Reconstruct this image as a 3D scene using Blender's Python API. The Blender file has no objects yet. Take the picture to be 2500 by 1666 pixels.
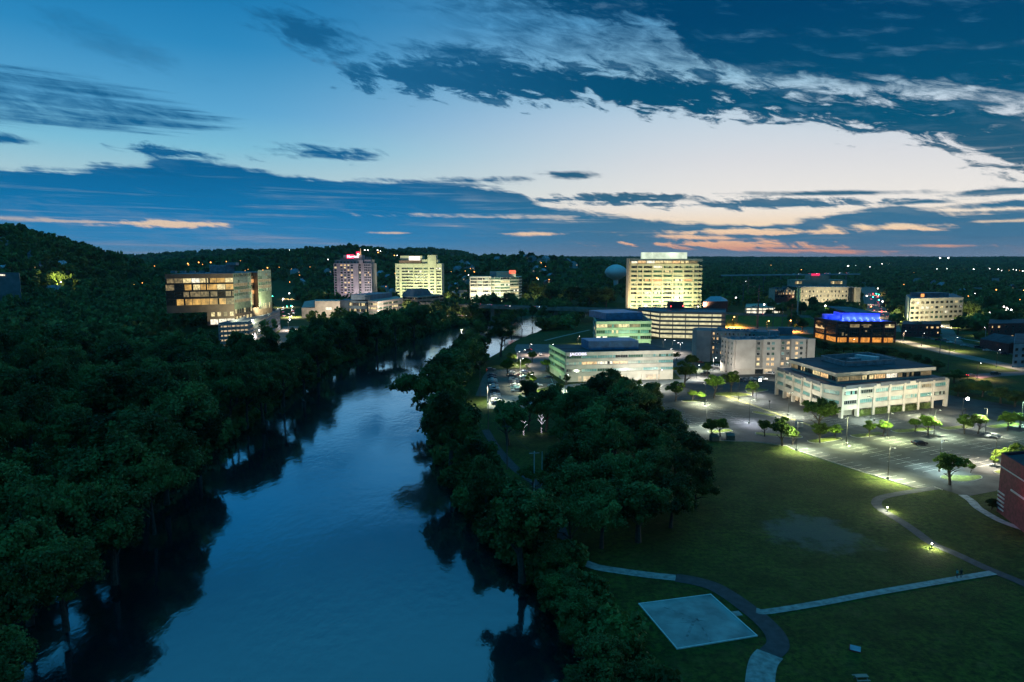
import bpy, math, random
import numpy as np
from mathutils import Vector, Matrix
random.seed(7); RNG = np.random.default_rng(7)
S = bpy.context.scene
C = S.collection
R = math.radians
PI = math.pi
# ------------------------------------------------------------------ survey maths: photo pixel <-> place
F = 1666.67; P0 = R(6.94); H = 60.0
cp, sp = math.cos(P0), math.sin(P0)
def ray(px, py):
    cx = (px-1250)/F; cy = (833-py)/F
    return cx, cp+cy*sp, -sp+cy*cp
def G(px, py, z=0.0):
    dx, dy, dz = ray(px, py); t = (z-H)/dz
    return (dx*t, dy*t)
def XP(px, Y, z=0.0):
    return (px-1250)/F*(Y*cp-(z-H)*sp)
def zof(py, Y):
    _, dy, dz = ray(1250, py); return H+dz*Y/dy
def PY(px, Y, z=0.0): return (XP(px, Y, z), Y)

# ------------------------------------------------------------------ tagging
def tag(o, label=None, cat=None, group=None, kind=None):
    if label: o['label'] = label
    if cat: o['category'] = cat
    if group: o['group'] = group
    if kind: o['kind'] = kind
    return o
def empty(name, loc=(0, 0, 0), rz=0, label=None, cat=None, group=None):
    o = bpy.data.objects.new(name, None); C.objects.link(o)
    o.empty_display_size = 0.5
    o.location = loc; o.rotation_euler = (0, 0, rz)
    return tag(o, label, cat, group)
def children(o): return [c for c in ALLK.get(o.name, [])]
ALLK = {}
def setp(o, parent):
    o.parent = parent; ALLK.setdefault(parent.name, []).append(o)
def copy_tree(src, loc, rz=0, sc=1.0, label=None, group=None, parent=None):
    c = src.copy(); C.objects.link(c)
    if parent is None:
        c.location = loc; c.rotation_euler = (0, 0, rz)
        c.scale = sc if hasattr(sc, '__len__') else (sc, sc, sc)
        if label: c['label'] = label
        if group: c['group'] = group
    else:
        setp(c, parent)
    for k in list(children(src)):
        copy_tree(k, None, parent=c)
    return c

# ------------------------------------------------------------------ materials
MATS = {}
def nmat(name):
    m = bpy.data.materials.new(name); m.use_nodes = True
    nt = m.node_tree; nt.nodes.clear()
    out = nt.nodes.new('ShaderNodeOutputMaterial')
    MATS[name] = m
    return m, nt, out
def mat(name, col, rough=0.7, var=0.15, scale=0.6, metal=0.0, bump=0.0, col2=None, detail=5, spec=0.5, bscale=None):
    if name in MATS: return MATS[name]
    m, nt, out = nmat(name)
    b = nt.nodes.new('ShaderNodeBsdfPrincipled')
    b.inputs['Roughness'].default_value = rough; b.inputs['Metallic'].default_value = metal
    b.inputs['Specular IOR Level'].default_value = spec
    tc = nt.nodes.new('ShaderNodeTexCoord')
    nz = nt.nodes.new('ShaderNodeTexNoise'); nz.inputs['Scale'].default_value = scale; nz.inputs['Detail'].default_value = detail
    nt.links.new(tc.outputs['Object'], nz.inputs['Vector'])
    mx = nt.nodes.new('ShaderNodeMix'); mx.data_type = 'RGBA'
    c2 = col2 if col2 else tuple(max(0, c*(1-2*var)) for c in col)
    c1 = col if col2 else tuple(min(1, c*(1+var)) for c in col)
    mx.inputs['A'].default_value = (*c2, 1); mx.inputs['B'].default_value = (*c1, 1)
    mr = nt.nodes.new('ShaderNodeMapRange'); mr.inputs['From Min'].default_value = 0.3; mr.inputs['From Max'].default_value = 0.7
    nt.links.new(nz.outputs['Fac'], mr.inputs['Value']); nt.links.new(mr.outputs['Result'], mx.inputs['Factor'])
    nt.links.new(mx.outputs['Result'], b.inputs['Base Color'])
    if bump:
        bp = nt.nodes.new('ShaderNodeBump'); bp.inputs['Strength'].default_value = bump; bp.inputs['Distance'].default_value = 0.1
        n2 = nz
        if bscale:
            n2 = nt.nodes.new('ShaderNodeTexNoise'); n2.inputs['Scale'].default_value = bscale
            nt.links.new(tc.outputs['Object'], n2.inputs['Vector'])
        nt.links.new(n2.outputs['Fac'], bp.inputs['Height']); nt.links.new(bp.outputs['Normal'], b.inputs['Normal'])
    nt.links.new(b.outputs['BSDF'], out.inputs['Surface'])
    return m
def emat(name, col, strength, base=(0.1, 0.1, 0.1), var=0.0, scale=1.0, sample=False):
    """glowing material"""
    if name in MATS: return MATS[name]
    m, nt, out = nmat(name)
    b = nt.nodes.new('ShaderNodeBsdfPrincipled')
    b.inputs['Base Color'].default_value = (*base, 1); b.inputs['Roughness'].default_value = 0.4
    b.inputs['Emission Color'].default_value = (*col, 1); b.inputs['Emission Strength'].default_value = strength
    if var:
        g = nt.nodes.new('ShaderNodeNewGeometry')
        nz = nt.nodes.new('ShaderNodeTexNoise'); nz.inputs['Scale'].default_value = scale; nz.inputs['Detail'].default_value = 3
        nt.links.new(g.outputs['Position'], nz.inputs['Vector'])
        mr = nt.nodes.new('ShaderNodeMapRange'); mr.inputs['From Min'].default_value = 0.32; mr.inputs['From Max'].default_value = 0.68
        mr.inputs['To Min'].default_value = strength*(1-var); mr.inputs['To Max'].default_value = strength*(1+var)
        nt.links.new(nz.outputs['Fac'], mr.inputs['Value']); nt.links.new(mr.outputs['Result'], b.inputs['Emission Strength'])
    nt.links.new(b.outputs['BSDF'], out.inputs['Surface'])
    m.cycles.emission_sampling = 'AUTO' if sample else 'NONE'
    return m

# ------------------------------------------------------------------ mesh builder
class MB:
    def __init__(s): s.v = []; s.f = []; s.m = []
    def face(s, pts, mi=0):
        n = len(s.v); s.v += [tuple(p) for p in pts]; s.f.append(tuple(range(n, n+len(pts)))); s.m.append(mi)
    def box(s, c, d, rz=0, mi=0):
        cx, cy, cz = c; hx, hy, hz = d[0]/2, d[1]/2, d[2]/2; co, si = math.cos(rz), math.sin(rz)
        n = len(s.v)
        for z in (-hz, hz):
            for x, y in ((-hx, -hy), (hx, -hy), (hx, hy), (-hx, hy)):
                s.v.append((cx+x*co-y*si, cy+x*si+y*co, cz+z))
        for q in ((0, 3, 2, 1), (4, 5, 6, 7), (0, 1, 5, 4), (1, 2, 6, 5), (2, 3, 7, 6), (3, 0, 4, 7)):
            s.f.append(tuple(n+i for i in q)); s.m.append(mi)
    def prism(s, poly, z0, z1, mi=0, mtop=None, bottom=True):
        """poly: counter-clockwise 2D points"""
        a = sum(poly[i][0]*poly[(i+1) % len(poly)][1]-poly[(i+1) % len(poly)][0]*poly[i][1] for i in range(len(poly)))
        if a < 0: poly = poly[::-1]
        n = len(s.v); k = len(poly)
        s.v += [(x, y, z0) for x, y in poly]+[(x, y, z1) for x, y in poly]
        for i in range(k):
            j = (i+1) % k; s.f.append((n+i, n+j, n+k+j, n+k+i)); s.m.append(mi)
        s.f.append(tuple(n+k+i for i in range(k))); s.m.append(mi if mtop is None else mtop)
        if bottom: s.f.append(tuple(n+k-1-i for i in range(k))); s.m.append(mi)
    def tube(s, a, b, r0, r1=None, n=6, mi=0, cap=True):
        r1 = r0 if r1 is None else r1
        a = Vector(a); b = Vector(b); d = (b-a)
        if d.length < 1e-6: return
        d.normalize(); u = d.orthogonal().normalized(); w = d.cross(u); k = len(s.v)
        for p, r in ((a, r0), (b, r1)):
            for i in range(n):
                t = 2*PI*i/n; s.v.append(tuple(p+u*math.cos(t)*r+w*math.sin(t)*r))
        for i in range(n):
            j = (i+1) % n; s.f.append((k+i, k+j, k+n+j, k+n+i)); s.m.append(mi)
        if cap:
            s.f.append(tuple(k+n+i for i in range(n))); s.m.append(mi)
            s.f.append(tuple(k+n-1-i for i in range(n))); s.m.append(mi)
    def ball(s, c, r, n=8, mi=0, zs=1.0):
        k = len(s.v); m = n//2
        for j in range(m+1):
            ph = PI*j/m
            for i in range(n):
                t = 2*PI*i/n
                s.v.append((c[0]+r*math.sin(ph)*math.cos(t), c[1]+r*math.sin(ph)*math.sin(t), c[2]+zs*r*math.cos(ph)))
        for j in range(m):
            for i in range(n):
                a = k+j*n+i; b = k+j*n+(i+1) % n
                s.f.append((a, a+n, b+n, b)); s.m.append(mi)
    def build(s, name, mats, parent=None, off=None, smooth=False):
        me = bpy.data.meshes.new(name); me.from_pydata(s.v, [], s.f); 
        if not isinstance(mats, (list, tuple)): mats = [mats]
        for m in mats: me.materials.append(m)
        me.polygons.foreach_set('material_index', s.m)
        if smooth: me.polygons.foreach_set('use_smooth', [True]*len(s.f))
        me.update()
        o = bpy.data.objects.new(name, me); C.objects.link(o)
        if parent is not None:
            setp(o, parent)
            if off is None: o.location = tuple(-Vector(parent.location)) if parent.get('_w') else (0, 0, 0)
            else: o.location = off
        return o
def wroot(name, loc, label, cat, group=None):
    """a thing whose parts are written in world coordinates"""
    o = empty(name, loc, 0, label, cat, group); o['_w'] = 1
    return o
def numpy_mesh(name, V, Q, m, mi=None):
    me = bpy.data.meshes.new(name); nq = len(Q); k = Q.shape[1]
    me.vertices.add(len(V)); me.vertices.foreach_set('co', np.ascontiguousarray(V, dtype=np.float32).ravel())
    me.loops.add(nq*k); me.loops.foreach_set('vertex_index', np.ascontiguousarray(Q, dtype=np.int32).ravel())
    me.polygons.add(nq); me.polygons.foreach_set('loop_start', np.arange(0, nq*k, k, dtype=np.int32))
    if mi is not None: me.polygons.foreach_set('material_index', mi.astype(np.int32))
    for q in (m if isinstance(m, (list, tuple)) else [m]): me.materials.append(q)
    me.update(calc_edges=True)
    return me

# ------------------------------------------------------------------ camera, render settings
cam = bpy.data.cameras.new('camera'); co = bpy.data.objects.new('camera', cam); C.objects.link(co)
cam.lens = 24; cam.sensor_width = 36; cam.clip_start = 0.5; cam.clip_end = 60000
co.location = (0, 0, H); co.rotation_euler = (R(90)-P0, 0, 0); S.camera = co
S.view_settings.view_transform = 'Standard'; S.view_settings.look = 'None'
S.view_settings.exposure = 0; S.view_settings.gamma = 1
cy = S.cycles
cy.use_denoising = True; cy.denoiser = 'OPENIMAGEDENOISE'; cy.denoising_input_passes = 'RGB_ALBEDO_NORMAL'
cy.max_bounces = 4; cy.diffuse_bounces = 2; cy.glossy_bounces = 3; cy.transmission_bounces = 2; cy.transparent_max_bounces = 4
cy.sample_clamp_indirect = 2.0; cy.caustics_reflective = False; cy.caustics_refractive = False
cy.use_light_tree = True; cy.use_adaptive_sampling = True; cy.adaptive_threshold = 0.015

# ------------------------------------------------------------------ sky
W = bpy.data.worlds.new('World'); S.world = W; W.use_nodes = True
wt = W.node_tree; wt.nodes.clear()
class N:
    """small shader-maths wrapper"""
    def __init__(s, k): s.k = k
    def _b(s, o, op): return mathn(op, s, o)
    def __add__(s, o): return mathn('ADD', s, o)
    def __radd__(s, o): return mathn('ADD', o, s)
    def __sub__(s, o): return mathn('SUBTRACT', s, o)
    def __rsub__(s, o): return mathn('SUBTRACT', o, s)
    def __mul__(s, o): return mathn('MULTIPLY', s, o)
    def __rmul__(s, o): return mathn('MULTIPLY', o, s)
    def __truediv__(s, o): return mathn('DIVIDE', s, o)
def put(v, sock):
    if isinstance(v, N): wt.links.new(v.k, sock)
    else: sock.default_value = v
def mathn(op, a, b=None, c=None, clamp=False):
    n = wt.nodes.new('ShaderNodeMath'); n.operation = op; n.use_clamp = clamp
    put(a, n.inputs[0])
    if b is not None: put(b, n.inputs[1])
    if c is not None: put(c, n.inputs[2])
    return N(n.outputs[0])
def sstep(x, a, b):
    n = wt.nodes.new('ShaderNodeMapRange'); n.interpolation_type = 'SMOOTHSTEP'
    put(x, n.inputs['Value']); n.inputs['From Min'].default_value = a; n.inputs['From Max'].default_value = b
    return N(n.outputs['Result'])
def wmix(f, a, b):
    n = wt.nodes.new('ShaderNodeMix'); n.data_type = 'RGBA'; put(f, n.inputs['Factor'])
    for v, k in ((a, 'A'), (b, 'B')):
        if isinstance(v, N): wt.links.new(v.k, n.inputs[k])
        else: n.inputs[k].default_value = (*v, 1)
    return N(n.outputs['Result'])
def lin(r, g, b):
    f = lambda c: (c/255/12.92) if c <= 10 else ((c/255+0.055)/1.055)**2.4
    return (f(r), f(g), f(b))
def azel(px, py):
    x, y, z = ray(px, py); return math.degrees(math.atan2(x, y)), math.degrees(math.atan2(z, math.hypot(x, y)))
tc = wt.nodes.new('ShaderNodeTexCoord'); sx = wt.nodes.new('ShaderNodeSeparateXYZ')
wt.links.new(tc.outputs['Generated'], sx.inputs[0])
X_, Y_, Z_ = (N(sx.outputs[i]) for i in range(3))
AZ = mathn('ARCTAN2', X_, Y_)*(180/PI)
EL = mathn('ARCSINE', Z_)*(180/PI)
U = mathn('ADD', AZ/100.0, 0.5, clamp=True)            # azimuth -50..50 -> 0..1
def comb(x, y, z=0.0):
    n = wt.nodes.new('ShaderNodeCombineXYZ'); put(x, n.inputs[0]); put(y, n.inputs[1]); put(z, n.inputs[2]); return N(n.outputs[0])
def noise(vec, scale, detail=6, rough=0.55, dist=0.0):
    n = wt.nodes.new('ShaderNodeTexNoise'); wt.links.new(vec.k, n.inputs['Vector'])
    n.inputs['Scale'].default_value = scale; n.inputs['Detail'].default_value = detail; n.inputs['Roughness'].default_value = rough
    n.inputs['Distortion'].default_value = dist
    return N(n.outputs['Fac'])-0.5
def curve(pts):
    """(px,py) outline points -> elevation in degrees as a function of azimuth"""
    n = wt.nodes.new('ShaderNodeFloatCurve'); wt.links.new(U.k, n.inputs['Value'])
    c = n.mapping.curves[0]
    q = sorted(((azel(*p)[0]/100+0.5), (azel(*p)[1]+10)/40) for p in pts)
    q = [(0.0, q[0][1])]+q+[(1.0, q[-1][1])]
    while len(c.points) < len(q): c.points.new(0.5, 0.5)
    for pt, (a, b) in zip(c.points, q): pt.location = (a, b); pt.handle_type = 'AUTO'
    n.mapping.update()
    return N(n.outputs[0])*40.0-10.0
# cloud textures: stretched along the horizon, more so low down; slanted a little like the photo's bands
ELs = mathn('POWER', mathn('MAXIMUM', EL, 0.02), 0.72)
q1 = comb(AZ*0.055+ELs*0.10, ELs*0.42)
nA = noise(q1, 1.0, 9, 0.62, 0.25)
nB = noise(comb(AZ*0.03+EL*0.06, EL*0.36+AZ*0.022), 1.6, 8, 0.6, 0.4)
nC = noise(comb(AZ*0.20+EL*0.20, EL*0.55+AZ*0.07), 2.2, 8, 0.66, 0.4)
nS = noise(comb(AZ*0.035, EL*1.1+AZ*0.012), 2.4, 7, 0.62, 0.2)
def above(cv, soft, amp, n=None):   # how far the direction is below curve cv (cloud hangs above cv -> positive)
    return sstep(EL-cv+(n if n is not None else nA)*amp, -soft, soft)
def below(cv, soft, amp, n=None):
    return sstep(cv-EL+(n if n is not None else nA)*amp, -soft, soft)
nMix = nA*0.7+nC*0.9
# low deck of cloud down to the horizon
deck = below(curve([(-300, 400), (0, 408), (150, 414), (250, 404), (350, 398), (450, 384), (540, 398), (650, 418), (760, 434), (900, 442), (1100, 450), (1250, 468), (1330, 500), (1450, 522), (1600, 538), (1750, 548), (1900, 543), (2020, 524), (2150, 503), (2250, 506), (2350, 520), (2500, 512)]), 0.22, 1.6, nA*0.7+nS*0.7+nC*0.8)
# upper dark mass
mass = above(curve([(300, -260), (900, -60), (1150, -5), (1300, 22), (1450, 50), (1600, 50), (1680, 118), (1750, 162), (1900, 190), (2100, 212), (2250, 232), (2500, 246)]), 0.9, 5.5, nMix)
# long band below it
bandC = above(curve([(700, 120), (860, 200), (1000, 218), (1200, 240), (1400, 252), (1620, 262), (1800, 278), (1950, 292), (2100, 312), (2220, 334), (2350, 362), (2500, 405)]), 0.5, 3.6, nA*0.7+nC*2.0) * \
        below(curve([(700, 320), (860, 170), (1000, 145), (1150, 128), (1300, 138), (1450, 158), (1620, 178), (1700, 176), (1850, 205), (2050, 214), (2250, 226), (2350, 242), (2500, 258)]), 0.8, 4.6, nA*0.7+nC*1.6)
# thin veil between
veil = above(curve([(900, 130), (1000, 150), (1250, 150), (1600, 180), (1700, 240), (2500, 300)]), 1.0, 4.0, nB*1.3) * sstep(AZ, -9.0, -1.0) * (0.34+nC*2.4+nA*1.6)
left = above(curve([(-300, 280), (0, 288), (250, 305), (400, 310), (560, 300), (700, 250)]), 0.5, 3.0, nB+nS) * below(curve([(-300, 150), (0, 165), (200, 190), (400, 240), (560, 290), (700, 330)]), 0.5, 2.4, nB+nS) * sstep(AZ, -16.0, -24.0) * (0.66+nS*1.4+nC*2.0)
def ell(px, py, hw, hh, soft=0.5, amp=1.2, tilt=0.0, n=None):
    a, e = azel(px, py); k = 57.3/F
    u = (AZ-a)*(1.0/(hw*k)); v = (EL-e+(AZ-a)*tilt)*(1.0/(hh*k))
    d = 1.0-mathn('SQRT', u*u+v*v)+(n if n is not None else nA)*amp
    return sstep(d, 0.0, soft)
def vmax(l):
    r = l[0]
    for x in l[1:]: r = mathn('MAXIMUM', r, x)
    return r
nE = nA*0.8+nS*0.8+nC*1.5
streak = vmax([ell(1560, 487, 300, 17, 0.5, 2.2, 0.01, nE), ell(1900, 498, 280, 17, 0.5, 2.0, 0.02, nE), ell(1390, 427, 95, 13, 0.7, 1.2, 0.03, nE),
               ell(790, 372, 150, 20, 0.9, 2.0, 0.05, nE), ell(2030, 472, 300, 8, 0.8, 1.0, 0.03, nE), ell(2450, 468, 120, 11, 0.7, 1.2, 0, nE),
               ell(2440, 500, 170, 10, 0.8, 1.6, -0.01, nE), ell(1180, 440, 150, 11, 0.9, 1.6, 0.0, nE), ell(2250, 494, 130, 8, 0.9, 1.6, 0, nE),
               ell(745, 78, 150, 52, 0.9, 2.6, 0.18, nC+nA), ell(1140, 122, 210, 34, 0.9, 2.4, 0.0, nC+nA), ell(1300, 20, 420, 30, 1.2, 2.4, 0.0, nC+nA)*0.8, ell(30, 342, 80, 12, 0.9, 1.5, 0.02, nE), ell(420, 375, 150, 16, 0.8, 2.4, 0.03, nE)])
faint = ell(270, 105, 170, 40, 1.2, 2.2, 0.25, nC+nA)*0.45
dens = vmax([deck, mass, bandC, left, streak, faint, veil]); dens = mathn('ADD', dens, 0.0, clamp=True)
slits = vmax([ell(400, 548, 150, 9, 0.6, 1.6, 0.0, nE), ell(190, 541, 260, 5, 0.9, 1.6, 0.012, nE)*0.6, ell(1300, 571, 110, 6, 0.8, 1.4, 0, nE), ell(960, 569, 70, 4, 0.9, 1.2, 0, nE)*0.8,
              ell(1690, 580, 170, 7, 0.8, 1.6, 0.03, nE), ell(1860, 566, 200, 9, 0.7, 2.2, 0.012, nE), ell(2180, 555, 130, 9, 0.8, 2.0, 0.02, nE),
              ell(1760, 599, 250, 12, 0.6, 2.6, 0.02, nE), ell(1960, 612, 170, 6, 0.8, 1.6, 0.02, nE), ell(2320, 600, 100, 5, 0.9, 1.3, 0.02, nE)*0.8,
              ell(1400, 629, 150, 4, 0.8, 1.2, 0, nE)*0.7, ell(1180, 530, 300, 6, 0.9, 2.4, 0.01, nE)*0.55, ell(2440, 540, 80, 4, 0.9, 1.3, 0, nE)*0.7])
slits2 = sstep(nS*1.2+nC*0.5, 0.16, 0.30)*sstep(EL, 1.0, 2.4)*sstep(EL, 5.4, 3.6)*(sstep(AZ, -12.0, 8.0)*0.6+0.2)
dens = dens*(1.0-vmax([slits, slits2])*sstep(EL, 8.0, 6.0))
# clear-sky colours by elevation, left and right of the afterglow
def ramp(stops, v):
    n = wt.nodes.new('ShaderNodeValToRGB'); wt.links.new(v.k, n.inputs['Fac']); e = n.color_ramp.elements
    while len(e) < len(stops): e.new(0.5)
    for el, (p, c) in zip(e, stops): el.position = p; el.color = (*c, 1)
    return N(n.outputs['Color'])
V = mathn('ADD', EL/90.0, 0.0, clamp=True)
def rp(l): return sorted([((azel(1250, y)[1] if y < 900 else 0)/90 if y > -900 else -y/90000, lin(*c)) for y, c in l])
ZEN = (0.010, 0.100, 0.205)
cl = ramp(rp([(632, (236, 178, 150)), (560, (235, 205, 178)), (470, (178, 208, 215)), (380, (126, 192, 218)), (300, (92, 168, 212)), (150, (46, 138, 192)), (0, (20, 118, 176))])+[(0.40, (0.012, 0.14, 0.28)), (0.8, ZEN)], V)
cr = ramp(rp([(632, (240, 150, 135)), (600, (252, 188, 150)), (560, (255, 226, 190)), (510, (246, 240, 232)), (400, (222, 224, 228)), (300, (196, 214, 228)), (200, (150, 196, 222)), (60, (95, 160, 202))])+[(0.40, (0.03, 0.17, 0.30)), (0.8, ZEN)], V)
clear = wmix(sstep(AZ, -24.0, 20.0), cl, cr)
clear = wmix(sstep(mathn('ABSOLUTE', AZ-12.0), 55.0, 120.0), clear, (0.012, 0.085, 0.17))
dl = ramp(rp([(632, (118, 162, 200)), (590, (52, 136, 190)), (520, (18, 118, 174)), (430, (10, 98, 150)), (250, (30, 100, 145)), (60, (20, 96, 145))])+[(0.6, (0.0, 0.062, 0.125))], V)
dr = ramp(rp([(632, (128, 146, 172)), (590, (74, 122, 156)), (520, (52, 112, 146)), (470, (50, 98, 124)), (330, (4, 84, 118)), (200, (2, 76, 114)), (60, (0, 66, 108))])+[(0.6, (0.0, 0.05, 0.105))], V)
dark = wmix(sstep(AZ, -14.0, 12.0), dl, dr)
dark = wmix(mathn('ADD', (nB+nC*0.6)*0.34-0.01, 0.0, clamp=True), dark, clear)
dark = wmix(mathn('ADD', sstep(nC*1.3+nB*0.7, 0.02, 0.42)*sstep(EL, 8.0, 11.0)*0.34, 0.0, clamp=True), dark, lin(70, 140, 180))
dark = wmix(mathn('ADD', sstep(nS*1.2+nA*0.8, 0.0, 0.45)*sstep(EL, 9.0, 6.0)*0.30, 0.0, clamp=True), dark, clear)
dark = wmix(mathn('ADD', sstep(nS*1.0-nA*1.0, 0.05, 0.4)*sstep(EL, 9.0, 6.0)*0.30, 0.0, clamp=True), dark, (0.0, 0.07, 0.17))
rosy = sstep(nB*1.2+nC, 0.1, 0.5)*sstep(EL, 9.0, 13.0)*0.14
dark = wmix(rosy, dark, lin(150, 130, 145))
sky = wmix(dens, clear, dark)
sky = wmix(sstep(EL, 20.5, 34.0), sky, (0.022, 0.25, 0.47))
below_h = sstep(EL, -0.3, 0.0)
sky = wmix(below_h, (0.004, 0.03, 0.05), sky)
# physically based twilight sky adds a little of its own light
ns = wt.nodes.new('ShaderNodeTexSky'); ns.sky_type = 'NISHITA'; ns.sun_disc = False
ns.sun_elevation = R(1.0); ns.sun_rotation = R(22)
b1 = wt.nodes.new('ShaderNodeBackground'); wt.links.new(sky.k, b1.inputs['Color']); b1.inputs['Strength'].default_value = 1.0
b2 = wt.nodes.new('ShaderNodeBackground'); wt.links.new(ns.outputs[0], b2.inputs['Color']); b2.inputs['Strength'].default_value = 0.0001
ad = wt.nodes.new('ShaderNodeAddShader'); wt.links.new(b1.outputs[0], ad.inputs[0]); wt.links.new(b2.outputs[0], ad.inputs[1])
wo = wt.nodes.new('ShaderNodeOutputWorld'); wt.links.new(ad.outputs[0], wo.inputs['Surface'])
W.cycles.sampling_method = 'MANUAL'; W.cycles.sample_map_resolution = 512
sun = bpy.data.lights.new('sun', 'SUN'); so = bpy.data.objects.new('sun', sun); C.objects.link(so)
sun.energy = 0.03; sun.angle = R(25); sun.color = (1.0, 0.75, 0.6)
so.rotation_euler = (R(87), 0, R(-22)+PI)     # afterglow low on the right
# ------------------------------------------------------------------ river and terrain
LB = [(-560, 2000), (-340, 1700), (-60, 1500), (160, 1350), (365, 1215), (515, 1110), (655, 1000), (785, 908), (915, 856), (1012, 826), (1100, 799), (1190, 784), (1290, 771), (1400, 762), (1440, 757), (1500, 751)]
RB = [(1580, 753), (1500, 760), (1436, 771), (1410, 783), (1353, 800), (1331, 807), (1276, 828), (1240, 842), (1213, 865), (1173, 887), (1140, 905), (1104, 935), (1078, 975), (1064, 1015), (1062, 1060), (1080, 1130), (1112, 1200), (1160, 1290), (1270, 1390), (1360, 1500), (1430, 1600), (1500, 1750), (1550, 2000)]
WZ = -4.0
RIV = np.array([G(a, b, WZ) for a, b in LB]+[G(a, b, WZ) for a, b in RB])
def sdist(P, poly):
    """signed distance (negative inside) of points to polygon"""
    d = np.full(len(P), 1e18); ins = np.zeros(len(P), bool); n = len(poly)
    for i in range(n):
        a = poly[i]; b = poly[(i+1) % n]; e = b-a; w = P-a
        t = np.clip((w@e)/(e@e), 0, 1)
        q = w-np.outer(t, e); d = np.minimum(d, (q**2).sum(1))
        c = (a[1] <= P[:, 1]) != (b[1] <= P[:, 1])
        if abs(e[1]) > 1e-9:
            xi = a[0]+(P[:, 1]-a[1])/e[1]*e[0]; ins ^= c & (P[:, 0] < xi)
    d = np.sqrt(d); return np.where(ins, -d, d)
def sm(x): x = np.clip(x, 0, 1); return x*x*(3-2*x)
def ridge(pts, Y0, w0, w1, x, y, tree):
    xs = np.array([XP(a, Y0, 60) for a, b in pts]); hs = np.array([max(0, zof(b, Y0)-tree) for a, b in pts])
    h = np.interp(x, xs, hs, left=hs[0], right=hs[-1])
    return h*np.exp(-((y-Y0)/np.where(y < Y0, w0, w1))**2)
def vnoise(x, y, s, seed=0):
    x = x/s+seed*17.3; y = y/s+seed*9.1
    xi = np.floor(x); yi = np.floor(y); fx = sm(x-xi); fy = sm(y-yi)
    h = lambda a, b: np.modf(np.abs(np.sin(a*127.1+b*311.7+seed*74.7)*43758.5453))[0]
    return (h(xi, yi)*(1-fx)+h(xi+1, yi)*fx)*(1-fy)+(h(xi, yi+1)*(1-fx)+h(xi+1, yi+1)*fx)*fy
def height(x, y):
    x = np.asarray(x, float); y = np.asarray(y, float)
    z = np.zeros_like(x)
    # wooded hill on the left
    lx = [-1600, -670, -638, -606, -563, -520, -500, -480, -440, -400, -350, -310]; lh = [112, 95, 89, 80, 66, 54, 42, 30, 18, 8, 2, 0]
    z = np.maximum(z, np.interp(x, lx, lh)*np.exp(-((y-900)/np.where(y < 900, 340, 200))**2))
    # near left bank climbs from the river
    z = np.maximum(z, np.clip((-x-40-0.42*np.maximum(y-60, 0))/6.0, 0, 24)*sm((420-y)/160))
    z = np.maximum(z, ridge([(0, 640), (300, 642), (450, 632), (560, 620), (700, 606), (760, 601), (860, 597), (940, 602), (990, 611), (1060, 620), (1150, 628), (1190, 620), (1270, 617), (1330, 621), (1400, 626), (1480, 633), (1560, 660), (1700, 700), (1900, 740)], 1700, 420, 500, x, y, 13))
    z = np.maximum(z, ridge([(-400, 640), (200, 628), (310, 622), (450, 612), (560, 606), (700, 606), (960, 606), (1000, 603), (1060, 603), (1120, 610), (1170, 622), (1250, 636), (1400, 680)], 3400, 700, 900, x, y, 18))
    far = sm((y-2600)/3400)*38+sm((y-1700)/900)*6
    far = far+sm((y-2400)/2000)*(vnoise(x, y, 900, 1)-0.4)*16
    z = np.maximum(z, np.maximum(far, 0))
    hill = sm(z/12)
    z = z+hill*(vnoise(x, y, 70, 2)-0.5)*5*sm((5000-y)/3000)
    m = (y < 1500) & (y > 10) & (np.abs(x) < 500)
    if m.any():
        P = np.stack([x[m], y[m]], 1)
        d = sdist(P, RIV)+(vnoise(P[:, 0], P[:, 1], 11, 3)-0.5)*3.5
        cz = np.where(d < 0, WZ-0.4+np.maximum(d*0.5, -2), np.minimum(WZ-0.4+d*0.62, 1e3))
        zz = z[m]; z[m] = np.minimum(zz, cz)
    return z
def hz(x, y): return float(height(np.array([x]), np.array([y]))[0])
def march(px, py, lift=0.0, y0=150, y1=9000):
    """where the sight line through a photo pixel comes down to the terrain (+lift)"""
    dx, dy, dz = ray(px, py); ys = np.exp(np.linspace(math.log(y0), math.log(y1), 500)); t = ys/dy
    zz = H+dz*t; h = height(dx*t, ys)+lift
    k = np.argmax(zz < h)
    if zz[k] >= h[k]: k = len(ys)-1
    return (dx*t[k], float(ys[k]), float(h[k]-lift))

nx, ny = 361, 430
tx = np.linspace(-1, 1, nx); gx = 121*np.sinh(5*tx); gy = 38*np.exp(np.linspace(0, 1, ny)*math.log(420))
GX, GY = np.meshgrid(gx, gy); GZ = height(GX.ravel(), GY.ravel())
Vv = np.stack([GX.ravel(), GY.ravel(), GZ], 1)
ii = (np.arange(ny-1)[:, None]*nx+np.arange(nx-1)[None, :]).ravel()
Q = np.stack([ii, ii+1, ii+nx+1, ii+nx], 1)

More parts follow.
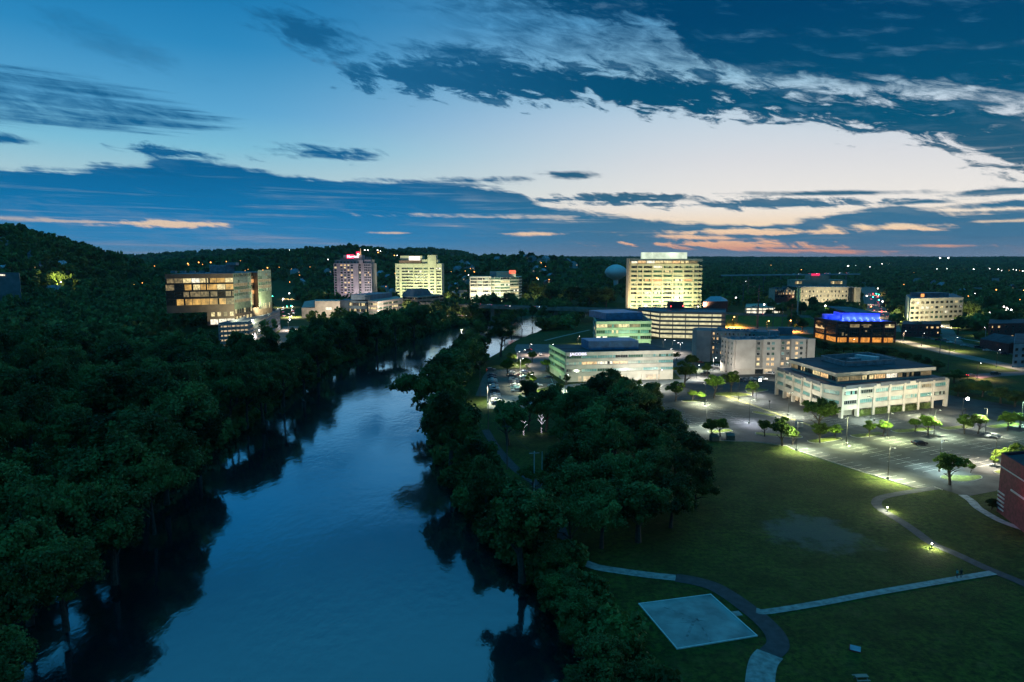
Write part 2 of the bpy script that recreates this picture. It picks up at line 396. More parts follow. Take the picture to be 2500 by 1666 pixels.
def ground_mat():
    m, nt, out = nmat('grassy_ground')
    g = nt.nodes.new('ShaderNodeNewGeometry'); L = nt.links.new
    b = nt.nodes.new('ShaderNodeBsdfPrincipled'); b.inputs['Roughness'].default_value = 0.9; b.inputs['Specular IOR Level'].default_value = 0.15
    def nz(s, d=5):
        n = nt.nodes.new('ShaderNodeTexNoise'); n.inputs['Scale'].default_value = s; n.inputs['Detail'].default_value = d; n.inputs['Roughness'].default_value = 0.65
        L(g.outputs['Position'], n.inputs['Vector']); return n.outputs['Fac']
    def mx(f, a, c, lo=0.3, hi=0.7):
        r = nt.nodes.new('ShaderNodeMapRange'); L(f, r.inputs['Value']); r.inputs['From Min'].default_value = lo; r.inputs['From Max'].default_value = hi
        n = nt.nodes.new('ShaderNodeMix'); n.data_type = 'RGBA'; L(r.outputs['Result'], n.inputs['Factor'])
        for v, k in ((a, 'A'), (c, 'B')):
            if isinstance(v, tuple): n.inputs[k].default_value = (*v, 1)
            else: L(v, n.inputs[k])
        return n.outputs['Result']
    c1 = mx(nz(0.05, 4), (0.040, 0.080, 0.013), (0.098, 0.142, 0.017))
    c2 = mx(nz(0.9, 7), (0.016, 0.028, 0.007), c1, 0.38, 0.60)
    c3 = mx(nz(0.35, 8), c2, (0.12, 0.10, 0.035), 0.52, 0.78)
    c3 = mx(nz(0.018, 3), c3, mx(nz(4.5, 3), (0.02, 0.035, 0.006), (0.11, 0.10, 0.03)), 0.35, 0.95)
    c3 = mx(nz(0.11, 6), mx(nz(1.7, 5), (0.014, 0.026, 0.006), c3, 0.3, 0.75), c3, 0.38, 0.56)
    # worn bare patch in the meadow
    px, py = G(1985, 1300)
    vm = nt.nodes.new('ShaderNodeVectorMath'); vm.operation = 'SUBTRACT'; L(g.outputs['Position'], vm.inputs[0]); vm.inputs[1].default_value = (px, py, 0)
    vs = nt.nodes.new('ShaderNodeVectorMath'); vs.operation = 'MULTIPLY'; L(vm.outputs[0], vs.inputs[0]); vs.inputs[1].default_value = (1/11.5, 1/11.0, 0)
    vl = nt.nodes.new('ShaderNodeVectorMath'); vl.operation = 'LENGTH'; L(vs.outputs[0], vl.inputs[0])
    ad = nt.nodes.new('ShaderNodeMath'); ad.operation = 'MULTIPLY_ADD'; L(nz(0.16, 7), ad.inputs[0]); ad.inputs[1].default_value = -2.6; L(vl.outputs['Value'], ad.inputs[2])
    r = nt.nodes.new('ShaderNodeMapRange'); L(ad.outputs[0], r.inputs['Value']); r.inputs['From Min'].default_value = -0.25; r.inputs['From Max'].default_value = -0.75; r.inputs['To Max'].default_value = 0.6
    n = nt.nodes.new('ShaderNodeMix'); n.data_type = 'RGBA'; L(r.outputs['Result'], n.inputs['Factor']); L(c3, n.inputs['A']); n.inputs['B'].default_value = (0.13, 0.135, 0.12, 1)
    L(n.outputs['Result'], b.inputs['Base Color'])
    bp = nt.nodes.new('ShaderNodeBump'); bp.inputs['Strength'].default_value = 0.8; bp.inputs['Distance'].default_value = 0.25
    L(nz(2.2, 6), bp.inputs['Height']); L(bp.outputs['Normal'], b.inputs['Normal'])
    L(b.outputs['BSDF'], out.inputs['Surface']); return m
me = numpy_mesh('ground', Vv, Q, ground_mat())
me.polygons.foreach_set('use_smooth', [True]*len(me.polygons))
go = bpy.data.objects.new('ground', me); C.objects.link(go); tag(go, kind='structure')

def water_mat():
    m, nt, out = nmat('river_water'); L = nt.links.new
    d = nt.nodes.new('ShaderNodeBsdfPrincipled'); d.inputs['Base Color'].default_value = (0.003, 0.014, 0.020, 1); d.inputs['Roughness'].default_value = 0.4; d.inputs['Specular IOR Level'].default_value = 0.1
    gl = nt.nodes.new('ShaderNodeBsdfGlossy'); gl.inputs['Color'].default_value = (0.82, 0.92, 1.0, 1)
    g = nt.nodes.new('ShaderNodeNewGeometry')
    hs = []
    for sc, dt in ((0.55, 3), (2.4, 3), (0.035, 5), (0.12, 4)):
        n = nt.nodes.new('ShaderNodeTexNoise'); n.inputs['Scale'].default_value = sc; n.inputs['Detail'].default_value = dt
        mp = nt.nodes.new('ShaderNodeMapping'); mp.inputs['Scale'].default_value = (1, 0.6, 1); L(g.outputs['Position'], mp.inputs['Vector']); L(mp.outputs[0], n.inputs['Vector']); hs.append(n.outputs['Fac'])
    mu = nt.nodes.new('ShaderNodeMath'); mu.operation = 'MULTIPLY_ADD'; L(hs[1], mu.inputs[0]); mu.inputs[1].default_value = 0.2; L(hs[0], mu.inputs[2])
    mu2 = nt.nodes.new('ShaderNodeMath'); mu2.operation = 'MULTIPLY_ADD'; L(hs[3], mu2.inputs[0]); mu2.inputs[1].default_value = 1.6; L(mu.outputs[0], mu2.inputs[2])
    sr = nt.nodes.new('ShaderNodeMapRange'); L(hs[2], sr.inputs['Value']); sr.inputs['From Min'].default_value = 0.38; sr.inputs['From Max'].default_value = 0.66; sr.inputs['To Min'].default_value = 0.14; sr.inputs['To Max'].default_value = 0.6
    bp = nt.nodes.new('ShaderNodeBump'); bp.inputs['Distance'].default_value = 0.12; L(sr.outputs['Result'], bp.inputs['Strength'])
    L(mu2.outputs[0], bp.inputs['Height']); L(bp.outputs['Normal'], gl.inputs['Normal'])
    r = nt.nodes.new('ShaderNodeMapRange'); L(hs[2], r.inputs['Value']); r.inputs['From Min'].default_value = 0.35; r.inputs['From Max'].default_value = 0.7
    r.inputs['To Min'].default_value = 0.03; r.inputs['To Max'].default_value = 0.13; L(r.outputs['Result'], gl.inputs['Roughness'])
    lw = nt.nodes.new('ShaderNodeLayerWeight'); lw.inputs['Blend'].default_value = 0.5
    pw = nt.nodes.new('ShaderNodeMath'); pw.operation = 'POWER'; L(lw.outputs['Facing'], pw.inputs[0]); pw.inputs[1].default_value = 1.45
    ms = nt.nodes.new('ShaderNodeMixShader'); L(pw.outputs[0], ms.inputs[0]); L(d.outputs[0], ms.inputs[1]); L(gl.outputs[0], ms.inputs[2])
    L(ms.outputs[0], out.inputs['Surface']); return m
w = MB(); w.face([(-520, 20, WZ), (520, 20, WZ), (520, 1300, WZ), (-520, 1300, WZ)])
tag(w.build('water', water_mat()), kind='structure')

# ------------------------------------------------------------------ paved surfaces
ASPH = mat('asphalt', (0.038, 0.044, 0.044), 0.8, 0.34, 0.22, detail=9, bump=0.15, bscale=3)
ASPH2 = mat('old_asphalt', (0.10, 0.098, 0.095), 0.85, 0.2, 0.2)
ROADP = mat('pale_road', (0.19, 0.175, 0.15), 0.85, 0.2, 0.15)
CONC = mat('concrete_paving', (0.33, 0.33, 0.32), 0.85, 0.24, 0.9, detail=9, bump=0.1, bscale=4)
CONC2 = mat('slab_concrete', (0.32, 0.36, 0.36), 0.8, 0.22, 0.28, detail=10)
PAINT = mat('road_paint', (0.55, 0.56, 0.50), 0.7, 0.3, 0.8)
YPAINT = mat('yellow_paint', (0.70, 0.62, 0.08), 0.7, 0.2, 2.0)
KERB = mat('kerb_concrete', (0.42, 0.41, 0.38), 0.85, 0.12, 1.0)
PATHD = mat('path_asphalt', (0.052, 0.056, 0.065), 0.85, 0.2, 0.8)
TURF = mat('island_turf', (0.13, 0.16, 0.02), 0.9, 0.3, 1.2, bump=0.5, bscale=4)
def sheet(name, poly, m, z, kind='structure'):
    b = MB(); a = sum(poly[i][0]*poly[(i+1) % len(poly)][1]-poly[(i+1) % len(poly)][0]*poly[i][1] for i in range(len(poly)))
    if a < 0: poly = poly[::-1]
    b.face([(x, y, z) for x, y in poly]); return tag(b.build(name, m), kind=kind)
def spline(pts, n=6):
    """Catmull-Rom through 2D points"""
    p = [Vector((a, b)) for a, b in pts]; p = [p[0]*2-p[1]]+p+[p[-1]*2-p[-2]]; o = []
    for i in range(1, len(p)-2):
        for k in range(n):
            t = k/n; a, b, c, d = p[i-1], p[i], p[i+1], p[i+2]
            o.append(0.5*((2*b)+(c-a)*t+(2*a-5*b+4*c-d)*t*t+(3*b-a-3*c+d)*t**3))
    o.append(p[-2]); return o
def strip(name, pts, w, m, z, n=6, w2=None, follow=False):
    p = spline(pts, n); b = MB(); L = []
    for i, q in enumerate(p):
        d = (p[min(i+1, len(p)-1)]-p[max(i-1, 0)]).normalized(); nn = Vector((-d.y, d.x))
        ww = (w+((w2-w)*i/(len(p)-1) if w2 else 0))/2
        zz = (hz(q.x, q.y) if follow else 0)+z
        L.append(((q.x+nn.x*ww, q.y+nn.y*ww, zz), (q.x-nn.x*ww, q.y-nn.y*ww, zz)))
    for a, c in zip(L, L[1:]): b.face([a[1], c[1], c[0], a[0]])
    return tag(b.build(name, m), kind='structure')
gs = lambda l, z=0: [G(a, b, z) for a, b in l]
KEEP = []   # polygons where no tree is scattered
lot = gs([(1540, 985), (1600, 1030), (1648, 1078), (1750, 1075), (1840, 1078), (1922, 1088), (1945, 1100), (2100, 1150), (2233, 1191), (2278, 1187), (2301, 1196), (2359, 1213), (2433, 1199), (2620, 1165)])+[(260, 215), (240, 262), (205, 275), (190, 300), (178, 330), (150, 345), (120, 385), (104, 385), (100, 330), (74, 322), (60, 300)]
sheet('parking_lot', lot, ASPH, 0.04); KEEP.append(lot)
# forecourt concrete and roads by the white office
fc = [(19, 312), (28, 322), (52, 332), (88, 335), (97, 330), (97, 300), (72, 296), (55, 290), (30, 290), (8, 268), (-10, 268), (-11, 294), (18, 296)]
sheet('forecourt', fc, mat('pale_paving', (0.27, 0.275, 0.25), 0.85, 0.15, 0.2), 0.035); KEEP.append(fc)
ll = gs([(1180, 918), (1192, 905), (1202.5, 904), (1285, 901), (1322, 901), (1342, 914), (1366, 938), (1250, 967), (1160, 968)])
sheet('side_parking_lot', ll, mat('side_asphalt', (0.115, 0.105, 0.088), 0.85, 0.16, 0.25), 0.045); KEEP.append(ll+gs([(1170, 1000), (1160, 1060)]))
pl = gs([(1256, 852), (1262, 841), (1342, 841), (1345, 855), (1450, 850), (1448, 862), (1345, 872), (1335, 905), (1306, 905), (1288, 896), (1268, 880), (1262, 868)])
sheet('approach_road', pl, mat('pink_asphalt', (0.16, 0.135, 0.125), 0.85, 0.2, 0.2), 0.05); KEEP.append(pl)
b3 = [(19, 330), (100, 338), (112, 470), (170, 500), (170, 470), (118, 430), (112, 345), (96, 335)]
sheet('service_road', [(84, 330), (104, 335), (112, 425), (140, 470), (150, 505), (95, 505), (92, 440)], ASPH2, 0.03)
KEEP.append([(82, 300), (120, 300), (150, 505), (90, 505)])
# footpaths across the meadow
strip('footpath', gs([(1395, 1364), (1420, 1372), (1460, 1386), (1516, 1395), (1580, 1404), (1650, 1411.5)]), 2.5, CONC, 0.05)
strip('asphalt_path', gs([(1650, 1411.5), (1695, 1419), (1742, 1432.6), (1781, 1454.7), (1819.6, 1482), (1861, 1515), (1891, 1548), (1899, 1576), (1880, 1597)]), 3.4, PATHD, 0.06)
strip('footpath', gs([(1880, 1597), (1864, 1618), (1856, 1660), (1852, 1760)]), 4.0, CONC, 0.05)
strip('footpath', gs([(1846, 1491.5), (1875, 1494), (2000, 1474), (2128, 1450), (2330, 1415), (2425, 1399)]), 1.7, CONC, 0.07)
strip('asphalt_path', gs([(2290, 1191), (2230, 1200), (2160, 1213), (2140, 1226), (2150, 1243), (2200, 1274), (2235, 1298), (2277, 1328), (2336, 1354), (2413, 1390), (2500, 1426), (2600, 1475)]), 2.3, PATHD, 0.055)
strip('footpath', gs([(2350, 1209), (2372, 1224), (2390, 1242), (2446, 1273.7), (2520, 1300), (2600, 1330)]), 2.1, CONC, 0.05)
strip('riverside_path', gs([(1185, 1050), (1200, 1075), (1215, 1097), (1238, 1124), (1262, 1148), (1300, 1175), (1340, 1220), (1370, 1300), (1395, 1364)]), 2.7, PATHD, 0.05)
KEEP.append(gs([(1172, 1040), (1200, 1040), (1250, 1110), (1275, 1150), (1245, 1155), (1190, 1100)]))
# square concrete pad with a raised pale border
pd = gs([(1560, 1476), (1735, 1453), (1848, 1554), (1653, 1586)])
tpad = wroot('paved_court', (pd[0][0], pd[0][1], 0), 'square pale concrete court with raised white border in the meadow', 'court')
b = MB(); b.prism(pd, 0.01, 0.10); b.build('slab', CONC2, tpad)
b = MB()
for i in range(4):
    a = Vector(pd[i]); c = Vector(pd[(i+1) % 4]); d = (c-a); L_ = d.length; m_ = (a+c)/2
    b.box((m_.x, m_.y, 0.10), (L_-0.16, 0.16, 0.2), math.atan2(d.y, d.x))
    b.box((a.x, a.y, 0.104), (0.2, 0.2, 0.21), math.atan2(d.y, d.x))
b.build('border', mat('white_kerb', (0.75, 0.76, 0.76), 0.8, 0.1, 1), tpad)
b = MB()   # dark tapering seams across the slab
for (p, q, ww) in (((1695, 1515), (1672, 1568), 0.6), ((1700, 1510), (1735, 1570), 0.35), ((1620, 1484), (1700, 1513), 0.3), ((1665, 1512), (1722, 1518), 0.3), ((1610, 1526), (1700, 1520), 0.12)):
    a = Vector(G(*p)); c = Vector(G(*q)); d = (c-a).normalized(); nn = Vector((-d.y, d.x))*ww/2
    b.face([(*(a-nn), 0.104), (*(c-nn*0.5), 0.104), (*(c+nn*0.5), 0.104), (*(a+nn), 0.104)])
b.build('seam', mat('dark_seam', (0.24, 0.27, 0.28), 0.7, 0.3, 1.0), tpad)
sheet('step_slab', gs([(1783, 1494), (1803, 1492), (1814, 1503), (1797, 1505)]), CONC, 0.05)

# parking bays: long divider lines with stalls on either side
PM = MB(); YM = MB()
def line(a, c, w=0.12, z=0.075, mb=None):
    a = Vector(a); c = Vector(c); d = (c-a).normalized(); nn = Vector((-d.y, d.x))*w/2
    (mb or PM).face([(*(a-nn), z), (*(c-nn), z), (*(c+nn), z), (*(a+nn), z)])
def bays(a, c, pitch=2.75, L=5.2, sides=(1, -1), skew=0.0):
    a = Vector(a); c = Vector(c); d = (c-a); n = int(d.length/pitch); d.normalize(); nn = Vector((-d.y, d.x))
    line(a, c)
    for k in range(n+1):
        p = a+d*pitch*k
        for s in sides:
            q = p+nn*s*L+d*skew*L; line(p+nn*s*0.08, q, 0.11, 0.083)
dd = Vector((0.42, -0.907)); n9 = Vector((0.907, 0.42))
o1 = Vector((89.3, 208.8))
bays(o1, o1+dd*39, sides=(1,))
for k, (o, L) in enumerate((((108.2, 215.3), 30.5), ((125.3, 222.4), 33.5), ((143.9, 227.3), 36), ((162.9, 229.3), 40), ((181, 232), 42))):
    o = Vector(o); bays(o-dd*1.0, o+dd*L)
d2 = Vector((0.2505, -0.968))
for o, L, s in (((76.4, 282), 40, (1, -1)), ((96.0, 285.3), 42, (1, -1)), ((58.5, 276), 40, (1, -1))):
    o = Vector(o); bays(o, o+d2*L, sides=s)
for o, L in (((121, 240), -22), ((139.5, 246), -20), ((157.5, 252), -14)):
    o = Vector(o); bays(o+dd*2, o+dd*L*0.8)
line((92.6, 296), (107.4, 239), 0.25, 0.082, YM); line((93.5, 296), (108.3, 239), 0.25, 0.082, YM)
# side lot stall ticks and edge lines
for k in range(10):
    a = Vector(G(1203+k*9, 904-k*0.3)); line(a, a+Vector((1.4, -4.6)), 0.12, 0.085)
for k in range(14):
    y = 328+k*2.7; line((14.5-0.03*k, y), (19.5, y+0.6), 0.1, 0.085)
line((19.8, 326), (19.2, 349), 0.3, 0.085); line((19.2, 349), (13.0, 349.5), 0.3, 0.085); line((-12, 293.6), (19, 296.5), 0.25, 0.085)
tag(PM.build('bay_markings', PAINT), kind='structure'); tag(YM.build('centre_line', YPAINT), kind='structure')

# raised planted islands
def island(pts, n=6):
    p = [tuple(q) for q in spline(list(pts)+[pts[0]], n)[:-1]]
    t = wroot('planted_island', (*pts[0], 0), ISL.pop(0), 'island', 'planted islands of the parking lot')
    b = MB(); b.prism(p, 0.0, 0.15); b.build('kerb', KERB, t)
    c = Vector((sum(q[0] for q in p)/len(p), sum(q[1] for q in p)/len(p)))
    b = MB(); b.prism([tuple(c+(Vector(q)-c)*(1-0.22/max(0.5, (Vector(q)-c).length))) for q in p], 0.10, 0.19); b.build('turf', TURF, t)
def strip_island(a, c, w, bow=0.3):
    a = Vector(a); c = Vector(c); d = (c-a).normalized(); nn = Vector((-d.y, d.x))*w/2
    island([tuple(a-d*w*0.3), tuple(a-nn), tuple((a+c)/2-nn*1.1), tuple(c-nn), tuple(c+d*w*0.3), tuple(c+nn), tuple((a+c)/2+nn*0.9), tuple(a+nn)])
ISL = ['kidney shaped grass island with one broad tree near the red building', 'grass island under two trees at the tip of the bays nearest the meadow',
       'grass island with one bright and one dark tree left of the dark parked car', 'grass island with two trees directly behind the dark parked car',
       'grass island with two trees behind the silver car', 'rightmost grass island at the edge of the view', 'small grass island with two dark trees next to the wooded clump',
       'grass island of dark trees in front of the tall round tree', 'narrow grass island with one lit sapling at the far end of the lot', 'long low grass island beside the hedge in front of the hotel car park', 'small oval island with a pale sapling beside the white office',
       'small grass island at the foot of the red building', 'grass island under the two trees left of the terrace office']
island(gs([(2296, 1163), (2330, 1161), (2362, 1163), (2392, 1162), (2395, 1170), (2350, 1178), (2300, 1170)]))
strip_island((98.5, 218.5), (109, 223.3), 3.6)
strip_island((116, 225.5), (127, 229.5), 3.6)
strip_island((133.5, 232), (147.5, 235.5), 3.6)
strip_island((153, 236), (163.5, 239), 3.6)
strip_island((171, 238), (184, 243), 3.6)
strip_island((69, 231), (76, 233.5), 3.4)
strip_island((84.5, 229), (97, 225), 3.4)
strip_island((72.5, 282.5), (81.5, 284.5), 3.2)
island(gs([(1744, 960), (1790, 958), (1830, 963), (1832, 967), (1790, 968), (1748, 966)]))
island(gs([(1820, 953), (1850, 950), (1876, 953), (1848, 959), (1826, 959)]))
island(gs([(2424, 1152), (2440, 1149), (2480, 1153), (2470, 1160), (2440, 1159)]))
strip_island((95, 262), (100, 256), 2.8)
# kerb between lot and meadow
kb = MB(); ed = [Vector(q) for q in gs([(1750, 1076), (1840, 1079.5), (1922, 1089.5), (1945, 1101.5), (2100, 1151.5), (2233, 1192.5), (2278, 1188.5), (2301, 1197)])]
for a, c in zip(ed, ed[1:]):
    d = c-a; m_ = (a+c)/2; kb.box((m_.x, m_.y, 0.07), (d.length, 0.16, 0.14), math.atan2(d.y, d.x))
tag(kb.build('kerb', KERB), kind='structure')

# streets
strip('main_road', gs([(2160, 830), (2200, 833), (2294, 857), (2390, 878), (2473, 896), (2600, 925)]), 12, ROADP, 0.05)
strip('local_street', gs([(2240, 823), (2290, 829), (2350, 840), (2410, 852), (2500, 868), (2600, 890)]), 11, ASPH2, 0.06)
strip('side_street', gs([(2302, 792), (2310, 808), (2318, 822), (2330, 834)]), 11, ROADP, 0.055)
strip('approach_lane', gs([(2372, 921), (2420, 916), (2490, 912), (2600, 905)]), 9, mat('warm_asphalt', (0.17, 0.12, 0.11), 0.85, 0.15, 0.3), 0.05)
strip('pavement', gs([(2352, 828), (2400, 836), (2440, 846), (2500, 856)]), 2.0, KERB, 0.08)
strip('city_street', [PY(2156, 560), PY(2154, 640), PY(2148, 760), PY(2130, 1030), PY(2112, 1700)], 26, ROADP, 0.07, follow=False)
strip('city_street', [XP_ for XP_ in (PY(700, 640), PY(700, 760), PY(690, 915), PY(682, 1150))], 26, ROADP, 0.07)
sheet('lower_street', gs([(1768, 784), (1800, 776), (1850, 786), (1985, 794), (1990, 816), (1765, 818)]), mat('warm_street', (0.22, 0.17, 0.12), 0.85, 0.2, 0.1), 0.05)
strip('cross_street', gs([(1790, 765), (1795, 785), (1800, 810)]), 12, ROADP, 0.06)
strip('bank_path', gs([(1330, 832), (1370, 822), (1440, 806)]), 2, CONC, 0.06)
strip('quay_road', gs([(640, 905), (665, 868), (690, 838), (700, 815), (712, 796)]), 13, ROADP, 0.06)
strip('terrace_road', [PY(985, 700), PY(1060, 705), PY(1140, 712)], 16, ROADP, 0.05)
sheet('plaza', [(-150, 780), (-40, 780), (-40, 900), (-150, 900)], ROADP, 0.03)
sheet('yard', [PY(1590, 620), PY(1830, 640), PY(1830, 790), PY(1640, 770)], ASPH2, 0.03)
KEEP += [[PY(2112, 540), PY(2180, 540), PY(2172, 760), PY(2160, 1030), PY(2145, 1400), PY(2095, 1400), PY(2100, 1030), PY(2108, 760)],
         gs([(1771, 830), (2010, 835), (1975, 760), (1771, 760)]), [(-150, 780), (-40, 780), (-30, 900), (-150, 905)],
         gs([(2155, 845), (2300, 872), (2470, 910), (2640, 945), (2640, 860), (2420, 840), (2300, 818), (2180, 820)]),
         [PY(655, 600), PY(732, 600), PY(726, 905), PY(712, 1180), PY(650, 1180), PY(655, 905)], gs([(600, 925), (720, 780), (730, 820), (690, 880), (640, 925)]),
         [PY(2205, 560), PY(2345, 560), PY(2345, 650), PY(2205, 650)], [PY(1590, 600), PY(1830, 600), PY(1830, 790), PY(1560, 790)]]
# ------------------------------------------------------------------ trees
def leaf_mat(name, a, b_, c_):
    m, nt, out = nmat(name); L = nt.links.new
    b = nt.nodes.new('ShaderNodeBsdfPrincipled'); b.inputs['Roughness'].default_value = 0.65; b.inputs['Specular IOR Level'].default_value = 0.25
    g = nt.nodes.new('ShaderNodeNewGeometry'); oi = nt.nodes.new('ShaderNodeObjectInfo')
    n = nt.nodes.new('ShaderNodeTexNoise'); n.inputs['Scale'].default_value = 0.22; n.inputs['Detail'].default_value = 7
    L(g.outputs['Position'], n.inputs['Vector'])
    r = nt.nodes.new('ShaderNodeMapRange'); L(n.outputs['Fac'], r.inputs['Value']); r.inputs['From Min'].default_value = 0.32; r.inputs['From Max'].default_value = 0.68
    m1 = nt.nodes.new('ShaderNodeMix'); m1.data_type = 'RGBA'; m1.inputs['A'].default_value = (*a, 1); m1.inputs['B'].default_value = (*b_, 1); L(r.outputs['Result'], m1.inputs['Factor'])
    nb = nt.nodes.new('ShaderNodeTexNoise'); nb.inputs['Scale'].default_value = 0.055; nb.inputs['Detail'].default_value = 2; L(g.outputs['Position'], nb.inputs['Vector'])
    rb = nt.nodes.new('ShaderNodeMapRange'); L(nb.outputs['Fac'], rb.inputs['Value']); rb.inputs['From Min'].default_value = 0.36; rb.inputs['From Max'].default_value = 0.64; rb.inputs['To Min'].default_value = 0.45; rb.inputs['To Max'].default_value = 1.25
    orr = nt.nodes.new('ShaderNodeMapRange'); L(oi.outputs['Random'], orr.inputs['Value']); orr.inputs['To Min'].default_value = 0.62; orr.inputs['To Max'].default_value = 1.3
    kk = nt.nodes.new('ShaderNodeMath'); kk.operation = 'MULTIPLY'; L(rb.outputs['Result'], kk.inputs[0]); L(orr.outputs['Result'], kk.inputs[1])
    vs_ = nt.nodes.new('ShaderNodeVectorMath'); vs_.operation = 'SCALE'
    mu = nt.nodes.new('ShaderNodeMath'); mu.operation = 'MULTIPLY'; mu.inputs[1].default_value = 0.6; L(oi.outputs['Random'], mu.inputs[0])
    m2 = nt.nodes.new('ShaderNodeMix'); m2.data_type = 'RGBA'; L(m1.outputs['Result'], m2.inputs['A']); m2.inputs['B'].default_value = (*c_, 1); L(mu.outputs[0], m2.inputs['Factor'])
    L(m2.outputs['Result'], vs_.inputs[0]); L(kk.outputs[0], vs_.inputs['Scale'])
    L(vs_.outputs[0], b.inputs['Base Color'])
    tr = nt.nodes.new('ShaderNodeBsdfTranslucent'); L(vs_.outputs[0], tr.inputs['Color'])
    ms = nt.nodes.new('ShaderNodeMixShader'); ms.inputs[0].default_value = 0.25; L(b.outputs[0], ms.inputs[1]); L(tr.outputs[0], ms.inputs[2])
    L(ms.outputs[0], out.inputs['Surface']); return m
LEAF = leaf_mat('broadleaf_foliage', (0.052, 0.105, 0.032), (0.17, 0.27, 0.062), (0.15, 0.17, 0.05))
LEAF2 = leaf_mat('lot_tree_foliage', (0.08, 0.15, 0.018), (0.15, 0.24, 0.022), (0.09, 0.17, 0.02))
LEAFD = leaf_mat('conifer_foliage', (0.016, 0.045, 0.018), (0.035, 0.075, 0.026), (0.025, 0.055, 0.02))
BARK = mat('bark', (0.085, 0.07, 0.055), 0.9, 0.25, 2.0, bump=0.3)
def leaves(P, Nn, size, rng, flat=0.0):
    k = len(P); r = rng.normal(size=(k, 3)); n = Nn*0.8+r*0.75; n /= np.linalg.norm(n, axis=1)[:, None]
    u = np.cross(n, rng.normal(size=(k, 3))); u /= np.linalg.norm(u, axis=1)[:, None]; v = np.cross(n, u)
    s = size*(0.6+0.8*rng.random(k))[:, None]; a = 0.75+0.5*rng.random(k)[:, None]
    V = np.stack([P-u*s-v*s*a*0.3, P-u*s*0.1-v*s*a+n*s*0.25, P+u*s+v*s*a*0.2, P+u*s*0.15+v*s*a-n*s*0.2], 1).reshape(-1, 3)
    return V, np.arange(4*k).reshape(-1, 4)
def crown_pts(kind, n, rng, K=24):
    """points and outward normals for a crown of radius ~1 wide, about 1 high (-1..1)"""
    if kind == 'cone':
        t = rng.random(n)**0.75; z = 1-2*t; a = rng.random(n)*2*PI
        rr = (0.06+0.94*t)*(0.80+0.2*np.sin(a*5+z*9))*(0.55+0.45*rng.random(n)**0.4)*(1-0.35*np.abs(np.sin(z*16)))
        P = np.stack([rr*np.cos(a), rr*np.sin(a), z+0.05*rng.normal(size=n)], 1); N_ = np.stack([np.cos(a), np.sin(a), 0.4+0*a], 1); return P, N_
    c = rng.normal(size=(K, 3)); c /= np.linalg.norm(c, axis=1)[:, None]
    rad = 0.28+0.44*rng.random(K); c *= rad[:, None]
    if kind == 'spread': c[:, 2] = c[:, 2]*0.55+0.1; lr = 0.16+0.16*rng.random(K); c[:, :2] *= 1.25
    elif kind == 'oval': lr = 0.22+0.14*rng.random(K)
    elif kind == 'airy': lr = 0.12+0.14*rng.random(K); c *= 1.2
    else: lr = 0.22+0.17*rng.random(K)
    c[:, 2] = np.where(c[:, 2] < -0.35, -0.35, c[:, 2])
    # each bough carries a handful of leaf clusters
    M = 9; s = rng.normal(size=(K, M, 3)); s /= np.linalg.norm(s, axis=2)[:, :, None]; s[:, :, 2] = np.abs(s[:, :, 2])*0.9-0.15
    cc = (c[:, None, :]+s*(lr[:, None, None]*(0.55+0.6*rng.random((K, M, 1))))).reshape(-1, 3)
    sr = (lr[:, None]*(0.22+0.34*rng.random((K, M)))).reshape(-1)
    w = sr**1.9; idx = rng.choice(K*M, size=int(n*1.7), p=w/w.sum())
    d = rng.normal(size=(len(idx), 3)); d /= np.linalg.norm(d, axis=1)[:, None]
    rr = np.where(rng.random(len(idx)) < 0.14, 1.0+0.9*rng.random(len(idx))**2, 0.55+0.5*rng.random(len(idx)))
    P = cc[idx]+d*(sr[idx]*rr)[:, None]
    keep = np.ones(len(P), bool); own = idx//M
    for q_ in range(K):
        q = np.linalg.norm(P-c[q_], axis=1); keep &= ~((q < lr[q_]*0.5) & (own != q_))
    nn = d*0.75+(P-c[own])/lr[own][:, None]*0.5
    return P[keep][:n], nn[keep][:n]
def limb_mesh(kind, H_, cr, seed, zc):
    """tapered trunk with limbs; H_ total height, cr crown radius"""
    rng = random.Random(seed); b = MB()
    tr = 0.022*H_+0.06
    p = Vector((0, 0, -0.6)); d = Vector((rng.uniform(-.05, .05), rng.uniform(-.05, .05), 1)).normalized(); r = tr*1.3
    top = H_*(0.9 if kind == 'cone' else 0.62); seg = 5; nodes = []
    for k in range(seg):
        q = p+d*(top+0.6)/seg; r2 = r*(0.5 if k == seg-1 else 0.84); b.tube(p, q, r, r2, 7); p = q; r = r2
        d = (d+Vector((rng.uniform(-.10, .10), rng.uniform(-.10, .10), 0))).normalized(); nodes.append((p.copy(), r))
    if kind != 'cone':
        for i in range(7 if kind != 'airy' else 10):
            p, r = nodes[rng.randint(1, seg-1)]; a = rng.random()*2*PI; up = rng.uniform(0.35, 1.0)
            e = p+Vector((math.cos(a), math.sin(a), up))*cr*rng.uniform(0.35, 0.62)
            m_ = p.lerp(e, 0.5)+Vector((0, 0, cr*0.06)); b.tube(p, m_, r*0.62, r*0.42, 5); b.tube(m_, e, r*0.42, r*0.12, 5)
            for _ in range(2):
                f = e+Vector((rng.uniform(-1, 1), rng.uniform(-1, 1), rng.uniform(0, .8)))*cr*0.25; b.tube(m_.lerp(e, .6), f, r*0.22, r*0.05, 4)
    return b
PROTO = {}
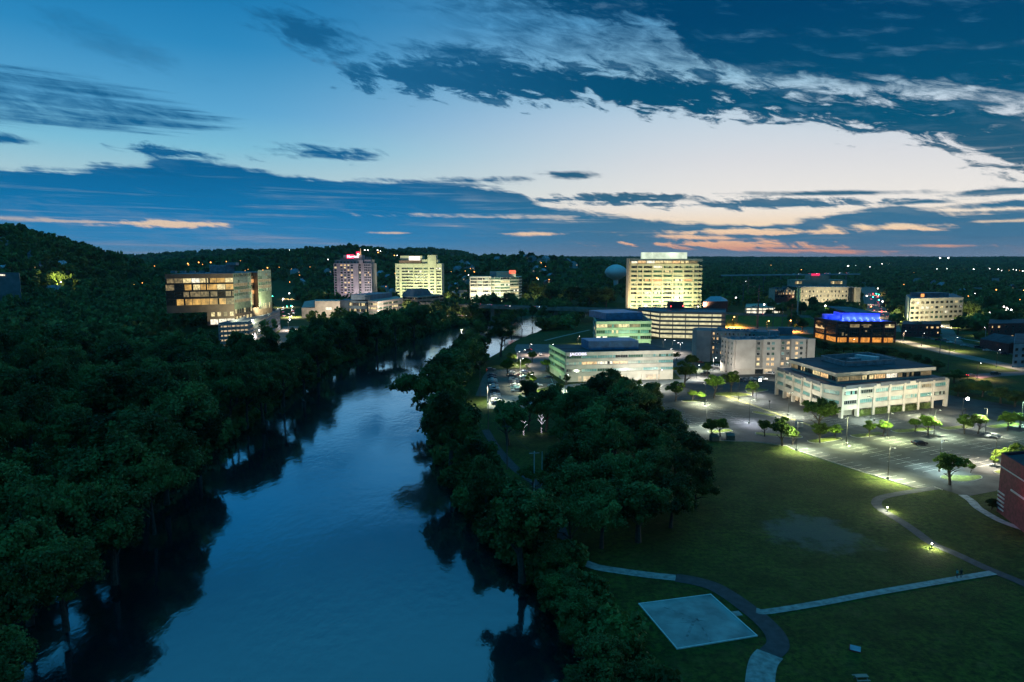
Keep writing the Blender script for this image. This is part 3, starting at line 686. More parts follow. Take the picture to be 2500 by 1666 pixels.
def proto(key, kind, Ht, Wd, nleaf, size, leafm, cz, ch, seed):
    """Ht height, Wd crown width, cz crown centre height fraction, ch crown half-height fraction"""
    rng = np.random.default_rng(seed)
    P, n = crown_pts(kind, nleaf, rng)
    P = P*np.array([Wd/2, Wd/2, Ht*ch])+np.array([0, 0, Ht*cz])
    V_, Q_ = leaves(P, n, size, rng)
    me = numpy_mesh('crown', V_, Q_, leafm)
    tb = limb_mesh(kind, Ht, Wd/2, seed, cz); tm = tb.build('trunk', BARK); tmesh = tm.data; bpy.data.objects.remove(tm)
    PROTO[key] = (me, tmesh, Ht, Wd)
for s in range(5): proto(('broad', s), 'broad', 15, 12, 19000, 0.20, LEAF, 0.58, 0.46, 10+s)
for s in range(3): proto(('oval', s), 'oval', 17, 10, 13000, 0.21, LEAF, 0.56, 0.45, 20+s)
for s in range(3): proto(('airy', s), 'airy', 15, 12, 7000, 0.22, LEAF, 0.66, 0.38, 30+s)
for s in range(2): proto(('spread', s), 'spread', 13, 15, 14000, 0.20, LEAF, 0.66, 0.42, 40+s)
for s in range(3): proto(('lot', s), 'broad', 6.5, 5.6, 6000, 0.13, LEAF2, 0.64, 0.38, 50+s)
for s in range(2): proto(('cone', s), 'cone', 13, 8, 9000, 0.2, LEAFD, 0.53, 0.47, 60+s)
NT = [0]
def tree(kind, x, y, Ht, Wd, label, name='tree', cat='tree', group=None, z=None, seed=None, leafm=None):
    ks = [k for k in PROTO if k[0] == kind]; k = ks[(NT[0] if seed is None else seed) % len(ks)]; NT[0] += 1
    me, tm, h0, w0 = PROTO[k]
    t = empty(name, (x, y, (hz(x, y) if z is None else z)), random.random()*2*PI, label, cat, group)
    t.scale = (Wd/w0, Wd/w0, Ht/h0)
    for nm, m_ in (('trunk', tm), ('crown', me)):
        o = bpy.data.objects.new(nm, m_); C.objects.link(o); setp(o, t)
        if leafm and nm == 'crown': o.material_slots[0].link = 'OBJECT'; o.material_slots[0].material = leafm
    return t
def tree_at(px, py, wpx, label, kind='broad', asp=1.2, name='tree', group=None, hc=0.58, zg=None, seed=None):
    """px,py = centre of the crown in the photo, wpx its width; finds the foot of the tree"""
    dx, dy, dz = ray(px, py); Y = 250.0
    for _ in range(25):
        w = wpx/F*(Y*cp+40*sp); Ht = min(26, w*asp); gz = hz(dx*Y/dy, Y) if zg is None else zg
        if gz < -1.5: gz = -1.5
        zc = gz+hc*Ht; t = (zc-H)/dz; Y = 0.5*Y+0.5*dy*t
    return tree(kind, dx*Y/dy, Y, Ht, w, label, name, 'tree', group, gz, seed)
GB = 'broadleaf trees of the wooded clump between river and car park'
# --- the wooded clump and the right bank, named where they can be told apart
SPEC = [
 (1240, 1018, 88, 'very dark dense tree beside the head of the riverside path', 'oval', 1.25), (1172, 1112, 92, 'tall tapering dark tree between river and riverside path', 'oval', 1.5),
 (1062, 955, 165, 'large spreading tree leaning over the water with a ragged left edge', 'spread', 1.05), (1098, 905, 125, 'tall dark tree on the right bank above the leaning tree', 'oval', 1.5), (1135, 865, 75, 'dark rounded riverside tree beside the two slim poles', 'oval', 1.5), (1100, 1030, 150, 'broad dark bank tree below the leaning tree', 'broad', 1.25),
 (1168, 825, 62, 'slender open tree with bare trunk standing against the pale water', 'airy', 1.45), (1222, 812, 78, 'twin stemmed open tree at the bend of the bank', 'airy', 1.3), (1140, 845, 40, 'small open tree leaning at the water edge', 'airy', 1.3),
 (1290, 952, 52, 'dark tree left of the bright green lamp lit tree', 'oval', 1.3), (1297, 925, 30, 'bright green tree lit by the car park lamp', 'lot', 1.3),
 (1335, 985, 95, 'dark tree behind the two trunks wound with fairy lights', 'broad', 1.15), (1290, 1000, 70, 'open tree above the left fairy lit trunk', 'airy', 1.15), (1378, 1000, 95, 'dark tree right of the fairy lit trunks', 'broad', 1.1),
 (1275, 1275, 225, 'huge rounded tree overhanging the river below the two thin poles', 'broad', 1.0), (1185, 1170, 110, 'dense dark tree above the huge rounded bank tree', 'broad', 1.3),
 (1350, 1350, 110, 'dark bushy tree left of the start of the pale footpath', 'broad', 0.9), (1400, 1478, 105, 'low dark tree left of the paved court', 'broad', 0.85), (1375, 1432, 100, 'dark tree on the bank left of the court', 'broad', 0.9),
 (1462, 1612, 150, 'pale green rounded tree below the paved court', 'broad', 0.95), (1400, 1545, 80, 'dark bank tree at the bottom edge near the water', 'broad', 0.95), (1560, 1650, 110, 'small dark tree at the bottom edge under the court', 'broad', 0.8),
 (1440, 1660, 150, 'dark tree cut by the bottom edge of the view', 'broad', 0.9)]
for px, py, w_, lb, kd, asp in SPEC: tree_at(px, py, w_*1.12, lb, kd, asp, name={'cone': 'conifer'}.get(kd, 'tree'))
for i, (px, py, w_) in enumerate([(1425, 985, 100), (1470, 948, 95), (1500, 930, 70), (1535, 975, 110), (1588, 950, 48), (1580, 985, 70), (1500, 1010, 120), (1440, 1040, 120), (1395, 1055, 90), (1555, 1040, 120), (1620, 1035, 90), (1655, 1070, 90), (1600, 1085, 120), (1500, 1085, 130), (1430, 1110, 120),
        (1370, 1120, 80), (1688, 1090, 85), (1706, 1130, 75), (1650, 1140, 120), (1570, 1150, 130), (1490, 1160, 130), (1410, 1180, 120), (1350, 1185, 80), (1300, 1160, 60), (1700, 1175, 80), (1640, 1200, 110), (1560, 1220, 130), (1470, 1235, 130), (1395, 1260, 110), (1340, 1240, 90), (1440, 1000, 90)]):
    tree_at(px, py+6, w_*1.22, 'dark broadleaf tree inside the wooded clump between river and car park', ('broad', 'oval', 'broad', 'spread', 'broad')[i % 5], 1.12, group=GB)
lt = tree('airy', G(1075, 1010)[0], G(1075, 1010)[1], 15, 13, 'thin leafed tree leaning farthest out over the river', z=-1.0); lt.rotation_euler = (0.25, -0.75, 0.3)
# --- riverside row by the grass bank, slim trunks in front of the bridge
for px, py, w_ in ((1248, 770, 34), (1275, 764, 30), (1300, 760, 30), (1324, 762, 32), (1348, 757, 30), (1372, 754, 28), (1395, 750, 26), (1418, 748, 24), (1232, 782, 38), (1436, 746, 22)):
    tree_at(px, py, w_, 'slim open tree in the row standing in the river edge before the bridge', 'airy', 1.45, group='slim trees along the river edge by the bridge', hc=0.66)
for px, py, w_ in ((1110, 756, 38), (1150, 752, 34), (1190, 748, 32), (1085, 750, 40), (1222, 750, 28), (1060, 758, 40), (1180, 735, 26)):
    tree_at(px, py, w_, 'dark round tree on the far bank in front of the bridge', 'broad', 1.0, group='trees on the far bank by the bridge')
for px, py, w_ in ((1212, 738, 42), (1240, 728, 42), (1275, 700, 62), (1310, 705, 55), (1345, 712, 60), (1395, 715, 60), (1440, 718, 62), (1480, 722, 60), (1250, 735, 40)):
    tree_at(px, py, w_, 'dark tree behind the bridge right of the curved office', 'broad', 0.95, group='trees beyond the bridge')
# --- left shore rank
LS = [(1010, 778, 60), (965, 790, 62), (918, 800, 78), (872, 800, 80), (828, 812, 90), (780, 815, 85), (775, 850, 90), (735, 855, 85), (690, 915, 100), (645, 930, 100), (740, 900, 80), (600, 960, 110), (560, 970, 110), (640, 960, 100), (480, 1035, 130), (440, 1010, 170), (380, 985, 150), (400, 1110, 160), (345, 1090, 190),
      (370, 1190, 150), (265, 1160, 210), (270, 1285, 190), (140, 1270, 220), (60, 1370, 210), (30, 1220, 200), (20, 1480, 220), (-20, 1600, 200), (150, 1400, 190), (500, 935, 110)]
BRT = {(345, 1090): 'pale green domed tree on the left bank, highest of the foreground', (440, 1010): 'broad domed tree beside the river where the bank bends left', (265, 1160): 'rounded pale tree in the foreground left bank forest', (-20, 1600): 'foreground tree with bare pale trunk at the bottom left corner',
       (1010, 778): 'last dark shore tree where the lit reflections start', (480, 1035): 'wide dark shore tree over the narrowest dark reflection'}
for px, py, w_ in LS:
    lb = BRT.get((px, py))
    tree_at(px, py, w_*1.12, lb or 'dense dark tree of the rank along the left shore', 'broad' if lb or (px+py) % 3 else 'spread', 1.15, group=None if lb else 'trees along the left shore')
for px, py, w_ in ((1030, 765, 50), (1003, 748, 44)):
    tree_at(px, py, w_, 'yellow green tree lit by the waterside lamps on the far bank' if w_ == 50 else 'dark round tree above the yellow lit waterside tree', 'broad', 1.1)
# --- car park and street trees
LT = [(1735, 1040, 44, 'dark tree, left of the pair by the wooded clump in the car park'), (1760, 1036, 42, 'dark tree, right of the pair by the wooded clump in the car park'), (1868, 1040, 36, 'small dark tree left of the three in front of the round dark tree'), (1912, 1045, 62, 'broad dark tree spreading over the lot entrance drive'),
      (1936, 1062, 34, 'low lamp lit tree at the corner of the meadow and the lot'), (2003, 1050, 44, 'dark tree on the island below the tall round tree'), (2041, 1050, 32, 'bright lamp lit tree beside the dark island tree'), (2000, 1002, 82, 'tall round dark tree in front of the corner of the terrace office'),
      (2124, 1042, 34, 'dark tree of the island left of the dark parked car'), (2157, 1040, 36, 'bright green tree of the island left of the dark parked car'), (2235, 1033, 30, 'dark tree of the island behind the dark parked car'), (2268, 1032, 42, 'vivid green tree of the island behind the dark parked car'),
      (2357, 1030, 42, 'dark tree of the island behind the silver car'), (2390, 1028, 44, 'vivid green tree of the island behind the silver car'), (2462, 1023, 40, 'dim tree on the rightmost island'), (2492, 1022, 32, 'green lit tree at the right edge of the view'),
      (2323, 1132, 74, 'broad yellow green tree on the kidney shaped island'), (2371, 1140, 20, 'little conical sapling right of the kidney island tree'), (2428, 1122, 22, 'small lollipop tree next to the corner of the red building'), (2446, 1110, 34, 'yellow lit tree just behind the red building'), (2484, 1106, 52, 'wide yellow lit tree above the roof of the red building'),
      (1672, 905, 56, 'large dark tree right of the letter signed office'), (1744, 935, 52, 'dark tree in front of the hotel car park, left one'), (1786, 925, 46, 'dark tree in front of the hotel wall, right one'), (1726, 898, 28, 'bright green small tree in the hotel car park'), (1690, 880, 38, 'pale green lamp lit tree beside the hotel wing'),
      (1838, 945, 32, 'spindly young tree in front of the parked cars by the hotel'), (1712, 966, 22, 'little bright tree at the far end of the striped lot'), (1588, 948, 38, 'dark tree in front of the right end of the letter signed office'), (1650, 950, 42, 'round dark tree on the kerb below the letter signed office'),
      (1653, 868, 20, 'slim bright green tree at the right corner of the letter signed office'), (1333, 888, 28, 'oval tree at the left wall of the letter signed office'), (1384, 925, 22, 'dark columnar tree at the front left corner of the letter signed office'), (1364, 945, 24, 'small tree beside the white parked car'), (1392, 952, 24, 'small tree in front of the pale forecourt'),
      (1238, 892, 36, 'spreading shrub tree, lowest of those above the side lot'), (1248, 872, 26, 'yellow lit tree on the bank above the side lot'), (1285, 884, 30, 'dark tree by the approach road, left of two'), (1300, 868, 24, 'dark small tree by the approach road, right of two'), (1270, 888, 22, 'bright low tree under the white lamp'),
      (1690, 962, 26, 'faint dark shrub tree at the top left of the striped lot'), (1560, 935, 20, 'thin conifer in front of the office garage door'), (1452, 938, 36, 'dark tree top in front of the office garage ramp'), (1818, 870, 0, '')]
for px, py, w_, lb in LT:
    if not w_: continue
    tree_at(px, py, w_*1.12, lb, 'lot', 1.05, name='street_tree' if w_ < 70 else 'tree', zg=0.1, hc=0.62)
for px in (1617, 1638, 1657, 1677):
    tree_at(px, 810, 12, 'narrow upright tree in the row before the open parking garage', 'oval', 2.0, group='four narrow trees before the parking garage', zg=0)
BIG = [(2372, 755, 52, 'large dark tree at the right end of the cream four storey office'), (2340, 790, 46, 'spreading tree with visible limbs at the end of the side street'), (2245, 800, 36, 'round tree in front of the dark low building'), (2195, 742, 36, 'tree lit green beside the left end of the cream office'), (2168, 745, 26, 'dark tree left of the lit one by the cream office'),
       (2440, 785, 60, 'dense dark tree above the dark brick apartments'), (2395, 820, 36, 'green lit tree at the end of the brick apartments'), (2425, 738, 44, 'olive tree in front of the far car deck'), (2290, 812, 16, 'small round bush by the dark low building'), (2462, 775, 50, 'dark tree behind the brick apartments'), (2385, 790, 30, 'dim tree between the cream office and the brick apartments')]
for px, py, w_, lb in BIG: tree_at(px, py, w_, lb, 'broad', 1.0, zg=0)
for px, py, w_ in ((1885, 745, 28), (1905, 752, 36), (1930, 742, 34), (1955, 750, 34), (1985, 738, 32), (2000, 750, 30), (2020, 748, 34), (2045, 745, 36), (1880, 765, 26), (2030, 765, 30), (1975, 770, 30), (1935, 775, 36), (1960, 790, 34), (2050, 728, 26)):
    tree_at(px, py, w_, 'dark tree of the clump in front of the far hotel', 'broad', 1.1, group='trees in front of the far hotel', zg=0)
for px, py, w_ in ((1990, 838, 30), (2012, 845, 30), (2035, 850, 30), (2060, 848, 30), (2085, 850, 28), (2110, 852, 28), (2135, 855, 28), (2160, 858, 26), (2185, 862, 28), (2212, 868, 26), (2240, 875, 24), (2262, 882, 24), (2020, 865, 30), (2050, 868, 30), (2190, 885, 26), (2225, 895, 28), (2290, 890, 28), (2280, 925, 30), (2330, 915, 34), (2360, 940, 40), (2400, 945, 40), (2445, 960, 44), (2480, 970, 40), (2340, 950, 30), (2120, 872, 26)):
    tree_at(px, py, w_*1.45, 'dark tree of the hedgerow between the terrace office and the main road', 'broad', 0.72, group='hedgerow behind the terrace office', zg=0)
for k in range(9):
    x, y = G(1660+k*4.2, 897)[0], 350+k*0.0
# --- left bank forest and all farther woods
SH = np.array([G(a, b, WZ) for a, b in LB])
def near_river(x, y):
    return sdist(np.array([[x, y]]), RIV)[0]
placed = []
for o in C.objects:
    if o.type == 'EMPTY' and o.get('category') == 'tree': placed.append((o.location.x, o.location.y))
KP = [np.array(k) for k in KEEP]
# footprints kept free (buildings are built further below)
FOOT = [[(-215, 440), (-160, 440), (-170, 600), (-225, 600)], [(-270, 440), (-180, 430), (-190, 580), (-260, 590)], [PY(730, 660), PY(990, 640), PY(1000, 800), PY(730, 800)], [PY(960, 700), PY(1095, 700), PY(1095, 800), PY(960, 800)],
        [PY(1140, 850), PY(1290, 850), PY(1280, 940), PY(1140, 940)], [PY(800, 850), PY(920, 850), PY(925, 960), PY(810, 960)], [PY(955, 900), PY(1090, 900), PY(1090, 1000), PY(955, 1000)],
        [PY(1430, 440), PY(1610, 440), PY(1610, 560), PY(1430, 560)], [PY(1520, 700), PY(1730, 700), PY(1730, 860), PY(1520, 860)], [(10, 310), (95, 310), (95, 385), (10, 385)], [(100, 240), (190, 240), (190, 330), (100, 330)],
        [(95, 330), (190, 330), (190, 430), (95, 430)], [PY(1980, 460), PY(2200, 460), PY(2200, 580), PY(1980, 580)], [PY(2200, 620), PY(2370, 620), PY(2370, 730), PY(2200, 730)], [PY(1880, 800), PY(2110, 800), PY(2110, 960), PY(1880, 960)], [PY(1800, 700), PY(1900, 700), PY(1900, 800), PY(1800, 800)],
        [PY(1700, 700), PY(1790, 700), PY(1790, 800), PY(1700, 800)], [PY(2170, 500), PY(2310, 500), PY(2310, 580), PY(2170, 580)], [PY(2400, 480), PY(2600, 480), PY(2600, 560), PY(2400, 560)], [PY(2430, 380), PY(2560, 380), PY(2560, 480), PY(2430, 480)],
        gs([(1345, 905), (1660, 905), (1660, 700), (1440, 760), (1345, 850)])]
KP += [np.array(f) for f in FOOT]
def free(x, y):
    p = np.array([[x, y]])
    for k in KP:
        if x < k[:, 0].min() or x > k[:, 0].max() or y < k[:, 1].min() or y > k[:, 1].max(): continue
        if sdist(p, k)[0] < 0: return False
    return True
cells = {}
def ok_dist(x, y, r):
    i, j = int(x//12), int(y//12)
    for a in range(i-2, i+3):
        for b_ in range(j-2, j+3):
            for (u, v) in cells.get((a, b_), ()):
                if (u-x)**2+(v-y)**2 < r*r: return False
    return True
for (u, v) in placed: cells.setdefault((int(u//12), int(v//12)), []).append((u, v))
def infrustum(x, y, m=18):
    return y > 20 and abs(x) < 0.765*y+m
VIEW = [(520, 690, 846, 440), (690, 830, 792, 600), (735, 1000, 762, 660), (985, 1140, 750, 690), (655, 740, 806, 1000), (400, 520, 760, 452)]
def blocks(x, y, h=15):
    # would a tree here hide the low town buildings seen above the canopy
    zc = y*cp-(h-H)*sp; px = 1250+F*x/zc; zt = hz(x, y)+h; py = 833-F*((zt-H)*cp+y*sp)/zc
    return any(a < px < b_ and py < c_-8 and y < d_ for a, b_, c_, d_ in VIEW)
cand = []
for _ in range(60000):
    y = random.uniform(70, 900); x = random.uniform(-0.77*y-15, -20)
    if not infrustum(x, y): continue
    if not ok_dist(x, y, random.uniform(10.2, 13.5) if y < 450 else 9.2): continue
    d = near_river(x, y)
    if d < 2.5 or not free(x, y): continue
    hf = 15
    if x > -300 and y > 600 and random.random() < 0.5: continue
    if 330 < y < 1000 and blocks(x, y): continue
    cells.setdefault((int(x//12), int(y//12)), []).append((x, y)); cand.append((x, y))
cand.sort(key=lambda p: math.hypot(*p))
NIND = 110
print('left forest', len(cand), 'trees so far', NT[0])
for x, y in cand[:NIND]:
    w_ = random.uniform(11, 21)
    tree(random.choice(['broad', 'broad', 'oval', 'spread']), x, y, min(25, w_*random.uniform(1.0, 1.45)), w_, 'dark broadleaf tree in the forest covering the left bank', group='forest trees on the left bank')
# merged masses: woods that read as one
SM = [crown_pts('broad', 2600, np.random.default_rng(70+s), K=16) for s in range(4)]
def mass_mesh(name, pts, label, n0=220, lf=0.62, leafm=LEAF):
    Vs = []; Qs = []; off = 0
    for (x, y, z, h, w_, n) in pts:
        P, nn = SM[random.randrange(4)]; sel = RNG.choice(len(P), n, replace=False)
        a = random.random()*6.28; ca, sa = math.cos(a), math.sin(a)
        p = P[sel]; q = nn[sel]
        p = np.stack([p[:, 0]*ca-p[:, 1]*sa, p[:, 0]*sa+p[:, 1]*ca, p[:, 2]], 1); q = np.stack([q[:, 0]*ca-q[:, 1]*sa, q[:, 0]*sa+q[:, 1]*ca, q[:, 2]], 1)
        p = p*np.array([w_/2, w_/2, h*0.46])+np.array([x, y, z+h*0.52])
        V_, Q_ = leaves(p, q, w_*0.105*math.sqrt(220/n)*lf/0.62, RNG); Vs.append(V_); Qs.append(Q_+off); off += len(V_)
    me = numpy_mesh(name, np.concatenate(Vs), np.concatenate(Qs), leafm); o = bpy.data.objects.new(name, me); C.objects.link(o)
    tag(o, label, kind='stuff'); return o
rest = []
for x, y in cand[NIND:]:
    w_ = random.uniform(12, 18) if y < 450 else random.uniform(10, 15); rest.append((x, y, hz(x, y)-0.5, min(22, w_*random.uniform(0.9, 1.5)), w_, 1900 if y < 260 else (900 if y < 450 else 300)))
mass_mesh('forest', rest, 'dense dark forest on the slope above the left bank')
# low bushes along both shores
sh = []
SEG = [i for i in range(len(RIV)) for _ in range(1+int(np.linalg.norm(RIV[(i+1) % len(RIV)]-RIV[i])/6))]
for k in range(3400):
    i = SEG[random.randrange(len(SEG))]; a = RIV[i]; b_ = RIV[(i+1) % len(RIV)]
    t = random.random(); p = a*(1-t)+b_*t; q = p+RNG.normal(size=2)*4
    d = near_river(q[0], q[1])
    if -1.0 < d < 9 and infrustum(q[0], q[1]) and q[1] < (800 if q[0] < -20 and i < len(LB) else 400) and free(q[0], q[1]): w_ = random.uniform(3, 8.0); sh.append((q[0], q[1], hz(q[0], q[1])-0.6, w_*0.9, w_, 700 if q[1] < 200 else 160))
mass_mesh('bank_shrubs', sh, 'dark shrubs along the river banks')
far = []
LAND = {}
NF = 30000
fY = 560*np.exp(RNG.random(NF)*math.log(11000/560)); fP = RNG.uniform(-60, 2560, NF); fX = (fP-1250)/F*(fY*cp+20*sp)
pts_ = np.stack([fX, fY], 1); okf = np.ones(NF, bool); nr_ = fY < 1350
okf[nr_] &= sdist(pts_[nr_], RIV) > 4
for k in KP:
    s_ = (fX > k[:, 0].min()) & (fX < k[:, 0].max()) & (fY > k[:, 1].min()) & (fY < k[:, 1].max())
    if s_.any(): q_ = np.where(s_)[0]; okf[q_] &= sdist(pts_[q_], k) > 0
okf &= ~((fY < 900) & (fX < -20))
fZ = height(fX, fY)
for k in np.where(okf)[0]:
    Y, px, x, z = float(fY[k]), float(fP[k]), float(fX[k]), float(fZ[k])
    town = (600 < Y < 1500 and x > -320 and z < 10)
    if town and random.random() < 0.45: continue
    w_ = max(random.uniform(9, 14), Y*0.0085*random.uniform(0.7, 1.3)); i = (int(px//(w_/Y*F*0.52)), int(math.log(Y)/0.024))
    if LAND.get(i, 0) >= 1: continue
    LAND[i] = 1
    h = random.uniform(9, 14) if w_ < 16 else random.uniform(10, 16)
    far.append((x, Y, z-1.0, h, w_, 150 if Y < 1300 else (90 if Y < 2600 else 56)))
print('far clumps', len(far))
mass_mesh('woodland', far, 'woodland covering the hills and plain to the horizon')
# ------------------------------------------------------------------ building kit
FRAME = mat('window_frame', (0.12, 0.12, 0.12), 0.5, 0.1, 1)
FRAMEL = mat('pale_frame', (0.45, 0.46, 0.42), 0.5, 0.1, 1)
def glass(name, col, rough=0.12): return mat(name, col, rough, 0.35, 0.35, spec=0.8)
GD = glass('dark_glass', (0.018, 0.026, 0.032)); GT = glass('teal_blind_glass', (0.10, 0.30, 0.30), 0.35); GG = glass('green_glass', (0.05, 0.12, 0.09)); GB_ = glass('bronze_glass', (0.035, 0.026, 0.02)); GP = glass('pale_blind_glass', (0.30, 0.36, 0.30), 0.4)
LW = emat('lit_window_warm', (1.0, 0.62, 0.26), 0.95, var=0.55, scale=0.9)
LY = emat('lit_window_yellow', (1.0, 0.78, 0.36), 0.85, var=0.6, scale=0.8)
LWH = emat('lit_window_white', (1.0, 0.90, 0.68), 1.15, var=0.5, scale=0.7)
LO = emat('lit_window_orange', (1.0, 0.42, 0.12), 0.8, var=0.5, scale=0.8)
LAMB = emat('amber_lit_glass', (1.0, 0.55, 0.12), 0.6, var=0.6, scale=0.35)
LDIM = emat('dim_lit_window', (0.95, 0.70, 0.34), 0.22, var=0.7, scale=0.6, base=(0.05, 0.05, 0.04))
LGAR = emat('lit_garage_interior', (1.0, 0.90, 0.52), 0.75, var=0.35, scale=0.4)
LGARW = emat('lit_garage_interior_warm', (1.0, 0.74, 0.42), 0.6, var=0.5, scale=0.5)
ROOFD = mat('dark_roof_membrane', (0.045, 0.055, 0.07), 0.8, 0.35, 0.15)
ROOFB = mat('blue_grey_roof', (0.10, 0.15, 0.19), 0.7, 0.25, 0.2)
BLUEM = mat('blue_louvre_metal', (0.06, 0.26, 0.46), 0.45, 0.2, 0.4)
METAL = mat('grey_plant_metal', (0.22, 0.27, 0.31), 0.5, 0.2, 0.6)
WINC = {}
def win_mesh(w, h, n, var, frame, rows=1):
    k = (round(w, 2), round(h, 2), n, var, frame.name, rows)
    if k in WINC: return WINC[k]
    b = MB(); rng = random.Random(hash((n, var, rows)) & 0xffff); t = min(0.12, w*0.06)
    b.box((0, -0.05, h/2-t/2), (w, 0.1, t)); b.box((0, -0.07, -h/2+t/2), (w+0.1, 0.16, t))
    for s in (-1, 1): b.box((s*(w/2-t/2), -0.05, 0), (t, 0.098, h-2*t))
    iw = w-2*t
    for r in range(rows):
        z1 = h/2-t-(h-2*t)*r/rows; z0 = h/2-t-(h-2*t)*(r+1)/rows
        if r: b.box((0, -0.045, z1), (iw, 0.07, t*0.6))
        for i in range(n):
            x0 = -iw/2+iw*i/n; x1 = x0+iw/n
            if i: b.box((x0, -0.04, (z0+z1)/2), (t*0.6, 0.06, z1-z0-t*0.6))
            q = rng.random(); mi = 1 if q < 0.62 else (2 if q < 0.86 else 3)
            b.face([(x0, -0.02, z0), (x1, -0.02, z0), (x1, -0.02, z1), (x0, -0.02, z1)], mi)
    o = b.build('window', [frame, GD, GD, GD]); me = o.data; bpy.data.objects.remove(o); WINC[k] = me
    return me
WCOUNT = {}; WREST = {}
def put_window(root, x, y, z, rz, w, h, n, mats3, frame=FRAME, rows=1, name='window', lit=False):
    c = WCOUNT.get(root.name, 0)
    me = win_mesh(w, h, n, random.randrange(4), frame, rows)
    if c >= 97:
        WREST.setdefault(root.name, (root, []))[1].append((me, x, y, z, rz, mats3, frame)); return
    WCOUNT[root.name] = c+1
    o = bpy.data.objects.new(name, me); C.objects.link(o); setp(o, root)
    L_ = root.location; o.location = (x-L_.x, y-L_.y, z-L_.z); o.rotation_euler = (0, 0, rz)
    for i, m_ in enumerate(mats3):
        s = o.material_slots[i+1]; s.link = 'OBJECT'; s.material = m_
    if lit: o['label'] = 'window lit from inside'
def flush_rest():
    for rn, (root, L_) in WREST.items():
        b = MB(); ms = []; 
        for me, x, y, z, rz, m3, fr in L_:
            loc = [fr]+list(m3)
            for m_ in loc:
                if m_ not in ms: ms.append(m_)
            co_, si_ = math.cos(rz), math.sin(rz); n0 = len(b.v)
            for v in me.vertices: b.v.append((x+v.co.x*co_-v.co.y*si_, y+v.co.x*si_+v.co.y*co_, z+v.co.z))
            for p in me.polygons: b.f.append(tuple(n0+i for i in p.vertices)); b.m.append(ms.index(loc[p.material_index]))
        o = b.build('windows', ms, root); tag(o, 'the remaining small windows of the facades', kind='stuff')
def pick(w):
    r = random.random()*sum(a for a, _ in w)
    for a, m_ in w:
        r -= a
        if r <= 0: return m_
    return w[-1][1]
def facade(root, A, B, zs, cols, h, wf=0.8, n=3, pal=None, frame=FRAME, rows=1, x0=0.0, x1=1.0, litmap=None, off=0.0, skip=None):
    """windows between plan points A (left seen from outside) and B; zs = centre heights"""
    A = Vector(A); B = Vector(B); d = B-A; L_ = d.length; d.normalize(); nn = Vector((d.y, -d.x)); rz = math.atan2(d.y, d.x)
    W_ = L_*(x1-x0)/cols
    for r, z in enumerate(zs):
        for c in range(cols):
            if skip and skip(r, c): continue
            p = A+d*(L_*x0+W_*(c+0.5))+nn*off
            if litmap and (r, c) in litmap: m_ = litmap[(r, c)]; m3 = (m_, m_, pick(pal))
            else: m_ = pick(pal); m3 = (m_, pick(pal), m_)
            put_window(root, p.x, p.y, z, rz, W_*wf, h, n, m3, frame, rows, lit=m_ in (LW, LY, LWH, LO, LAMB))
def band(b, A, B, z0, z1, out, mi=0, dep=None):
    """a spandrel strip standing proud of the wall A-B"""
    A = Vector(A); B = Vector(B); d = B-A; L_ = d.length; d.normalize(); nn = Vector((d.y, -d.x)); m_ = (A+B)/2+nn*(out/2)
    b.box((m_.x, m_.y, (z0+z1)/2), (L_, out, z1-z0), math.atan2(d.y, d.x), mi)
def bld(name, p, label, cat='building', group=None): return wroot(name, (p[0], p[1], 0), label, cat, group)
def part(root, name, fn, m):
    b = MB(); fn(b); return b.build(name, m, root)
def box_on(root, name, A, B, D, z0, z1, m, louvre=None, mtop=None):
    """box with front edge A-B (left,right) and depth D, away from the viewer"""
    A = Vector(A); B = Vector(B); d = (B-A).normalized(); n_ = Vector((-d.y, d.x)); poly = [tuple(A), tuple(B), tuple(B+n_*D), tuple(A+n_*D)]
    b = MB(); b.prism(poly, z0, z1, 0, 1 if mtop else 0)
    if louvre:
        for k in range(louvre):
            z = z0+(z1-z0)*(k+0.5)/louvre
            for i in range(4):
                p, q = poly[i], poly[(i+1) % 4]; band(b, p, q, z-(z1-z0)/louvre*0.32, z+(z1-z0)/louvre*0.32, 0.18)
    return b.build(name, [m]+([mtop] if mtop else []), root)
def parapet(root, poly, z, h, m, t=0.35, name='parapet'):
    b = MB(); k = len(poly); c = Vector((sum(p[0] for p in poly)/k, sum(p[1] for p in poly)/k))
    for i in range(k):
        p = Vector(poly[i]); q = Vector(poly[(i+1) % k]); d = (q-p); L_ = d.length; d.normalize(); nn = Vector((d.y, -d.x))
        if nn.dot((p+q)/2-c) < 0: nn = -nn
        m_ = (p+q)/2-nn*(t/2-0.03); b.box((m_.x, m_.y, z+h/2), (L_-t, t, h), math.atan2(d.y, d.x))
        e = p-(p-c).normalized()*t*0.55; b.box((e.x, e.y, z+h/2), (t*1.1, t*1.1, h+0.02), math.atan2(d.y, d.x))
    return b.build(name, m, root)
def text_on(root, s, A, B, u, z, size, m, out=0.3, name='sign_lettering', depth=0.1, squeeze=1.0):
    cu = bpy.data.curves.new('t', 'FONT'); cu.body = s; cu.size = size; cu.extrude = depth; cu.offset = 0.02*size; cu.align_x = 'LEFT'
    o = bpy.data.objects.new('t', cu); C.objects.link(o); dg = bpy.context.evaluated_depsgraph_get(); dg.update()
    me = bpy.data.meshes.new_from_object(o.evaluated_get(dg)); bpy.data.objects.remove(o)
    me.materials.clear(); me.materials.append(m)
    A = Vector(A); B = Vector(B); d = (B-A); L_ = d.length; d.normalize(); nn = Vector((d.y, -d.x)); p = A+d*L_*u+nn*out
    t = bpy.data.objects.new(name, me); C.objects.link(t); setp(t, root); r = root.location
    t.location = (p.x-r.x, p.y-r.y, z-r.z); t.rotation_euler = (PI/2, 0, math.atan2(d.y, d.x)); t.scale = (squeeze, 1, 1)
    return t

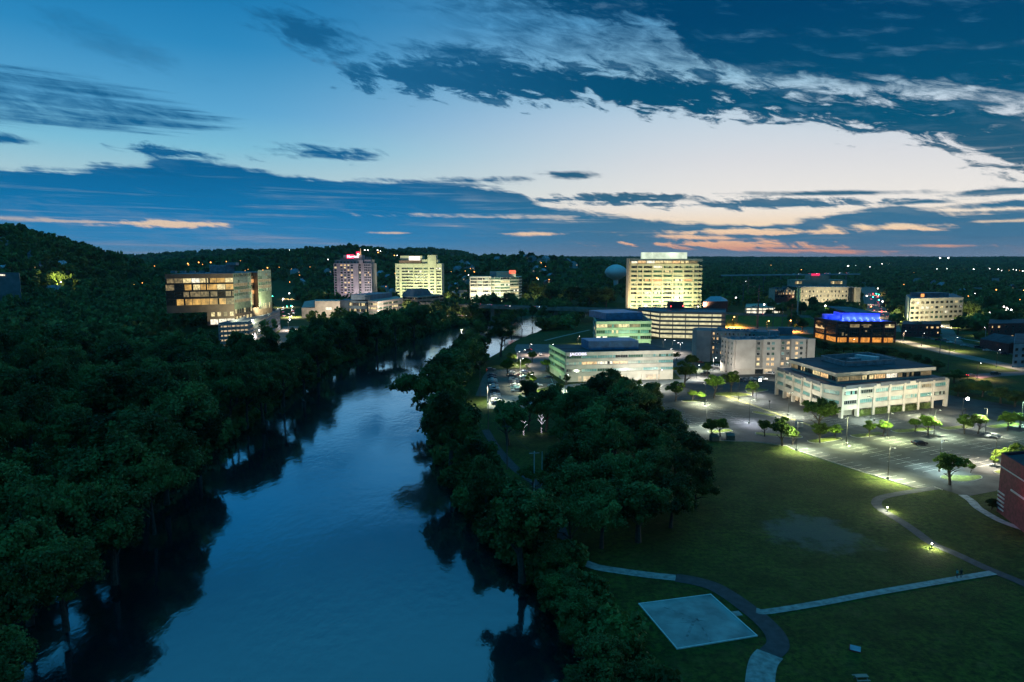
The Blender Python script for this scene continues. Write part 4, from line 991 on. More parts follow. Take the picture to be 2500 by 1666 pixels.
# ---- 1 white four-storey office with blue louvred penthouse and lit letters
LIM = mat('pale_precast', (0.50, 0.47, 0.40), 0.8, 0.12, 0.25); GRNW = mat('green_tinted_panel', (0.42, 0.52, 0.38), 0.6, 0.12, 0.4)
h = 14.6; FL, FR, BL = Vector(G(1382, 861, h)), Vector(G(1644, 855, h)), Vector(G(1342, 841, h)); BR = FR+BL-FL
poly = [tuple(FL), tuple(FR), tuple(BR), tuple(BL)]
r = bld('office_building', FL, 'four storey pale office with blue louvred rooftop and white lit lettering')
def f(b):
    b.prism(poly, 0, 0.02); 
    b.prism([tuple(Vector(p)*0.9985+Vector((sum(q[0] for q in poly)/4, sum(q[1] for q in poly)/4))*0.0015) for p in poly], 0.02, h-0.6)
    for A_, B_ in ((FL, FR), (BL, FL)):
        for z0, z1 in ((2.9, 4.6), (6.7, 8.2), (10.1, 11.3), (13.0, 14.6)): band(b, A_, B_, z0, z1, 0.35)
    for k in range(8):                                   # ground floor piers
        p = FL.lerp(FR, k/7*0.98+0.01); b.box((p.x, p.y-0.05, 1.45), (1.0, 0.7, 2.9), math.atan2(FR.y-FL.y, FR.x-FL.x))
part(r, 'wall', f, LIM)
part(r, 'roof', lambda b: b.prism([tuple(Vector(p).lerp((FL+BR)/2, 0.015)) for p in poly], h-0.6, h-0.3), ROOFD)
PT = [(5, GT), (2, GG), (1.2, GD), (1.2, GP)]
facade(r, FL, FR, (12.2, 9.15, 5.65), 7, 1.55, 0.985, 6, PT, FRAMEL, litmap={(1, 1): LW, (1, 2): LWH, (1, 3): LW, (0, 5): GP, (1, 4): GP, (1, 5): GP, (2, 4): GP}, off=0.02)
facade(r, BL, FL, (12.2, 9.15, 5.65), 3, 1.55, 0.97, 5, [(3, GG), (2, GT), (1, GD)], FRAMEL, off=0.02)
part(r, 'green_panel', lambda b: [band(b, BL, FL, z0, z1, 0.42) for z0, z1 in ((2.9, 4.6), (6.7, 8.2), (10.1, 11.3), (13.0, 14.62))], GRNW)
for u0, u1, nm in ((0.115, 0.265, 'garage_opening'), (0.745, 0.875, 'garage_opening'), (0.49, 0.53, 'entrance')):
    part(r, nm, lambda b: band(b, FL.lerp(FR, u0), FL.lerp(FR, u1), 0.3, 2.7, 0.12), LGARW if nm[0] == 'g' else LW)
text_on(r, 'JACOBS', FL, FR, 0.035, 13.15, 1.75, emat('white_sign_light', (0.75, 0.72, 1.0), 1.7), 0.42, squeeze=1.35)
pa, pb = Vector(G(1436.6, 853.5, h)), Vector(G(1558, 851, h))
box_on(r, 'penthouse', pa, pb, 14, h-0.3, 18.7, BLUEM, 5)
# ---- 2 office behind it
h = 17; FL, FR, BL = Vector(G(1456, 785.5, h)), Vector(G(1590, 784, h)), Vector(G(1447, 765, h)); BL = FL+(BL-FL)*0.75; BR = FR+BL-FL; poly = [tuple(FL), tuple(FR), tuple(BR), tuple(BL)]
r = bld('office_building', FL, 'glassy green office with blue louvred rooftop behind the letter signed office')
def f(b):
    b.prism(poly, 0, h-0.5)
    for A_, B_ in ((FL, FR), (BL, FL), (FR, BR)):
        for z0, z1 in ((3.2, 4.4), (7.0, 8.5), (11.2, 12.6), (15.3, 17)): band(b, A_, B_, z0, z1, 0.35)
part(r, 'wall', f, GRNW)
part(r, 'roof', lambda b: b.prism([tuple(Vector(p).lerp((FL+BR)/2, 0.03)) for p in poly], h-0.5, h-0.2), ROOFD)
facade(r, FL, FR, (13.95, 9.85, 5.7), 5, 2.4, 0.985, 5, [(4, GT), (3, GG), (1, GD)], FRAMEL, litmap={(0, 0): LY, (0, 1): LDIM, (0, 2): LY, (0, 3): LDIM, (1, 1): LY, (2, 0): LWH}, off=0.02)
facade(r, BL, FL, (13.95, 9.85, 5.7), 3, 2.4, 0.97, 5, [(3, GD), (1, LY), (2, GG)], FRAMEL, off=0.02)
pa, pb = Vector(G(1480, 781, h)), Vector(G(1568, 778.5, h)); box_on(r, 'penthouse', pa, pb, 30, h-0.2, 21.6, BLUEM, 5)
# ---- 3 open parking garage beside the tower
SLAB = mat('garage_precast', (0.20, 0.16, 0.18), 0.8, 0.1, 0.3)
def garage(name, poly, levels, lh, label, inner, slab=SLAB, cols=((0, 1, 5),), pz=1.1, zb=0.0):
    r = bld(name, poly[0], label, 'parking garage'); k = len(poly); c = Vector((sum(p[0] for p in poly)/k, sum(p[1] for p in poly)/k))
    ins = [tuple(Vector(p)+(c-Vector(p)).normalized()*3.2) for p in poly]
    def f(b):
        for i in range(levels+1): b.prism(poly, zb+i*lh-0.3 if i else 0, zb+i*lh+0.02 if i else 0.03)
    part(r, 'floor_slab', f, slab)
    b = MB()
    for i in range(1, levels+1):
        for a_ in range(k): 
            A_, B_ = poly[a_], poly[(a_+1) % k]; band(b, A_, B_, zb+i*lh-0.45, zb+i*lh+pz, 0.22)
    b.build('parapet', slab, r)
    b = MB()
    for (a_, b_, n) in cols:
        for j in range(n+1):
            p = Vector(poly[a_]).lerp(Vector(poly[b_]), j/n); d = Vector(poly[b_])-Vector(poly[a_]); b.box((p.x, p.y, zb+levels*lh/2+0.4), (0.6, 0.62, levels*lh+1.3), math.atan2(d.y, d.x))
    b.build('column', slab, r)
    for i in range(levels):
        part(r, 'lit_interior', lambda b: b.prism(ins, zb+i*lh+0.03 if i else 0.04, zb+(i+1)*lh-0.32), inner)  # solid glowing core, the decks' lamplight put into its emission
    return r
A_ = PY(1611.7, 512, 20); B_ = PY(1771, 503, 20); A0 = PY(1566, 536, 20)
garage('parking_garage', [A0, A_, B_, (B_[0]+12, B_[1]+38), (A_[0]+5, A_[1]+48), (A0[0]+2, A0[1]+24)], 6, 3.15, 'six level open parking garage, its decks glowing, below the floodlit tower', LGAR, cols=((1, 2, 5), (0, 1, 2)))
r = bld('stair_tower', PY(1634, 545, 20), 'black lift block with red lamps on the garage roof below the tower', 'stair tower')
a_, b_ = PY(1634.6, 540, 20), PY(1669, 540, 20); box_on(r, 'wall', a_, b_, 8, 20, 25.5, mat('black_cladding', (0.02, 0.025, 0.035), 0.5, 0.2, 1))
REDL = emat('red_lamp', (1, 0.05, 0.06), 12)
part(r, 'red_lamp', lambda b: b.ball((a_[0]+1, a_[1]-0.5, 22), 0.35), REDL); part(r, 'red_lamp', lambda b: b.ball((b_[0]-.6, b_[1]-0.5, 22.3), 0.4), REDL)
# ---- 4 floodlit tower
CRM = mat('cream_precast', (0.50, 0.47, 0.33), 0.8, 0.1, 0.1)
Yt = 780; h = zof(631, Yt); A_, B_ = Vector(PY(1535.5, Yt, 30)), Vector(PY(1716.5, Yt, 30)); W_ = B_.x-A_.x
r = bld('office_tower', A_, 'wide twelve storey floodlit cream tower with glowing white roof box', 'tower')
ZS = [zof(590+y/6.031, Yt) for y in (375, 440, 505, 570, 632, 697, 760, 826, 887, 945)]
u = lambda x: A_.x+W_*(x-515)/1100
def f(b):
    b.prism([(u(540), Yt+1.5), (u(1545), Yt+1.5), (u(1545), Yt+26), (u(540), Yt+26)], 0, h-3.4)
    b.prism([(u(515), Yt+3), (u(540), Yt+3), (u(540), Yt+20), (u(515), Yt+20)], 0, h)           # thin left blade wall
    b.prism([(u(1545), Yt+4), (u(1607), Yt+4), (u(1607), Yt+22), (u(1545), Yt+22)], 0, h-8)      # set back right wing
    for x in (720, 865, 1015, 1165, 1320, 1470): b.box((u(x), Yt+0.9, (h-8)/2), (1.5, 1.6, h-8))
    for x in (540, 640): b.box((u(x), Yt+1.0, h/2-3), (0.9, 1.6, h-6))
    for z in ZS:
        band(b, (u(540), Yt+1.5), (u(1545), Yt+1.5), z-3.4, z-1.35, 0.7)
        band(b, (u(1545), Yt+4), (u(1607), Yt+4), z-3.4, z-1.2, 1.6)
    band(b, (u(640), Yt+1.5), (u(1545), Yt+1.5), ZS[0]+1.3, ZS[0]+3.6, 1.8)
part(r, 'wall', f, CRM)
part(r, 'roof', lambda b: (b.prism([(u(640), Yt+0.5), (u(1600), Yt+0.5), (u(1600), Yt+27), (u(640), Yt+27)], h-3.4, h-0.6), b.prism([(u(525), Yt), (u(640), Yt), (u(640), Yt+20), (u(525), Yt+20)], h-3.4, h)), ROOFB)
PB = [(4, GG), (3, GD), (2, GP)]
bx = [(640, 720, 1), (720, 865, 0), (865, 1015, 0), (1015, 1165, 0), (1165, 1320, 0), (1320, 1470, 0), (1470, 1545, 1)]
LT_ = {(3, 1): LO, (3, 2): LO, (3, 4): LWH, (3, 5): LO, (6, 0): LO, (6, 1): LWH, (6, 2): LWH, (7, 4): LWH, (0, 2): LWH, (6, 4): LY, (4, 2): LY, (1, 3): LY}
for j, (xa, xb, nr) in enumerate(bx):
    for i, z in enumerate(ZS):
        m_ = LT_.get((i, j)) or pick(PB); put_window(r, u((xa+xb)/2), Yt+1.5, z, 0, (u(xb)-u(xa))*0.84, 2.4, 3 if nr else 6, (m_, pick(PB), pick(PB)), FRAMEL, lit=m_ in (LO, LWH, LY))
for i, z in enumerate(ZS): put_window(r, u(590), Yt+1.5, z, 0, 6.5, 2.4, 4, (pick(PB), pick(PB), GD), FRAMEL); put_window(r, u(1576), Yt+4, z, 0, 3.6, 2.2, 3, (GD, GG, GD), FRAMEL)
for k in range(8):
    m_ = (LWH, LW, LWH, LY, LY, LW, LY, LDIM)[k]; x_ = 590 if k == 0 else 705+(k-1)*126
    put_window(r, u(x_), Yt+0.48, zof(590+302/6.03, Yt), 0, (u(640)-u(550)) if k == 0 else (u(126)-u(0))*0.93, 3.0, 5, (m_, m_, LDIM if k else m_), FRAME, lit=True)
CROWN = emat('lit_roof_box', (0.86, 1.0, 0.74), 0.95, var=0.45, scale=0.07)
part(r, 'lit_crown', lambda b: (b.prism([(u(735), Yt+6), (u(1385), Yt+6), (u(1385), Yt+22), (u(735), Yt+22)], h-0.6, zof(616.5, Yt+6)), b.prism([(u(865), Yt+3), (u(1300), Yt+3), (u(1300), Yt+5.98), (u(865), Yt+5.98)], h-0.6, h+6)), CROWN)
# ---- 5 hotel and its wing
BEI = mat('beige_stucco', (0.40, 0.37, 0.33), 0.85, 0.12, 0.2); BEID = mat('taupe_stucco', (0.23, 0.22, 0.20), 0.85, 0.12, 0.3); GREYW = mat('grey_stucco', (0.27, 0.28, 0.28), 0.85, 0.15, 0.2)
h = 17.8; FL, FR, BL = Vector(G(1796, 832, h)), Vector(G(1987.5, 829, h)), Vector(G(1764.7, 825, h)); dd2 = (FR-FL).normalized(); nn2 = Vector((-dd2.y, dd2.x)); BR = FR+nn2*17; BL2 = Vector((BL.x+1, FL.y+15))
poly = [tuple(FL), tuple(FR), tuple(BR), tuple(BL2), tuple(BL)]
r = bld('hotel', FL, 'beige six storey hotel with recessed balcony bays behind the small car park', 'hotel')
def f(b):
    b.prism([(p[0], p[1]) for p in poly], 0, h)
    for u0, u1 in ((0.0, 0.245), (0.34, 0.56), (0.70, 0.885)): band(b, FL.lerp(FR, u0), FL.lerp(FR, u1), 3.6 if u0 else 3.2, h+0.5, 1.1)
    band(b, FL.lerp(FR, 0.905), FR, 0, h+0.5, 1.3)
    band(b, BL, BL.lerp(FL, 0.35), 0, h+0.4, 0.8); band(b, BL.lerp(FL, 0.62), FL, 0, h+0.4, 0.9)
part(r, 'wall', f, BEI)
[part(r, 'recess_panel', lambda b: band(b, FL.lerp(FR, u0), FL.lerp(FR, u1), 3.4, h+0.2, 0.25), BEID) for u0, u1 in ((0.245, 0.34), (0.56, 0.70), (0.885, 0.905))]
part(r, 'roof', lambda b: b.prism([tuple(Vector(p).lerp((FL+BR)/2, 0.03)) for p in poly], h+0.01, h+0.25), ROOFB)
zz = [16.2-2.72*k for k in range(5)]
LM = [(1.2, LW), (1.5, GT), (2.2, GD), (0.8, GG)]
for (u0, cols, off) in ((0.29, 1, 0.27), (0.405, 1, 1.12), (0.465, 1, 1.12), (0.60, 1, 0.27), (0.665, 1, 0.27), (0.765, 1, 1.12), (0.825, 1, 1.12), (0.893, 1, 0.27)):
    p = FL.lerp(FR, u0)-nn2*off; hot = {(3, 0.29), (3, 0.405), (3, 0.465), (4, 0.29), (4, 0.405), (4, 0.465), (4, 0.60), (0, 0.665), (1, 0.665), (3, 0.665), (1, 0.765), (2, 0.765), (3, 0.765), (0, 0.765)}
    for i, z in enumerate(zz):
        m_ = (LW if random.random() < .6 else LY) if (i, u0) in hot else pick([(1, GT), (2, GD), (1, GG)])
        put_window(r, p.x, p.y, z, math.atan2(dd2.y, dd2.x), 1.7, 1.6, 2, (m_, m_, m_), FRAMEL, lit=(i, u0) in hot)
facade(r, BL, FL, zz, 4, 1.4, 0.32, 1, [(4, GD), (1, GG)], FRAMEL, off=0.95)
part(r, 'garage_opening', lambda b: band(b, FL.lerp(FR, 0.26), FL.lerp(FR, 0.36), 0.2, 2.7, 0.3), GD)
part(r, 'garage_opening', lambda b: band(b, FL.lerp(FR, 0.38), FL.lerp(FR, 0.47), 0.2, 2.7, 0.3), LGARW)
pa, pb = Vector(G(1880, 822, h)), Vector(G(1903, 822, h)); box_on(r, 'lift_housing', pa, pb, 4, h+0.2, h+3.0, METAL)
pa, pb = Vector(G(1900, 818, h)), Vector(G(1935, 819, h)); box_on(r, 'stair_housing', pa, pb, 4, h+0.2, h+4.2, ROOFB)
for k in range(9):
    p = FL.lerp(FR, 0.08+k*0.07)+nn2*random.uniform(4, 11); part(r, 'roof_unit', lambda b: b.box((p.x, p.y, h+0.75), (random.uniform(1.2, 2.5), 1.5, 1.0), random.random()), METAL)
FL, FR, BL = Vector(G(1702.7, 807, h)), Vector(G(1876, 813, h)), Vector(G(1690.8, 802, h)); d3 = (FR-FL).normalized(); n3 = Vector((-d3.y, d3.x)); BR = FR+n3*15; BL2 = FL+n3*17
BL = Vector((BL.x, BL.y)); poly = [tuple(FL), tuple(FR), tuple(BR), tuple(BL2), tuple(BL)]
r = bld('hotel_wing', FL, 'grey rear hotel wing behind the beige hotel, next to the open garage', 'hotel')
part(r, 'wall', lambda b: (b.prism(poly, 0, h), band(b, FL, FL.lerp(FR, 0.2), 0, h+0.4, 3.2)), GREYW)
part(r, 'roof', lambda b: b.prism([tuple(Vector(p).lerp((FL+BR)/2, 0.03)) for p in poly], h+0.01, h+0.25), ROOFB)
facade(r, FL, FR, zz+[2.6], 14, 1.5, 0.45, 2, [(2, LW), (4, GD), (2, GT)], FRAMEL, x0=0.21, off=0.03)
for k in range(5):
    p = FL.lerp(FR, 0.3+k*0.13)+n3*random.uniform(4, 9); part(r, 'roof_unit', lambda b: b.box((p.x, p.y, h+0.8), (2.4, 1.6, 1.1), random.random()), METAL)
# ---- 6 terrace office on the right
CRE = mat('weathered_precast', (0.46, 0.42, 0.36), 0.85, 0.14, 0.22, detail=9); SPD = mat('terrace_dark_panel', (0.07, 0.085, 0.11), 0.6, 0.2, 0.5)
hm, ht = 11.6, 16.0
Lp, C1, C2, Rp = Vector((117, 297)), Vector((119.8, 259)), Vector((124.0, 252.2)), Vector((176.4, 273)); Bp = Lp+Rp-Vector((121, 253))
poly = [tuple(Lp), tuple(C1), tuple(C2), tuple(Rp), tuple(Bp)]
r = bld('terrace_office', C1, 'cream three storey office with set back top floor and dark flat roof')
def f(b):
    b.prism(poly, 3.1, hm)
    ins = [tuple(Vector(p)+(Vector((147, 285))-Vector(p)).normalized()*5) for p in poly]; b.prism(ins, 0, 3.1)
    for A_, B_, n in ((Lp, C1, 5), (C2, Rp, 7)):
        for k in range(n+1):
            p = A_.lerp(B_, k/n); d = B_-A_; b.box((p.x, p.y, hm/2-0.1), (1.1, 1.3, hm-0.2), math.atan2(d.y, d.x))
    for A_, B_ in ((Lp, C1), (C1, C2), (C2, Rp)):
        for z0, z1 in ((3.0, 4.9), (6.7, 8.5), (10.3, hm+0.3)): band(b, A_, B_, z0, z1, 0.4)
part(r, 'wall', f, CRE)
up = [(Vector(p)+(Vector((147, 285))-Vector(p)).normalized()*5.5) for p in (Lp, C1.lerp(C2, .5), Rp, Bp)]
part(r, 'top_floor', lambda b: (b.prism([tuple(p) for p in up], hm, ht-0.05), b.prism([tuple(p+(p-Vector((147, 285))).normalized()*1.4) for p in up], ht-1.3, ht-0.02)), CRE)
part(r, 'roof', lambda b: b.prism([tuple(p+(p-Vector((147, 285))).normalized()*1.1) for p in up], ht-0.02, ht+0.12), ROOFD)
part(r, 'terrace_floor', lambda b: b.prism([tuple(Vector(p).lerp(Vector((147, 285)), 0.015)) for p in poly], hm, hm+0.1), SPD)
for A_, B_, n in ((Lp, C1, 5), (C2, Rp, 7)):
    for u0, u1 in ((0.02, 0.3), (0.34, 0.62), (0.68, 0.97)): part(r, 'terrace_screen', lambda b: band(b, A_.lerp(B_, u0), A_.lerp(B_, u1), hm-0.6, hm+0.75, 0.55), SPD)
PT6 = [(5, GT), (1.5, GD), (1, GP)]
facade(r, Lp, C1, (9.4, 5.8), 5, 1.6, 0.86, 6, PT6, FRAMEL, off=0.03); facade(r, C2, Rp, (9.4, 5.8), 7, 1.6, 0.86, 6, PT6, FRAMEL, off=0.03, litmap={(0, 5): LDIM})
facade(r, C1, C2, (9.4, 5.8), 1, 1.6, 0.9, 3, [(1, GT)], FRAMEL, off=0.03)
facade(r, up[0], up[1], (13.5,), 6, 1.9, 0.96, 5, [(2, GD), (1, GG)], FRAME, litmap={(0, 0): LDIM, (0, 1): LY, (0, 3): LY, (0, 4): LW}, off=0.03)
facade(r, up[1], up[2], (13.5,), 8, 1.9, 0.96, 5, [(2, GD), (2, LDIM)], FRAME, litmap={(0, 1): LDIM, (0, 2): LY, (0, 3): LW, (0, 4): LWH, (0, 7): LDIM}, off=0.03)
for k in range(5): part(r, 'undercroft_glow', lambda b: band(b, Lp.lerp(C1, k/5+.02)+Vector((2.5, 0)), Lp.lerp(C1, (k+1)/5-.02)+Vector((2.5, 0)), 0.1, 2.9, 0.1), LGARW)  # undercroft lamplight put into these strips as emission
HEDGE = LEAF
for k in range(1, 6):
    a_, b_ = C2.lerp(Rp, k/7+0.012), C2.lerp(Rp, (k+1)/7-0.012); d = (b_-a_).normalized(); q = Vector((d.y, -d.x))
    P_ = np.array([[*(a_+(b_-a_)*random.random()+q*random.uniform(0.0, 0.75)), random.uniform(0.1, 2.5)] for _ in range(1300)])
    V_, Q_ = leaves(P_, np.tile([q.x, q.y, 0.3], (1300, 1)), 0.13, RNG); o = bpy.data.objects.new('climbing_plant', numpy_mesh('climbing_plant', V_, Q_, HEDGE)); C.objects.link(o); setp(o, r); o.location = -r.location
pp = [Vector(G(2063.8, 895.7, 16)), Vector(G(2184, 889, 16)), Vector(G(2119, 872, 16)), Vector(G(2006, 880, 16))]; c_ = sum(pp, Vector((0, 0)))/4
b = MB()
for i in range(4):
    a_, e_ = pp[i], pp[(i+1) % 4]; band(b, a_, e_, 16.1, 18.0, 0.25); band(b, a_, e_, 17.9, 18.15, 0.5)
b.build('roof_screen', METAL, r)
part(r, 'roof_unit', lambda b: b.box((c_.x-2, c_.y-1, 17), (5, 3, 1.6), 0.3), METAL); part(r, 'roof_unit', lambda b: b.box((c_.x+5, c_.y+2, 17.3), (9, 3, 2.2), -0.9), mat('white_plant_metal', (0.6, 0.62, 0.65), 0.5, 0.1, 1))
# ---- 7 dark red brick building cut by the right edge
RB_ = mat('dark_red_brick', (0.13, 0.022, 0.04), 0.85, 0.25, 1.2, detail=8, bump=0.2)
Y0 = 157; A_ = Vector(PY(2433, 157, 0)); C_ = Vector(G(2522, 1318, 0)); B_ = C_+Vector((38, -18)); D_ = A_+Vector((40, 10)); ht7 = zof(1115, 157)+0.2
ln = (C_-A_).normalized()
poly = [tuple(A_), tuple(C_), tuple(B_), tuple(D_)]
r = bld('brick_building', A_, 'dark red brick building with grey stone bands at the right edge of the meadow')
part(r, 'wall', lambda b: b.prism(poly, 0, ht7), RB_)
part(r, 'roof', lambda b: b.prism([tuple(Vector(p).lerp(Vector((A_+B_)/2), 0.03)) for p in poly], ht7, ht7+0.15), ROOFD)
ST = mat('pale_stone_band', (0.38, 0.42, 0.45), 0.7, 0.1, 1)
part(r, 'stone_band', lambda b: (band(b, A_, C_, ht7-2.6, ht7-2.35, 0.15), band(b, A_.lerp(C_, .35), C_, ht7-6.5, ht7-6.1, 0.18)), ST)
for k in range(5): part(r, 'louvre', lambda b: band(b, A_, A_.lerp(C_, 0.2), 1.0+k*0.95, 1.35+k*0.95, 0.16), ST)
parapet(r, poly, ht7, 0.7, RB_)
part(r, 'red_sign_lamp', lambda b: b.box((A_.lerp(C_, 0.86).x-0.3, A_.lerp(C_, 0.86).y, ht7-4.4), (0.25, 1.6, 0.9), math.atan2(ln.y, ln.x)+PI/2), emat('red_sign_light', (1.0, 0.03, 0.10), 4))
_q = A_.lerp(C_, 0.86)+Vector((ln.y, -ln.x))*(2.0 if Vector((ln.y, -ln.x)).x < 0 else -2.0); A7 = (_q.x, _q.y)
# ---- 8 brick hall with blue lit roof
BR2 = mat('maroon_brick', (0.13, 0.045, 0.045), 0.85, 0.2, 0.8, detail=8); LB_ = emat('blue_glow_wall', (0.02, 0.06, 1.0), 0.75, var=0.85, scale=0.28, base=(0.1, 0.1, 0.5)); LOR = emat('orange_lit_arcade', (1.0, 0.38, 0.06), 0.75, var=0.5, scale=0.5)
h = 15.2; Lp = Vector(G(1990, 775, h)); Cp = Vector(G(2045, 784.8, h)); Rp = Vector(G(2187, 785.3, h)); Bp = Lp+Rp-Cp; poly = [tuple(Lp), tuple(Cp), tuple(Rp), tuple(Bp)]; ctr = (Cp+Bp)/2
r = bld('brick_hall', Cp, 'maroon brick hall with cobalt blue lit rooftop and orange lit arcade', 'building')
def f(b):
    b.prism(poly, 3.6, h-0.6); b.prism([tuple(Vector(p).lerp(ctr, 0.12)) for p in poly], 0, 3.6)
    for A_, B_, n in ((Lp, Cp, 2), (Cp, Rp, 5)):
        for k in range(n+1):
            p = A_.lerp(B_, k/n); d = B_-A_; b.box((p.x, p.y, h/2-0.4), (0.9, 0.8, h-0.8), math.atan2(d.y, d.x))
    band(b, Lp, Cp, h-0.7, h, 0.5); band(b, Cp, Rp, h-0.7, h, 0.5); band(b, Cp, Rp, 3.6, 4.8, 0.3); band(b, Lp, Cp, 3.6, 4.8, 0.3)
part(r, 'wall', f, BR2); part(r, 'roof', lambda b: b.prism([tuple(Vector(p).lerp(ctr, 0.01)) for p in poly], h-0.6, h-0.3), mat('blue_roof_deck', (0.06, 0.12, 0.25), 0.6, 0.2, 0.5))
facade(r, Cp, Rp, (12.0, 8.8, 6.1), 5, 2.5, 0.84, 5, [(5, GB_), (1, LDIM)], FRAME, 2, litmap={(0, 4): LY, (0, 1): LDIM, (0, 2): LDIM}, off=0.03)
facade(r, Lp, Cp, (12.0, 8.8, 6.1), 2, 2.5, 0.84, 5, [(3, GD), (1, GG)], FRAME, 2, litmap={(1, 0): LW}, off=0.03)
for k in range(5): part(r, 'arcade_opening', lambda b: band(b, Cp.lerp(Rp, k/5+.02)+Vector((0, 0.9)), Cp.lerp(Rp, (k+1)/5-.02)+Vector((0, 0.9)), 0.1, 3.5, 0.12), LOR)
for k in range(2): part(r, 'arcade_opening', lambda b: band(b, Lp.lerp(Cp, k/2+.04)+Vector((0.7, 0.5)), Lp.lerp(Cp, (k+1)/2-.04)+Vector((0.7, 0.5)), 0.1, 3.5, 0.12), LOR)
pa, pb = Vector(G(2056, 780, h)), Vector(G(2147, 781, h)); pc = pa+(pb-pa).normalized()*(-9)+Vector((0, 3))
part(r, 'blue_lit_storey', lambda b: (b.prism([tuple(pa), tuple(pb), tuple(pb+Vector((1, 16))), tuple(pa+Vector((1, 16)))], h-0.3, h+4.6), b.prism([tuple(pc), tuple(pa+Vector((-.05, 3))), tuple(pa+Vector((-.05, 12))), tuple(pc+Vector((0, 9)))], h-0.3, h+3.0)), LB_)  # blue uplighting put into these walls as emission
def f(b):
    z0, z1 = h+4.7, h+8.5; P1, P2, P3, P4 = pa+Vector((-1.5, -1.5)), pb+Vector((1.5, -1.5)), pb+Vector((-12, 19)), pa+Vector((-3, 19))
    lo = [(P1.x+4, P1.y, z0+0.9), (P2.x, P2.y, z0), (P3.x, P3.y, z1-0.6), (P4.x, P4.y, z1)]
    b.face(lo); b.face([(x, y, z-0.4) for x, y, z in lo][::-1])
    for i in range(4): p, q = lo[i], lo[(i+1) % 4]; b.face([(p[0], p[1], p[2]-0.4), (q[0], q[1], q[2]-0.4), q, p])
part(r, 'tilted_roof', f, ROOFB); part(r, 'clerestory_wall', lambda b: b.prism([tuple(pa+Vector((2, 2))), tuple(pb+Vector((-14, 2))), tuple(pb+Vector((-14, 14))), tuple(pa+Vector((2, 14)))], h+4.6, h+5.5), BR2)
# ---- 9 cream four-storey office at right
CR9 = mat('cream_stone', (0.50, 0.46, 0.37), 0.85, 0.12, 0.2)
Yb = 640; FL = Vector(PY(2222.8, Yb, 20)); FR = Vector(PY(2352, Yb+24, 20)); BL = Vector(PY(2211.6, Yb+75, 20)); BR = FR+BL-FL; h = zof(729.5, Yb); ctr = (FL+BR)/2; poly = [tuple(FL), tuple(FR), tuple(BR), tuple(BL)]
r = bld('office_building', FL, 'cream four storey office with blue plant box beyond the brick hall')
part(r, 'wall', lambda b: (b.prism(poly, 0, h-0.4), band(b, FL, FR, h-1.5, h, 0.3), [band(b, FL, FR, z, z+0.3, 0.15) for z in (5.2, 10.2, 15.2)]), CR9); part(r, 'roof', lambda b: b.prism([tuple(Vector(p).lerp(ctr, 0.015)) for p in poly], h-0.4, h-0.2), ROOFB)
facade(r, FL, FR, [zof(600+y/4.48, Yb) for y in (628, 684, 738, 792)], 11, 2.3, 0.62, 3, [(4, GD), (1.5, LDIM), (2, GG)], FRAME, litmap={(0, 1): LWH, (0, 2): LDIM, (1, 1): LDIM, (1, 2): LWH, (1, 3): LWH, (1, 6): LY, (1, 4): LY, (0, 9): LY, (2, 7): LWH}, off=0.03)
pa = Vector(PY(2254, Yb+25, 22)); pb = Vector(PY(2316, Yb+32, 22)); box_on(r, 'plant_box', pa, pb, 16, h-0.2, zof(716, Yb+25), ROOFB)
part(r, 'orange_sign', lambda b: b.box((XP(2252, Yb+22, 22), Yb+22, h+1.8), (2.6, 1.2, 3)), emat('orange_sign_light', (1, 0.35, 0.08), 1.6))
# ---- 10 dark glass tower on the left with its garage
BRZ = mat('bronze_cladding', (0.16, 0.10, 0.075), 0.6, 0.15, 0.3); GSC = mat('green_glazed_screen', (0.24, 0.27, 0.19), 0.5, 0.2, 0.5)
ht = 49.0; A_ = Vector(PY(404, 470, 40)); Cc = Vector(PY(570, 490, 40)); R1 = Vector(PY(613, 520, 40)); R2 = Vector(PY(630, 528, 40)); R3 = Vector(PY(662, 553, 40)); dn = Vector((-0.15, 1)).normalized()
r = bld('office_tower', Cc, 'dark glass eight storey office with green glazed end above the left bank garage', 'tower')
polyA = [tuple(A_), tuple(Cc), tuple(R1), tuple(R1+Vector((-6, 6))), tuple(R2+Vector((-6, 8))), tuple(R2), tuple(R3), tuple(R3+Vector((-40, 30))), tuple(A_+Vector((-5, 45)))]
def zy(y): return zof(600+y/5.809, 490)
part(r, 'wall', lambda b: (b.prism(polyA, 22, ht-0.4), b.prism([tuple(A_.lerp(Cc, 0.58)), tuple(Cc), tuple(R1), tuple(R3), tuple(R3+Vector((-40, 30))), tuple(A_.lerp(Cc, .58)+Vector((0, 40)))], 12, 22)), BRZ)
part(r, 'roof', lambda b: b.prism([tuple(Vector(p)+(Vector((-205, 530))-Vector(p)).normalized()*0.6) for p in polyA], ht-0.4, ht-0.1), ROOFB)
part(r, 'fascia', lambda b: band(b, A_, Cc, zy(458), ht, 0.5), BRZ)
WL = {(0, 2): LY, (0, 3): LWH, (0, 4): LY, (0, 5): LAMB, (0, 6): LAMB, (0, 7): LY, (1, 2): LAMB, (1, 3): LY, (1, 4): LAMB, (1, 5): LAMB, (1, 6): LY, (1, 7): LAMB, (2, 2): LDIM, (2, 3): LDIM, (2, 4): LDIM, (2, 5): LDIM, (2, 7): LDIM, (3, 1): LAMB, (3, 2): LAMB, (3, 3): LAMB, (3, 4): LAMB, (3, 5): LAMB, (3, 6): LAMB, (3, 7): LDIM, (0, 0): LDIM, (1, 0): LDIM}
facade(r, A_, Cc, [zy(488), zy(585), zy(685), zy(785)], 8, 4.4, 0.98, 6, [(5, GB_), (1, LDIM)], FRAME, litmap=WL, off=0.04)
